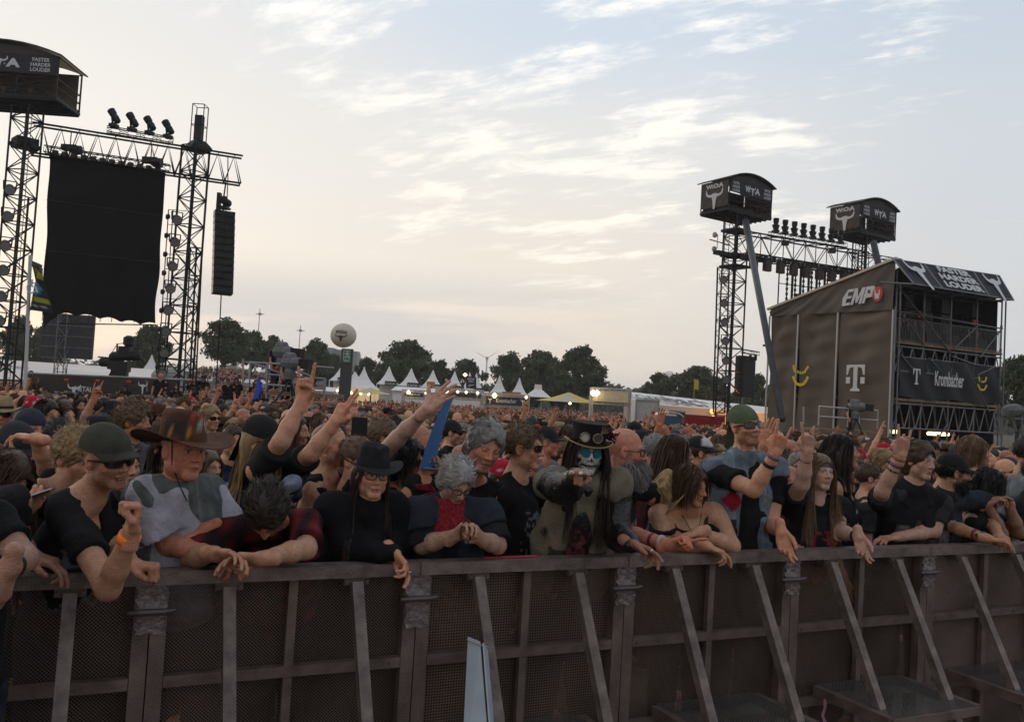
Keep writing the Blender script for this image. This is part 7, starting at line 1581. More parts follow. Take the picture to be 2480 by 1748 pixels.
# -- top hat
p = person('man with skull face paint, top hat and round blue glasses, pointing at the camera', (1424, 1094, -.06), 6, -4, 3, dict(paint=1, haircol=COLS['dark'], beard=0, skin=SK['brown'], armskin=(.30, .15, .09)), ('long', 'dark', .50, 1100), None, None,
           [dict(JACK, col=(.012, .011, .011), leather=True, off=.018, name='jacket', loose=.012, sleeve=1.93, print=dict(col=(.16, .03, .04), w=.05, t=-.15, b=-.5, th=.55)), dict(col=(.17, .145, .105), sleeve=0, off=.033, open=.065, loose=.03, amp=.016, name='vest', collar=True, hem=.16, patch=[(.09, -.30, .045, .04, (.05, .05, .05)), (-.10, -.30, .045, .04, (.05, .05, .05)), (.03, -.45, .06, .055, (.03, .03, .03)), (-.12, -.16, .03, .03, (.07, .06, .05))])],
           {'R': ((1368, 1188, -.30), (1398, 1150, -.50), 'horns', (1416, 1128, -.95), 'd'), 'L': ((1500, 1300, .0), (1532, 1318, -.20), 'loose', (1590, 1345, -.26), 'cd')}, sh=((1334, 1172, -.03), (1492, 1178, .05)), byaw=4, lean=(-.04, .24), build=1.0, group=FR)
th = Hat(); n = 40; P = []
for (r, z) in ((1.04, .0), (1.04, .035), (1.08, .07), (1.13, .102), (1.13, .106), (.9, .106), (.02, .104)):
    for j in range(n): t = 2*math.pi*j/n; P.append((.086*r*math.cos(t), -.016+.106*r*math.sin(t), .050+z))
th.grid(P, 7, n, (.014, .012, .012), True); P = []
for i in range(6):
    for j in range(n): e = i/5; t = 2*math.pi*j/n; P.append(((.088+.040*e)*math.cos(t), -.016+(.108+.036*e)*math.sin(t), .050+.016*abs(math.cos(t))**2*e**1.5-.012*abs(math.sin(t))*e))
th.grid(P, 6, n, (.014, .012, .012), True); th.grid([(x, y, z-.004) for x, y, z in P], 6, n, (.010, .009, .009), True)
add_hat(p, th, 'top_hat', HATM, p.root, 1.0)
b = MB(); edge = [p.l2w([P[5*n+j % n]])[0] for j in range(n+1)]; b.tube(edge, .004, 5); b.build('gold_trim', mat('gold_cord', (.28, .20, .06), .5, .3), p.root, True)
W_ = lambda x, y, z: p.l2w([[x, y, z]])[0]
for nm, cx_, mm in (('pocket_watch', .045, mat('watch_face', (.45, .44, .40), .3)), ('goggle', -.022, mat('mesh_glass', (.07, .065, .06), .5))):
    fd = p.R[:, 1]; rx_ = p.R[:, 0]; uz_ = p.R[:, 2]; cc_ = W_(cx_, .098, .085); b = MB(); b.lathe(cc_, [(.0, 0), (.019, .0), (.0195, .003), (.0, .004)], 16, rx_, uz_, fd); b.build(nm, mm, p.root); b = MB(); b.tube([cc_+rx_*.021*math.cos(a)+uz_*.021*math.sin(a)+fd*.004 for a in np.linspace(0, 6.283, 17)], .004, 6); b.build('brass_ring', mat('brass', (.25, .19, .10), .35, .8), p.root, True)
b = MB()
for a in np.linspace(.2, 2.9, 7): b.tube([W_(-.045, .085, .11), W_(-.045+.035*math.cos(a), .09, .115+.035*math.sin(a))], .0022, 4)
b.build('hat_feathers', mat('feather', (.22, .17, .10), .8), p.root)
b = MB(); r_ = np.random.RandomState(3)
for k in range(60): a = r_.normal(size=3)*.013; q = W_(-.105, .02, .10)+a; c_ = nrm(r_.normal(size=3))*.016; e_ = nrm(r_.normal(size=3))*.016; b.add([q, q+c_, q+c_+e_, q+e_], [(0, 1, 2, 3)])
b.build('hat_rose', mat('dark_rose', (.07, .008, .02), .8), p.root)
add_glasses(p, 'round', p.root, mat('blue_lens', (.01, .12, .16), .15, spec=.7))
b = MB(); d_ = nrm(p.Wr[0]-p.E[0])
for f, s_ in ((.25, -1), (.45, 1), (.6, -1), (.85, .5)): b.lathe(p.E[0]+(p.Wr[0]-p.E[0])*f+np.array([.03*s_, -.048, .03]), [(.002, -.004), (.009, 0), (.002, .006)], 8, (1, 0, 0), (0, 0, 1), (0, -1, 0))
b.lathe(p.S[0]+np.array([-.02, -.075, .02]), [(.002, 0), (.012, .003), (.002, .007)], 8, (1, 0, 0), (0, 0, 1), (0, -1, 0)); b.build('studs', METAL, p.root, True)
hf = p.handframe(1)
for (x, y) in ((.03, .10), (-.01, .10), (-.028, .09)): b = MB(); b.lathe(p.Wr[1]+hf@np.array([x, y, -.003]), [(.010, -.004), (.0118, 0), (.010, .004)], 10, hf[:, 0], hf[:, 2], hf[:, 1]); b.build('ring', METAL, p.root, True)
hf = p.handframe(0)
for x in (.03, .01, -.028): b = MB(); b.lathe(p.Wr[0]+hf@np.array([x, .098, -.002]), [(.010, -.005), (.0118, 0), (.010, .005)], 10, hf[:, 0], hf[:, 2], hf[:, 1]); b.build('ring', METAL, p.root, True)
# -- bald bearded man
p = person('bald man with black glasses and a full grey beard, pointing hand on the rail', (1517, 1094, .16), 80, -2, 0, dict(skin=SK['red'], haircol=(.15, .13, .12), beard=.9, beardcol=(.16, .145, .13), scalp=.12, recede=0, hs=1.06, jaw=1.1), None, None, 'thick', dict(TEE_K, sleeve=.85, print=dict(col=(.16, .13, .13), w=.09, t=-.14, b=-.42)),
           {'R': ((1500, 1285, -.05), (1622, 1318, -.28), 'point', (1712, 1290, -.34), 'cd'), 'L': ((1600, 1260, .2), (1640, 1300, .1), 'relax', (1680, 1310, .1), 'd')}, sh=((1482, 1200, -.10), (1585, 1200, .2)), byaw=55, lean=(-.06, .12), group=FR, beard=(.095, 'grey'))
for f_, c_ in ((.05, (.45, .44, .42)), (.10, (.22, .03, .05)), (.14, (.03, .035, .06))): add_band(p, 0, f_, .016, c_, p.root, 'bracelet', .0335)
person('long brown-haired man with glasses and a denim vest, profile', (1640, 1098, 1.3), 82, 2, 0, dict(skin=SK['fair'], beard=.4), ('long', 'brown', .50, 1500), None, 'rim', [dict(TEE_K), dict(col=DEN, sleeve=0, off=.02, open=.06, denim=True, name='vest')])
# -- girl
p = person('girl with wavy brown hair in a black off-shoulder top, arms folded on the rail', (1674, 1180, .10), 46, -6, 0, dict(fem=1, skin=SK['tan'], haircol=COLS['brown'], armskin=(.50, .28, .17)), ('bob', 'brown', .11, 1800), None, None, dict(TEE_K, sleeve=.62, offsh=True, off=.016),
           {'R': ((1612, 1330, -.06), (1712, 1322, -.22), 'relax', (1768, 1345, -.24), 'd'), 'L': ((1774, 1322, -.06), (1692, 1288, -.20), 'relax', (1640, 1304, -.22), 'd')}, sh=((1598, 1248, .02), (1738, 1244, .16)), neck=(1664, 1236, .06), byaw=22, lean=(-.0, .12), group=FR)
add_band(p, 1, .04, .02, (.16, .03, .04), p.root, 'wristband', .029); b = MB(); b.tube([p.N+p.bx*.12+p.up*.0, p.N+p.bx*.06+p.bf*.10-p.up*.12], .004, 5); b.tube([p.N-p.bx*.12+p.up*.0, p.N-p.bx*.06+p.bf*.10-p.up*.12], .014, 5); b.tube([p.N+p.bx*.06+p.bf*.05, p.N+p.bf*.11-p.up*.12, p.N-p.bx*.05+p.bf*.06], .002, 4); b.build('straps', blk2, p.root)
sh_ = hat_cowboy((.36, .24, .11), .075, .10, up=.01, cr=.95, dent=.0); t = empty('straw_hat', V(1588, 1195, p.d0+.05), 'woven straw hat hanging on the back behind the girl', 'straw hat'); v, f, c = sh_.out(); hR = rotframe(-75, -50, 0); c = c*(.55+.9*(np.sin(v[:, [0]]*260)*np.sin(v[:, [2]]*300) > 0)*.6); mk('weave', V(1606, 1185, p.d0+.06)+(v-[0, 0, .1])@hR.T*.95, f, HATM, t, c, True)
person('bearded man in a white-fronted black cap', (1700, 1098, 'auto'), 78, 0, 0, dict(skin=SK['fair'], beard=.8, beardcol=COLS['ginger']), ('short', 'brown'), (hat_cap((.018, .018, .02), (.02, .02, .022), mesh_=lambda P: np.where(((P[:, 1] > .0) & (P[:, 2] > .06))[:, None], np.array([[.50, .47, .47]]), np.array([[.018, .018, .02]]))), 'cap'), None, TEE_K)
# -- green head scarf man
p = person('tall man in a green head scarf and black sunglasses, denim vest, making a horn sign', (1806, 1034, .12), 22, 8, -6, dict(skin=SK['fair'], haircol=COLS['ginger'], beard=.75, beardcol=(.16, .085, .045), open=.8, jaw=1.1), None, (hat_wrap((.080, .105, .055)), 'head_scarf'), 'wrap',
           [dict(TEE_K, sleeve=.62), dict(col=DEN, sleeve=0, off=.022, open=.07, loose=.015, denim=True, collar=True, name='denim_vest', hem=.13, patch=[(.10, -.20, .050, .062, (.25, .015, .03), 1), (.10, -.35, .028, .05, (.04, .04, .045)), (-.11, -.2, .03, .03, (.2, .2, .19))])],
           {'R': ((1826, 1186, -.25), (1878, 1096, -.34), 'horns', (1908, 1010, -.40), 'a'), 'L': ((1868, 1270, -.0), (1892, 1288, -.22), 'relax', (1910, 1365, -.26), 'c')}, sh=((1728, 1142, .0), (1882, 1142, .10)), byaw=12, group=FR, lean=(.0, .05))
for f_, c_ in ((.02, (.16, .12, .2)), (.07, (.02, .02, .02)), (.12, (.015, .015, .015)), (.18, (.20, .03, .04)), (.22, (.04, .15, .07))): add_band(p, 0, f_, .018, c_, p.root, 'bracelet', .0345)
person('man whose open hand rises beside the horn sign of the green-scarfed man', (1850, 1085, .75), 60, 0, 0, dict(skin=SK['tan']), ('long', 'lbrown', .3), cloth=TEE_K, arms={'L': ((1846, 1160, -.10), (1848, 1080, -.20), 'open', (1862, 1020), 'ar')}, sh=((1800, 1160, .0), (1872, 1180, .1)))
# -- woman with grey headband
p = person('woman with a grey headband and long light brown hair, arm raised in a horn sign', (1986, 1146, .04), 14, 6, 4, dict(fem=1, skin=(.50, .31, .23), haircol=COLS['lbrown'], look=1), ('long', 'lbrown', .46, 1700), (hat_band((.075, .080, .088), .060, .050), 'headband'), None, dict(TEE_K, sleeve=.55, print=dict(col=(.18, .02, .03), w=.10, t=-.12, b=-.42, th=.52)),
           {'R': ((1942, 1172, -.22), (1956, 1092, -.30), 'horns', (1958, 1020, -.34), 'a'), 'L': ((2030, 1285, .0), (2080, 1300, -.20), 'relax', (2100, 1385, -.26), 'c')}, sh=((1912, 1222, .0), (2030, 1228, .10)), byaw=5, lean=(-.0, .10), group=FR)
for a_, f_, c_ in ((0, .05, (.012, .012, .012)), (1, .03, (.015, .015, .015)), (1, .08, (.18, .03, .06)), (1, .12, (.015, .015, .015))): add_band(p, a_, f_, .020, c_, p.root, 'bracelet', .031)
person('woman with dark curly hair laughing towards the stage', (2040, 1098, .46), 80, 12, 0, dict(fem=1, skin=SK['tan'], haircol=COLS['dark'], open=.5), ('long', 'dark', .34, 1700), None, None, TANK)
# -- bandana youth
p = person('young man in a black and white bandana raising a horn sign with wristbands', (2228, 1118, .0), 24, -2, 4, dict(skin=(.48, .28, .20), haircol=COLS['brown'], hs=1.02), ('medium', 'brown', .06, 1300), (hat_band((.02, .02, .022), .058, .052, colf=lambda P: np.where((vnoise(P, 95) > .66)[:, None], np.array([[.42, .41, .40]]), np.array([[.015, .015, .017]]))), 'bandana'), None,
           [dict(TEE_K, col=(.035, .033, .036), sleeve=.72), dict(col=(.014, .014, .016), sleeve=0, off=.022, open=.05, name='vest', collar=True, patch=[(.10, -.22, .035, .045, (.10, .10, .10)), (-.11, -.3, .04, .03, (.06, .06, .06))])],
           {'R': ((2136, 1190, -.28), (2182, 1102, -.36), 'horns', (2196, 1020, -.40), 'a'), 'L': ((2262, 1285, .02), (2172, 1300, -.16), 'relax', (2105, 1308, -.20), 'd')}, sh=((2132, 1212, .0), (2278, 1222, .08)), byaw=8, lean=(-.0, .12), build=1.05, group=FR)
for f_, c_ in ((.02, (.30, .12, .05)), (.06, (.12, .10, .10)), (.10, (.02, .02, .02)), (.14, (.22, .22, .03))): add_band(p, 0, f_, .020, c_, p.root, 'bracelet', .0335)
add_band(p, 1, .05, .02, (.18, .03, .05), p.root, 'bracelet', .032)
# -- black cap man
p = person('bearded man in a black cap with a neck gaiter, hands clasped over the rail', (2312, 1146, .04), 78, -4, 0, dict(skin=SK['olive'], haircol=COLS['black'], beard=.95, beardcol=COLS['black']), ('short', 'black'), (hat_cap((.014, .014, .016)), 'cap'), None, [dict(TEE_K, col=(.020, .022, .026), sleeve=.8, loose=.02), dict(col=(.022, .026, .034), sleeve=0, off=.02, open=.05, name='vest', patch=[(.10, -.2, .03, .05, (.16, .12, .13))])],
           {'R': ((2290, 1270, -.02), (2392, 1304, -.30), 'clasp', (2440, 1312, -.32), 'd'), 'L': ((2400, 1268, .15), (2420, 1296, -.14), 'clasp', (2440, 1312, -.30), 'd')}, sh=((2262, 1225, -.03), (2385, 1218, .18)), byaw=35, lean=(-.05, .14), group=FR, beard=(.04, 'black'))
for f_, c_ in ((.03, (.02, .08, .06)), (.08, (.16, .03, .05))): add_band(p, 0, f_, .018, c_, p.root, 'bracelet', .0335)
b = MB(); s1, u1 = frame(p.up); b.lathe(p.N+p.up*.03, [(.072, -.03), (.078, 0), (.072, .03), (.064, .05)], 16, p.bx, p.bf, p.up); b.build('neck_gaiter', mat('gaiter', (.02, .02, .022), .9, noise=.8, nscale=60), p.root, True)
p = person('dark curly-haired woman resting her chin on folded hands at the right', (2398, 1178, .10), 76, -6, 0, dict(fem=1, skin=(.30, .16, .10), haircol=COLS['black'], closed=1), ('bob', 'black', .14, 1500), None, None, TEE_K, {'R': ((2425, 1292, -.05), (2392, 1222, -.12), 'half' if False else 'relax', (2425, 1205, -.14), 'd'), 'L': ((2468, 1290, .0), (2440, 1215, -.08), 'relax', (2402, 1196, -.14), 'd')}, byaw=50, lean=(-.05, .1), group=FR)
add_band(p, 1, .06, .022, (.35, .34, .33), p.root, 'watch', .029)
person('long-haired bearded man gazing up to the right above the black cap', (2362, 1098, .95), 74, 10, 0, dict(skin=SK['fair'], beard=.8, haircol=COLS['lbrown']), ('medium', 'lbrown', .12), cloth=dict(TEE_K))
person('man at the right frame edge in a dark shirt, back of his head dark', (2492, 1098, 1.0), 95, 0, 0, dict(skin=SK['tan'], haircol=COLS['dark']), ('short', 'dark'), cloth=dict(TEE_K, col=(.16, .18, .20), sleeve=1.2))
person('man cut by the right frame edge, black T-shirt shoulder', (2520, 1150, .05), 80, 0, 0, dict(skin=SK['fair']), ('short', 'dark'), byaw=30, group=FR)
# -- behind, left
person('man pressing his hand on a dark navy cap, wristwatch on', (40, 1090, 1.2), 55, -18, 0, dict(skin=SK['fair'], beard=.4), ('short', 'grey'), (hat_cap((.025, .028, .035)), 'cap'), None, dict(TEE_K, col=(.014, .014, .02)), {'L': ((112, 1118, -.10), (86, 1062, -.22), 'relax', (30, 1052, -.20), 'd')}, sh=((-10, 1190, -.05), (115, 1170, .1)), byaw=15)
person('stocky man with sunglasses pushed up on a blue-grey cap, printed black shirt', (76, 1040, 2.4), 60, -2, 0, dict(skin=SK['red'], beard=.3), ('short', 'grey'), (hat_cap((.03, .035, .05), back=True), 'cap'), None, dict(TEE_K, print=dict(col=(.20, .05, .06), w=.12, t=-.1, b=-.4)), build=1.1)
person('man with tied black hair and dark beard looking down', (140, 1066, 2.0), 40, -32, 0, dict(skin=SK['olive'], beard=.9, closed=1), ('short', 'black', .02, 1200), None, None, dict(TEE_K, print=dict(col=(.2, .12, .05), w=.14, t=-.05, b=-.4)))
person('man with curly brown hair seen from behind the brown hat', (326, 1022, 2.4), 88, 0, 0, dict(skin=SK['tan']), ('curly', 'lbrown', .04, 1500), None, None, dict(TEE_K, col=(.09, .08, .09)))
person('man in a black cap with red lettering raising one arm beside the brown hat', (512, 1006, 'auto'), 70, 0, 0, dict(skin=SK['fair']), ('short', 'dark'), (hat_cap((.02, .02, .022), (.25, .02, .03)), 'cap'), None, TEE_K, {'R': ((530, 1045, -.2), (568, 985, -.25), 'horns', (582, 945), 'c')}, sh=((490, 1075, -.1), (560, 1075, .15)))
# ---------------------------------------------------------------- the crowd behind: archetypes copied person by person
def archetype(nm, g, hair=None, hat=None, glasses=None, cloth=None, pose='down', beard=None, kk=1.0, build=1.0, hh=.0055, pitch=0):
    H = np.array([0, 0, 1.62*kk]); R_ = rotframe(0, pitch); A = None; k = kk
    q = lambda x, y, z: H+np.array([x, y, z])*k
    if pose == 'horns': A = {'R': (q(-.30, -.14, -.20), q(-.26, -.20, .08), 'horns', q(-.26, -.22, .3), NV['c'])}
    elif pose == 'high': A = {'R': (q(-.26, -.06, .02), q(-.20, -.14, .28), 'horns', q(-.18, -.18, .5), NV['c'])}
    elif pose == 'fist': A = {'L': (q(.30, -.10, -.12), q(.24, -.18, .16), 'fist', q(.24, -.2, .4), NV['a'])}
    elif pose == 'phone': A = {'R': (q(-.27, -.20, -.28), q(-.09, -.34, -.03), 'grip', q(-.04, -.36, .12), NV['l']), 'L': (q(.27, -.20, -.28), q(.09, -.34, -.03), 'grip', q(.04, -.36, .12), NV['r'])}
    elif pose == 'open': A = {'L': (q(.28, -.10, .0), q(.30, -.20, .24), 'open', q(.33, -.24, .44), NV['c'])}
    g = dict(g); 
    if hair: g['haircol'] = (.05, .04, .035) if hair[1] is None else COLS[hair[1]]
    p = Person(H, R_, g, byaw=0, arms=A, scale=k, ground=0.0, build=build); parts = []
    v, q_, c = p.build_mesh(hh=hh, hb=.018, hhand=.006); parts.append(('body', v, q_, c, SKINM, True))
    v, q_, c = p.garment(cloth or dict(TEE_K, col=(1, 1, 1)), .015, seed=len(nm)); parts.append(('shirt', v, q_, c, CLMC, True))
    v, q_, c = p.trousers(); parts.append(('trousers', v, q_, c, CLM, True))
    if hair: v, q_, c = p.hair(hair[0], (.9, .9, .9) if hair[1] is None else COLS[hair[1]], n=420, seed=len(nm)*7, width=.008 if hair[0] in ('long', 'bob') else .005, h=.008, length=hair[2] if len(hair) > 2 else None, hatted=bool(hat) and hat[1] != 'headband'); parts.append(('hair', v, q_, c, HAIRMC if hair[1] is None else HAIRM, False))
    if hat: v, f, c = hat[0].out(); parts.append((hat[1], p.l2w(v), f, c, HATM, True))
    if glasses:
        o = add_glasses(p, glasses, None); me = o.data; bpy.data.objects.remove(o)
    else: me = None
    ds = [(n_, mesh_data(n_, v, f, c, sm, [m])) for n_, v, f, c, m, sm in parts]
    if me: ds.append(('sunglasses' if glasses in ('dark', 'wrap') else 'glasses', me))
    merged = (parts, )
    return dict(name=nm, ds=ds, parts=parts, pose=pose)
GM = dict(skin=SK['fair']); CL_T = dict(TEE_K, col=(1, 1, 1))
_ar = archetype
def archetype(nm, *a, **k):
    if 'cloth' not in k and len(nm) % 2: k['cloth'] = dict(TEE_K, col=(1, 1, 1), print=dict(col=(9, 8, 8) if len(nm) % 3 else (10, 3, 2), w=.10, t=-.12, b=-.34, f=45, th=.55))
    return _ar(nm, *a, **k)
AR = {
 'bald': archetype('bald', dict(skin=SK['red'], scalp=.35, recede=1, haircol=(.06, .045, .035), beard=.5, fat=.3)),
 'bald2': archetype('bald2', dict(skin=SK['fair'], beard=.95, beardcol=COLS['brown'], fat=.4), build=1.1, glasses='dark'),
 'short': archetype('short', dict(skin=SK['fair']), ('short', 'brown', .03)),
 'shortg': archetype('shortg', dict(skin=SK['red'], beard=.6, beardcol=COLS['grey']), ('short', 'grey', .03), glasses='rim', build=1.08),
 'shortd': archetype('shortd', dict(skin=SK['olive'], beard=.8), ('short', 'black', .03)),
 'blond': archetype('blond', dict(skin=SK['fair'], beard=.3, beardcol=COLS['ginger']), ('medium', 'blond', .08), glasses='dark'),
 'curly': archetype('curly', dict(skin=SK['fair']), ('curly', 'lbrown', .05)),
 'long': archetype('long', dict(skin=SK['fair'], beard=.7), ('long', 'brown', .40)),
 'longd': archetype('longd', dict(skin=SK['tan'], beard=.9), ('long', 'dark', .40)),
 'longf': archetype('longf', dict(skin=SK['fair'], fem=1), ('long', 'lbrown', .40), kk=.94),
 'longb': archetype('longb', dict(skin=SK['fair'], fem=1), ('long', 'blond', .36), kk=.95, glasses='dark'),
 'bobf': archetype('bobf', dict(skin=SK['fair'], fem=1, open=.3), ('bob', 'dark', .15), kk=.93),
 'cap': archetype('cap', dict(skin=SK['fair'], beard=.5), ('short', 'dark'), (hat_cap((.018, .018, .02)), 'cap'), glasses='dark'),
 'capw': archetype('capw', dict(skin=SK['tan'], beard=.7), ('short', 'brown'), (hat_cap((.05, .05, .055)), 'cap')),
 'beanie': archetype('beanie', dict(skin=SK['fair'], beard=.6), ('short', 'brown'), (hat_beanie((.04, .045, .055)), 'beanie')),
 'bucket': archetype('bucket', dict(skin=SK['red'], beard=.5), ('long', 'dark', .25), (hat_bucket((.02, .02, .022)), 'bucket_hat'), glasses='dark'),
 'straw': archetype('straw', dict(skin=SK['red']), ('short', 'grey'), (hat_cowboy((.30, .22, .12), .06, .09, band=(.03, .03, .03), up=.015), 'straw_hat'), glasses='dark'),
 'cow': archetype('cow', dict(skin=SK['tan'], beard=.6), ('long', 'dark', .3), (hat_cowboy((.07, .035, .02), .08, .10, up=.035), 'cowboy_hat')),
 'redsc': archetype('redsc', dict(skin=SK['fair']), ('long', 'brown', .3), (hat_wrap((.45, .012, .03), colf=lambda P: np.where((vnoise(P, 120) > .8)[:, None], np.array([[.45, .42, .42]]), np.array([[.40, .012, .03]]))), 'head_scarf')),
 'horns1': archetype('horns1', dict(skin=SK['fair'], beard=.5), ('long', 'brown', .3), pose='horns'),
 'horns2': archetype('horns2', dict(skin=SK['tan']), ('short', 'dark', .03), pose='high'),
 'horns3': archetype('horns3', dict(skin=SK['fair'], fem=1), ('long', 'blond', .3), pose='high', kk=.95),
 'fist': archetype('fist', dict(skin=SK['fair'], beard=.6), ('short', 'brown'), (hat_cap((.02, .02, .022)), 'cap'), pose='fist'),
 'phone': archetype('phone', dict(skin=SK['fair']), ('short', 'lbrown', .03), pose='phone'),
 'open': archetype('open', dict(skin=SK['red'], scalp=.5, haircol=(.06, .05, .04)), pose='open'),
}
DESC = {'bald': 'bald man', 'bald2': 'bald bearded man in shades', 'short': 'man with short brown hair', 'shortg': 'grey-haired man with glasses', 'shortd': 'dark-haired bearded man', 'blond': 'blond man in sunglasses', 'curly': 'curly fair-haired man', 'long': 'man with long brown hair', 'longd': 'long-haired dark bearded man', 'longf': 'woman with long fair hair', 'longb': 'blonde woman in sunglasses', 'bobf': 'woman with a dark bob',
 'cap': 'black-capped man in shades', 'capw': 'man in a grey cap', 'beanie': 'man in a slate beanie', 'bucket': 'man in a black bucket hat', 'straw': 'man in a pale straw hat', 'cow': 'man in a brown cowboy hat', 'redsc': 'person in a red head scarf', 'horns1': 'long-haired man signing low horns', 'horns2': 'dark-haired man raising high horns', 'horns3': 'blonde woman raising high horns', 'fist': 'capped man raising a fist', 'phone': 'man holding up a phone', 'open': 'balding man raising open hand'}
NAMEC = {'bald': 'bald', }
SHC = [((.013, .013, .015), 'black'), ((.018, .018, .02), 'black'), ((.03, .03, .034), 'charcoal'), ((.012, .012, .013), 'black'), ((.07, .07, .075), 'grey'), ((.09, .02, .025), 'dark red'), ((.10, .13, .17), 'denim blue'), ((.22, .21, .21), 'pale grey'), ((.04, .045, .03), 'olive'), ((.013, .013, .015), 'black'), ((.02, .03, .06), 'navy')]
LM = [(0, 'the left edge'), (180, 'the flagpole'), (330, 'the crane'), (470, 'the second tower'), (560, 'the tether cable'), (690, 'the camera platform'), (800, 'the balloon column'), (930, 'the lit tents'), (1050, 'the blue foam strip'), (1180, 'the black beer sign'), (1290, 'the quiffed man'), (1400, 'the big umbrella'), (1500, 'the lit sign board'), (1620, 'the blue cabin'), (1740, 'the red bar'), (1880, 'the slanting column'), (2000, 'the yellow symbol'), (2080, 'the white letter T'), (2200, 'the left strip light'), (2330, 'the right strip light'), (2470, 'the right frame edge')]
used_lab = {}
KEYS = list(AR); BASE_K = [k for k in KEYS if AR[k]['pose'] == 'down']+['bald', 'short', 'long', 'longf', 'shortg', 'bald2', 'short', 'blond', 'longb', 'curly', 'bald', 'shortg', 'longf']; ARM_K = [k for k in KEYS if AR[k]['pose'] != 'down']
def to_px(P):
    q = np.asarray(P)-CAM; d = q@_f; return CX+FPX*(q@RT)/d, CY-FPX*(q@UPV)/d, d
rc = random.Random(99)
def place(key, x, y, z, yaw, sc=1.0, sh=None, legs=True, label=None, group='festival crowd behind the front row'):
    a = AR[key]; sh = sh or rc.choice(SHC); px, py, d = to_px((x, y, z+1.62*sc))
    near = min(LM, key=lambda q: abs(q[0]-px))[1]; rowd = 'second row' if d < 4.6+.0006*px else None
    if label is None:
        side = 'under' if abs([q for q in LM if q[1] == near][0][0]-px) < 25 else ('left of' if px < [q for q in LM if q[1] == near][0][0] else 'right of')
        dist = ['near the rail', 'few rows back', 'mid rows', 'farther back', 'far back'][min(4, int(max(0, d-4.2)/1.7))]
        lab = '%s in %s, %s, %s %s' % (DESC[key], sh[1], dist, side, near); label = lab
    if label in used_lab:
        for ex in ('turned right', 'partly hidden', 'head higher than neighbours', 'head lower than neighbours', 'between two heads', 'slightly nearer', 'slightly farther', 'facing more forward'):
            l2 = label.replace(', '+near if False else ', ', ', '+ex+', ', 1)
            if l2 not in used_lab: label = l2; break
    ws = label.split()
    if len(ws) > 16: label = ' '.join(ws).replace(' in the middle rows', ' midway').replace('holding up a phone with both hands', 'holding up a phone').replace('close behind the rail', 'near rail')
    if len(label.split()) > 16: label = label.replace(' the ', ' ')
    if len(label.split()) > 16: label = label.replace(' a ', ' ')
    used_lab[label] = 1
    root = empty('person', (x, y, z), label, 'person', group); root.rotation_euler = (0, rad(rc.uniform(-3, 3)), rad(yaw)); root.scale = (sc, sc, sc)
    for n_, me in a['ds']:
        if not legs and n_ == 'trousers': continue
        o = bpy.data.objects.new(n_, me); COL.objects.link(o); o.parent = root
        if n_ == 'shirt': o.color = (*sh[0], 1)
    return root
placed = list(PPL)
def free(x, y, r):
    return all((x-a)**2+(y-b_)**2 > r*r for a, b_ in placed)
# people seen clearly in the photo: pixel of head centre, distance, kind, yaw
SEEN = [(18, 1005, 6.0, 'straw', 40), (47, 968, 7.5, 'longf', 60), (114, 972, 5.6, 'curly', 75), (100, 1010, 5.0, 'longd', 60), (165, 1011, 5.6, 'long', 65), (200, 984, 6.4, 'longd', 50), (235, 996, 5.5, 'shortd', 85), (276, 998, 5.8, 'bucket', 85), (318, 980, 6.3, 'blond', 60), (370, 972, 6.4, 'longb', 70), (408, 972, 7.5, 'shortg', 60), (490, 988, 6.6, 'cap', 60), (548, 1000, 6.2, 'horns2', 60),
 (745, 1008, 5.6, 'bald', 75), (780, 1022, 5.8, 'longf', 70), (838, 1030, 5.0, 'phone', 60), (905, 1010, 5.8, 'beanie', 70), (957, 1030, 5.4, 'longd', 82), (930, 1060, 4.9, 'curly', 90), (1019, 1076, 4.75, 'bald', 95), (1093, 1050, 5.0, 'cap', 82), (1130, 1024, 6.2, 'cap', 75), (1167, 1018, 6.6, 'capw', 70), (1207, 1024, 6.2, 'shortg', 60), (1250, 1030, 5.3, 'longd', 86), (1296, 1018, 6.2, 'blond', 70), (1380, 1040, 6.4, 'fist', 60),
 (1560, 1072, 5.2, 'cap', 80), (1590, 1092, 5.0, 'shortg', 85), (1584, 1046, 5.6, 'cap', 70), (1621, 1038, 5.7, 'bald2', 80), (1500, 1015, 7.0, 'short', 60), (1545, 1018, 7.2, 'horns2', 50), (1641, 1060, 5.4, 'beanie', 85), (1737, 1070, 5.5, 'longf', 120), (1720, 1050, 6.2, 'cap', 80), (1840, 1086, 5.6, 'longf', 95), (1924, 1094, 5.5, 'bald', 90), (1960, 1062, 6.4, 'capw', 80), (2045, 1072, 6.6, 'fist', 70), (2092, 1084, 6.0, 'longf', 40), (2112, 1092, 6.6, 'horns3', 60), (2150, 1096, 5.7, 'redsc', 80), (2269, 1078, 7.0, 'cap', 60), (2290, 1085, 7.2, 'horns2', 70), (2330, 1076, 7.6, 'fist', 60), (2385, 1070, 7.4, 'horns1', 60), (2440, 1110, 6.2, 'open', 60), (2466, 1100, 6.3, 'shortd', 100)]
for (x, y, d, key, yaw) in SEEN:
    d = dsolve(x, y); P = V(x, y, d); sc = rc.uniform(.97, 1.03)*(1/.95 if AR[key]['parts'][0][1][:, 2].max() < 1.7 else 1); hz = 1.62*(.94 if key in ('longf', 'bobf', 'longb', 'horns3') else 1.0); place(key, P[0], P[1], P[2]-hz*1.0, yaw+rc.uniform(-8, 8)); placed.append((P[0], P[1]))
nmade = len(PPL)+len(SEEN); cand = []
uB, nB = BU, -BN
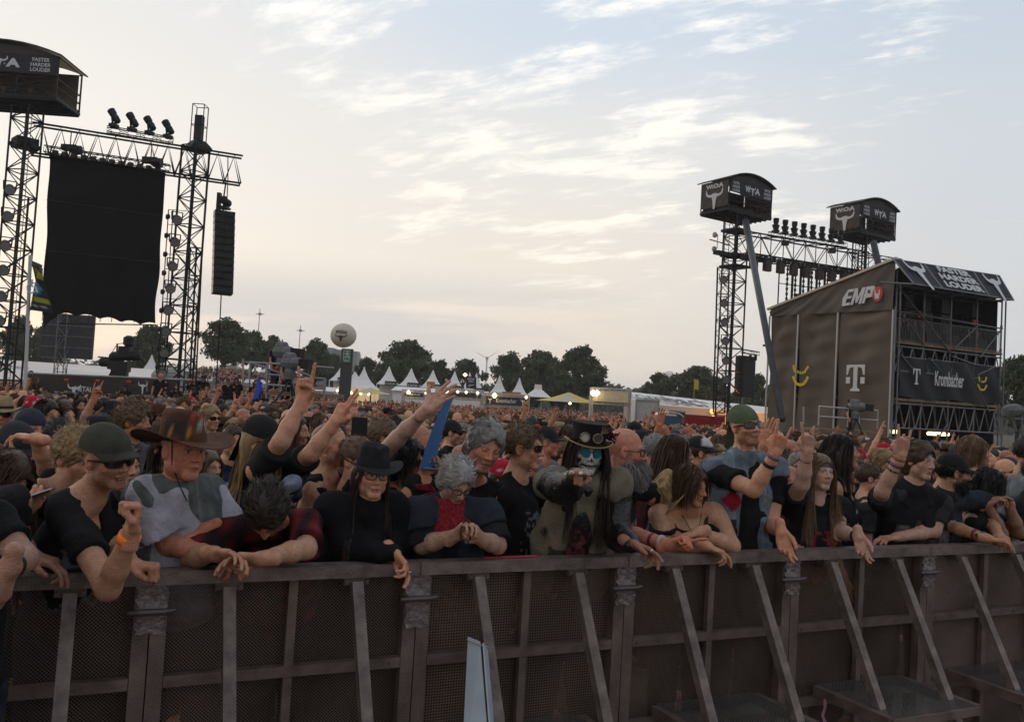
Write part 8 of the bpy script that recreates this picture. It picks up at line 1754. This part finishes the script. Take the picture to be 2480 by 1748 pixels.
for i in range(0, 24):
    for j in range(-14, 46):
        u = -2.5+j*.50+(i % 2)*.25+rc.uniform(-.13, .13); n = 1.15+i*.46+rc.uniform(-.10, .10); P = BAR0+BU*u-BN*n; px, py, d = to_px((P[0], P[1], 1.6))
        if d < 3.2 or px < -40 or px > 2520: continue
        cand.append((d, P[0], P[1], px))
cand.sort(); LIMIT = 276; far_start = None
for d, x, y, px in cand:
    if nmade >= LIMIT: far_start = d; break
    if not free(x, y, .42): continue
    key = rc.choice(BASE_K) if rc.random() > .07 else rc.choice(ARM_K); sc = rc.uniform(.93, 1.02)
    if d < 5.6 and AR[key]['pose'] != 'down': key = rc.choice(BASE_K)
    if d < 7: sc *= .95
    yaw = rc.gauss(42, 28); place(key, x, y, gz(x, y)-.03, yaw, sc); placed.append((x, y)); nmade += 1
print('individuals', nmade, 'far_start', far_start)
# ---- beyond the countable rows: one mass
def lowpoly(parts, step, seed):
    "resample an archetype into coarse blobs: vertex clustering"
    Vs, Fs, Cs = [], [], []; n = 0
    for n_, v, f, c, m, sm in parts:
        if n_ == 'trousers': continue
        keepz = v[:, 2] > 1.0; st = step*(1 if n_ != 'shirt' else 1.8) ; 
        if n_ == 'body': st = np.where(v[:, 2] > 1.42, step*.8, step*1.5)[:, None]
        if n_ == 'hair': st = step*1.0
        key = np.floor(v/st).astype(np.int64); kk_ = key@np.array([73856093, 19349663, 83492791]); u, first, inv = np.unique(kk_, return_index=True, return_inverse=True); inv = inv.ravel(); cnt = np.bincount(inv); vv = np.stack([np.bincount(inv, v[:, q])/cnt for q in range(3)], 1); cc = np.stack([np.bincount(inv, c[:, q])/cnt for q in range(3)], 1)
        ff = inv[f]; ok = keepz[f].all(1); ff = ff[ok]; tri = np.concatenate([ff[:, [0, 1, 2]], ff[:, [0, 2, 3]]]); good = (tri[:, 0] != tri[:, 1]) & (tri[:, 1] != tri[:, 2]) & (tri[:, 0] != tri[:, 2]); tri = tri[good]; srt = np.sort(tri, 1); _, ui = np.unique(srt@np.array([1, 10**6, 10**12]), return_index=True); tri = tri[ui]
        usedv = np.unique(tri); mp = -np.ones(len(vv), int); mp[usedv] = np.arange(len(usedv)); Vs.append(vv[usedv]); Cs.append(np.where(n_ == 'shirt', -1, cc[usedv])); Fs.append(mp[tri]+n); n += len(usedv)
    return np.concatenate(Vs), np.concatenate(Fs), np.concatenate(Cs)
def mass(name, pts, step, seed, keys):
    r = np.random.RandomState(seed); lows = {k: lowpoly(AR[k]['parts'], step, seed) for k in keys}; VV, FF, CC = [], [], []; n = 0; SC_ = np.array([s[0] for s in SHC])
    for (x, y, z, key, yaw, sc) in pts:
        v, f, c = lows[key]; a = rad(yaw); ca, sa = math.cos(a)*sc, math.sin(a)*sc; v2 = np.stack([x+v[:, 0]*ca-v[:, 1]*sa, y+v[:, 0]*sa+v[:, 1]*ca, z+v[:, 2]*sc], 1); c2 = c.copy(); m = c2[:, 0] < 0; c2[m] = SC_[r.randint(len(SC_))]; c2 = c2*(.8+.4*r.rand()); VV.append(v2); FF.append(f+n); CC.append(c2); n += len(v2)
    o = mk(name, np.concatenate(VV), np.concatenate(FF), mat('crowd_mass', rough=.8, attr=True, spec=.2), cols=np.concatenate(CC), smooth=True); tag(o, kind='stuff'); return o
pts = []; rr_ = random.Random(4)
for i in range(24, 60):
    for j in range(-30, 90):
        u = -6+j*.52+(i % 2)*.26+rr_.uniform(-.15, .15); n = .80+i*.50+rr_.uniform(-.12, .12); P = BAR0+BU*u-BN*n; px, py, d = to_px((P[0], P[1], 1.6))
        if px < -60 or px > 2540 or d < (far_start or 9): continue
        pts.append((P[0], P[1], gz(P[0], P[1]), rr_.choice(BASE_K) if rr_.random() > .04 else rr_.choice(ARM_K), rr_.gauss(40, 32), rr_.uniform(.93, 1.05)))
for d, x, y, px in cand:
    if far_start and d >= far_start and free(x, y, .3): pts.append((x, y, gz(x, y), rr_.choice(BASE_K) if rr_.random() > .05 else rr_.choice(ARM_K), rr_.gauss(40, 32), rr_.uniform(.93, 1.05)))
n1 = [p_ for p_ in pts if math.hypot(p_[0], p_[1]) < 17]; n2_ = [p_ for p_ in pts if math.hypot(p_[0], p_[1]) >= 17]
print('mass', len(n1), len(n2_)); mass('crowd_middle', n1, .022, 1, KEYS); mass('crowd_behind', n2_, .045, 2, KEYS)
pts = []
for k in range(7500):
    d = 30+110*(rr_.random()**1.5); px = rr_.uniform(-40, 2520)
    if px > 1850 and d > 36: continue
    P = V(px, 900, d); x, y = P[0], P[1]
    if d < 37 and px < 620: continue
    pts.append((x, y, gz(x, y)+rr_.uniform(-.05, .10), rr_.choice(BASE_K) if rr_.random() > .03 else rr_.choice(ARM_K), rr_.gauss(60, 40), rr_.uniform(.95, 1.06)))
mass('crowd_far', pts, .12, 3, KEYS)
# ---- spectators on the grandstand and the operators
GS = [(72, 838, 34.3, 'longd', 150, 'hooded person standing by the flagpole, back turned'), (84, 846, 33.8, 'longf', 100, 'woman with light hair leaning on the grandstand rail'), (218, 872, 33.5, 'straw', 10, 'seated man in a tan hat and sunglasses on the grandstand'), (279, 868, 33.5, 'bucket', 10, 'seated man in a black brimmed hat on the grandstand'), (332, 884, 33.5, 'cap', 10, 'seated masked man low on the grandstand'), (357, 843, 33.8, 'bald', 8, 'bald man standing with folded hands on the grandstand'), (371, 878, 33.5, 'cap', 20, 'seated man in a black cap right of the standing bald man'), (395, 868, 33.5, 'longd', 10, 'seated long-haired man in black on the grandstand'), (435, 852, 33.8, 'longd', 15, 'standing long-haired man with glasses by the thin cable'), (457, 848, 34, 'bucket', 5, 'standing man in a dark hat seen between cable and tower'), (455, 878, 33.3, 'short', 40, 'seated man turned aside below the dark-hatted one'), (515, 855, 33.6, 'capw', 20, 'man in a pale cap right of the tether cable'), (533, 853, 33.8, 'cow', 10, 'man in a brown hat beside the pale-capped man'), (572, 858, 33.6, 'longd', 10, 'long-haired man with a blue flag draped on his arm'), (500, 880, 33.3, 'bucket', 10, 'small seated person in a dark hat below the pale cap'), (590, 884, 33.0, 'bucket', 10, 'seated person in a black hat beside the blue flag'),
      (621, 776, 30.9, 'longd', 60, 'camera operator standing at the upper covered camera'), (646, 798, 30.2, 'cap', 55, 'camera operator bending behind the lower covered camera'), (1907, 902, 37.5, 'cap', 50, 'camera operator on the platform in front of the brown wall')]
for x, y, d, key, yaw, lab in GS:
    P = W(x, y, d); hz = 1.62; place(key, P[0], P[1], P[2]-hz, yaw, 1.0, SHC[0], True, lab, 'people on the platforms')
b = MB(); c = W(584, 868, 33.1); b.add([c+[-.1, 0, .5], c+[.25, 0, -.5], c+[-.3, .05, -.5], c+[0, -.15, -.45]], [(0, 3, 1), (0, 2, 3), (0, 1, 2)]); tag(b.build('blue_flag', mat('blue_cloth', (.02, .07, .45), .7)), 'small blue flag draped beside the long-haired man on the grandstand', 'flag')
p0 = place('bobf', *(Fp(Lf*.17, -.6, Zd1)), 10, 1.0, SHC[0], True, 'spectator leaning on the upper deck railing of the stage, left bay', 'people on the stage decks')
for u, zz, key, lab in ((.33, Zd1, 'straw', 'spectator behind the upper deck railing near the second post'), (.86, Zd1, 'bald', 'spectator at the right end of the upper deck railing'), (.30, Zd0, 'longd', 'person standing in the dark middle deck, left'), (.53, Zd0, 'shortd', 'person standing in the dark middle deck, centre')):
    place(key, *Fp(Lf*u, -.8, zz), rc.uniform(-30, 30), 1.0, SHC[0], True, lab, 'people on the stage decks')
t = empty('phone', V(869, 1046, 4.65), 'black phone held up behind the balding man', 'phone'); b = MB(); b.box(V(869, 1046, 4.62), (.085, .012, .16), (.9, .3, 0), (-.3, .9, 0)); b.build('case', blk2, t)
# ---------------------------------------------------------------- dusk haze over the field
hm = bpy.data.materials.new('haze'); hm.use_nodes = True; nt = hm.node_tree
for n in list(nt.nodes): nt.nodes.remove(n)
o_ = nt.nodes.new('ShaderNodeOutputMaterial'); pv = nt.nodes.new('ShaderNodeVolumePrincipled'); pv.inputs['Color'].default_value = (.93, .93, .93, 1); pv.inputs['Density'].default_value = .0004; pv.inputs['Anisotropy'].default_value = .3
nt.links.new(pv.outputs[0], o_.inputs['Volume'])
b = MB(); b.box((0, 600, 9), (2700, 1500, 24)); ho = b.build('haze', hm); tag(ho, kind='stuff')
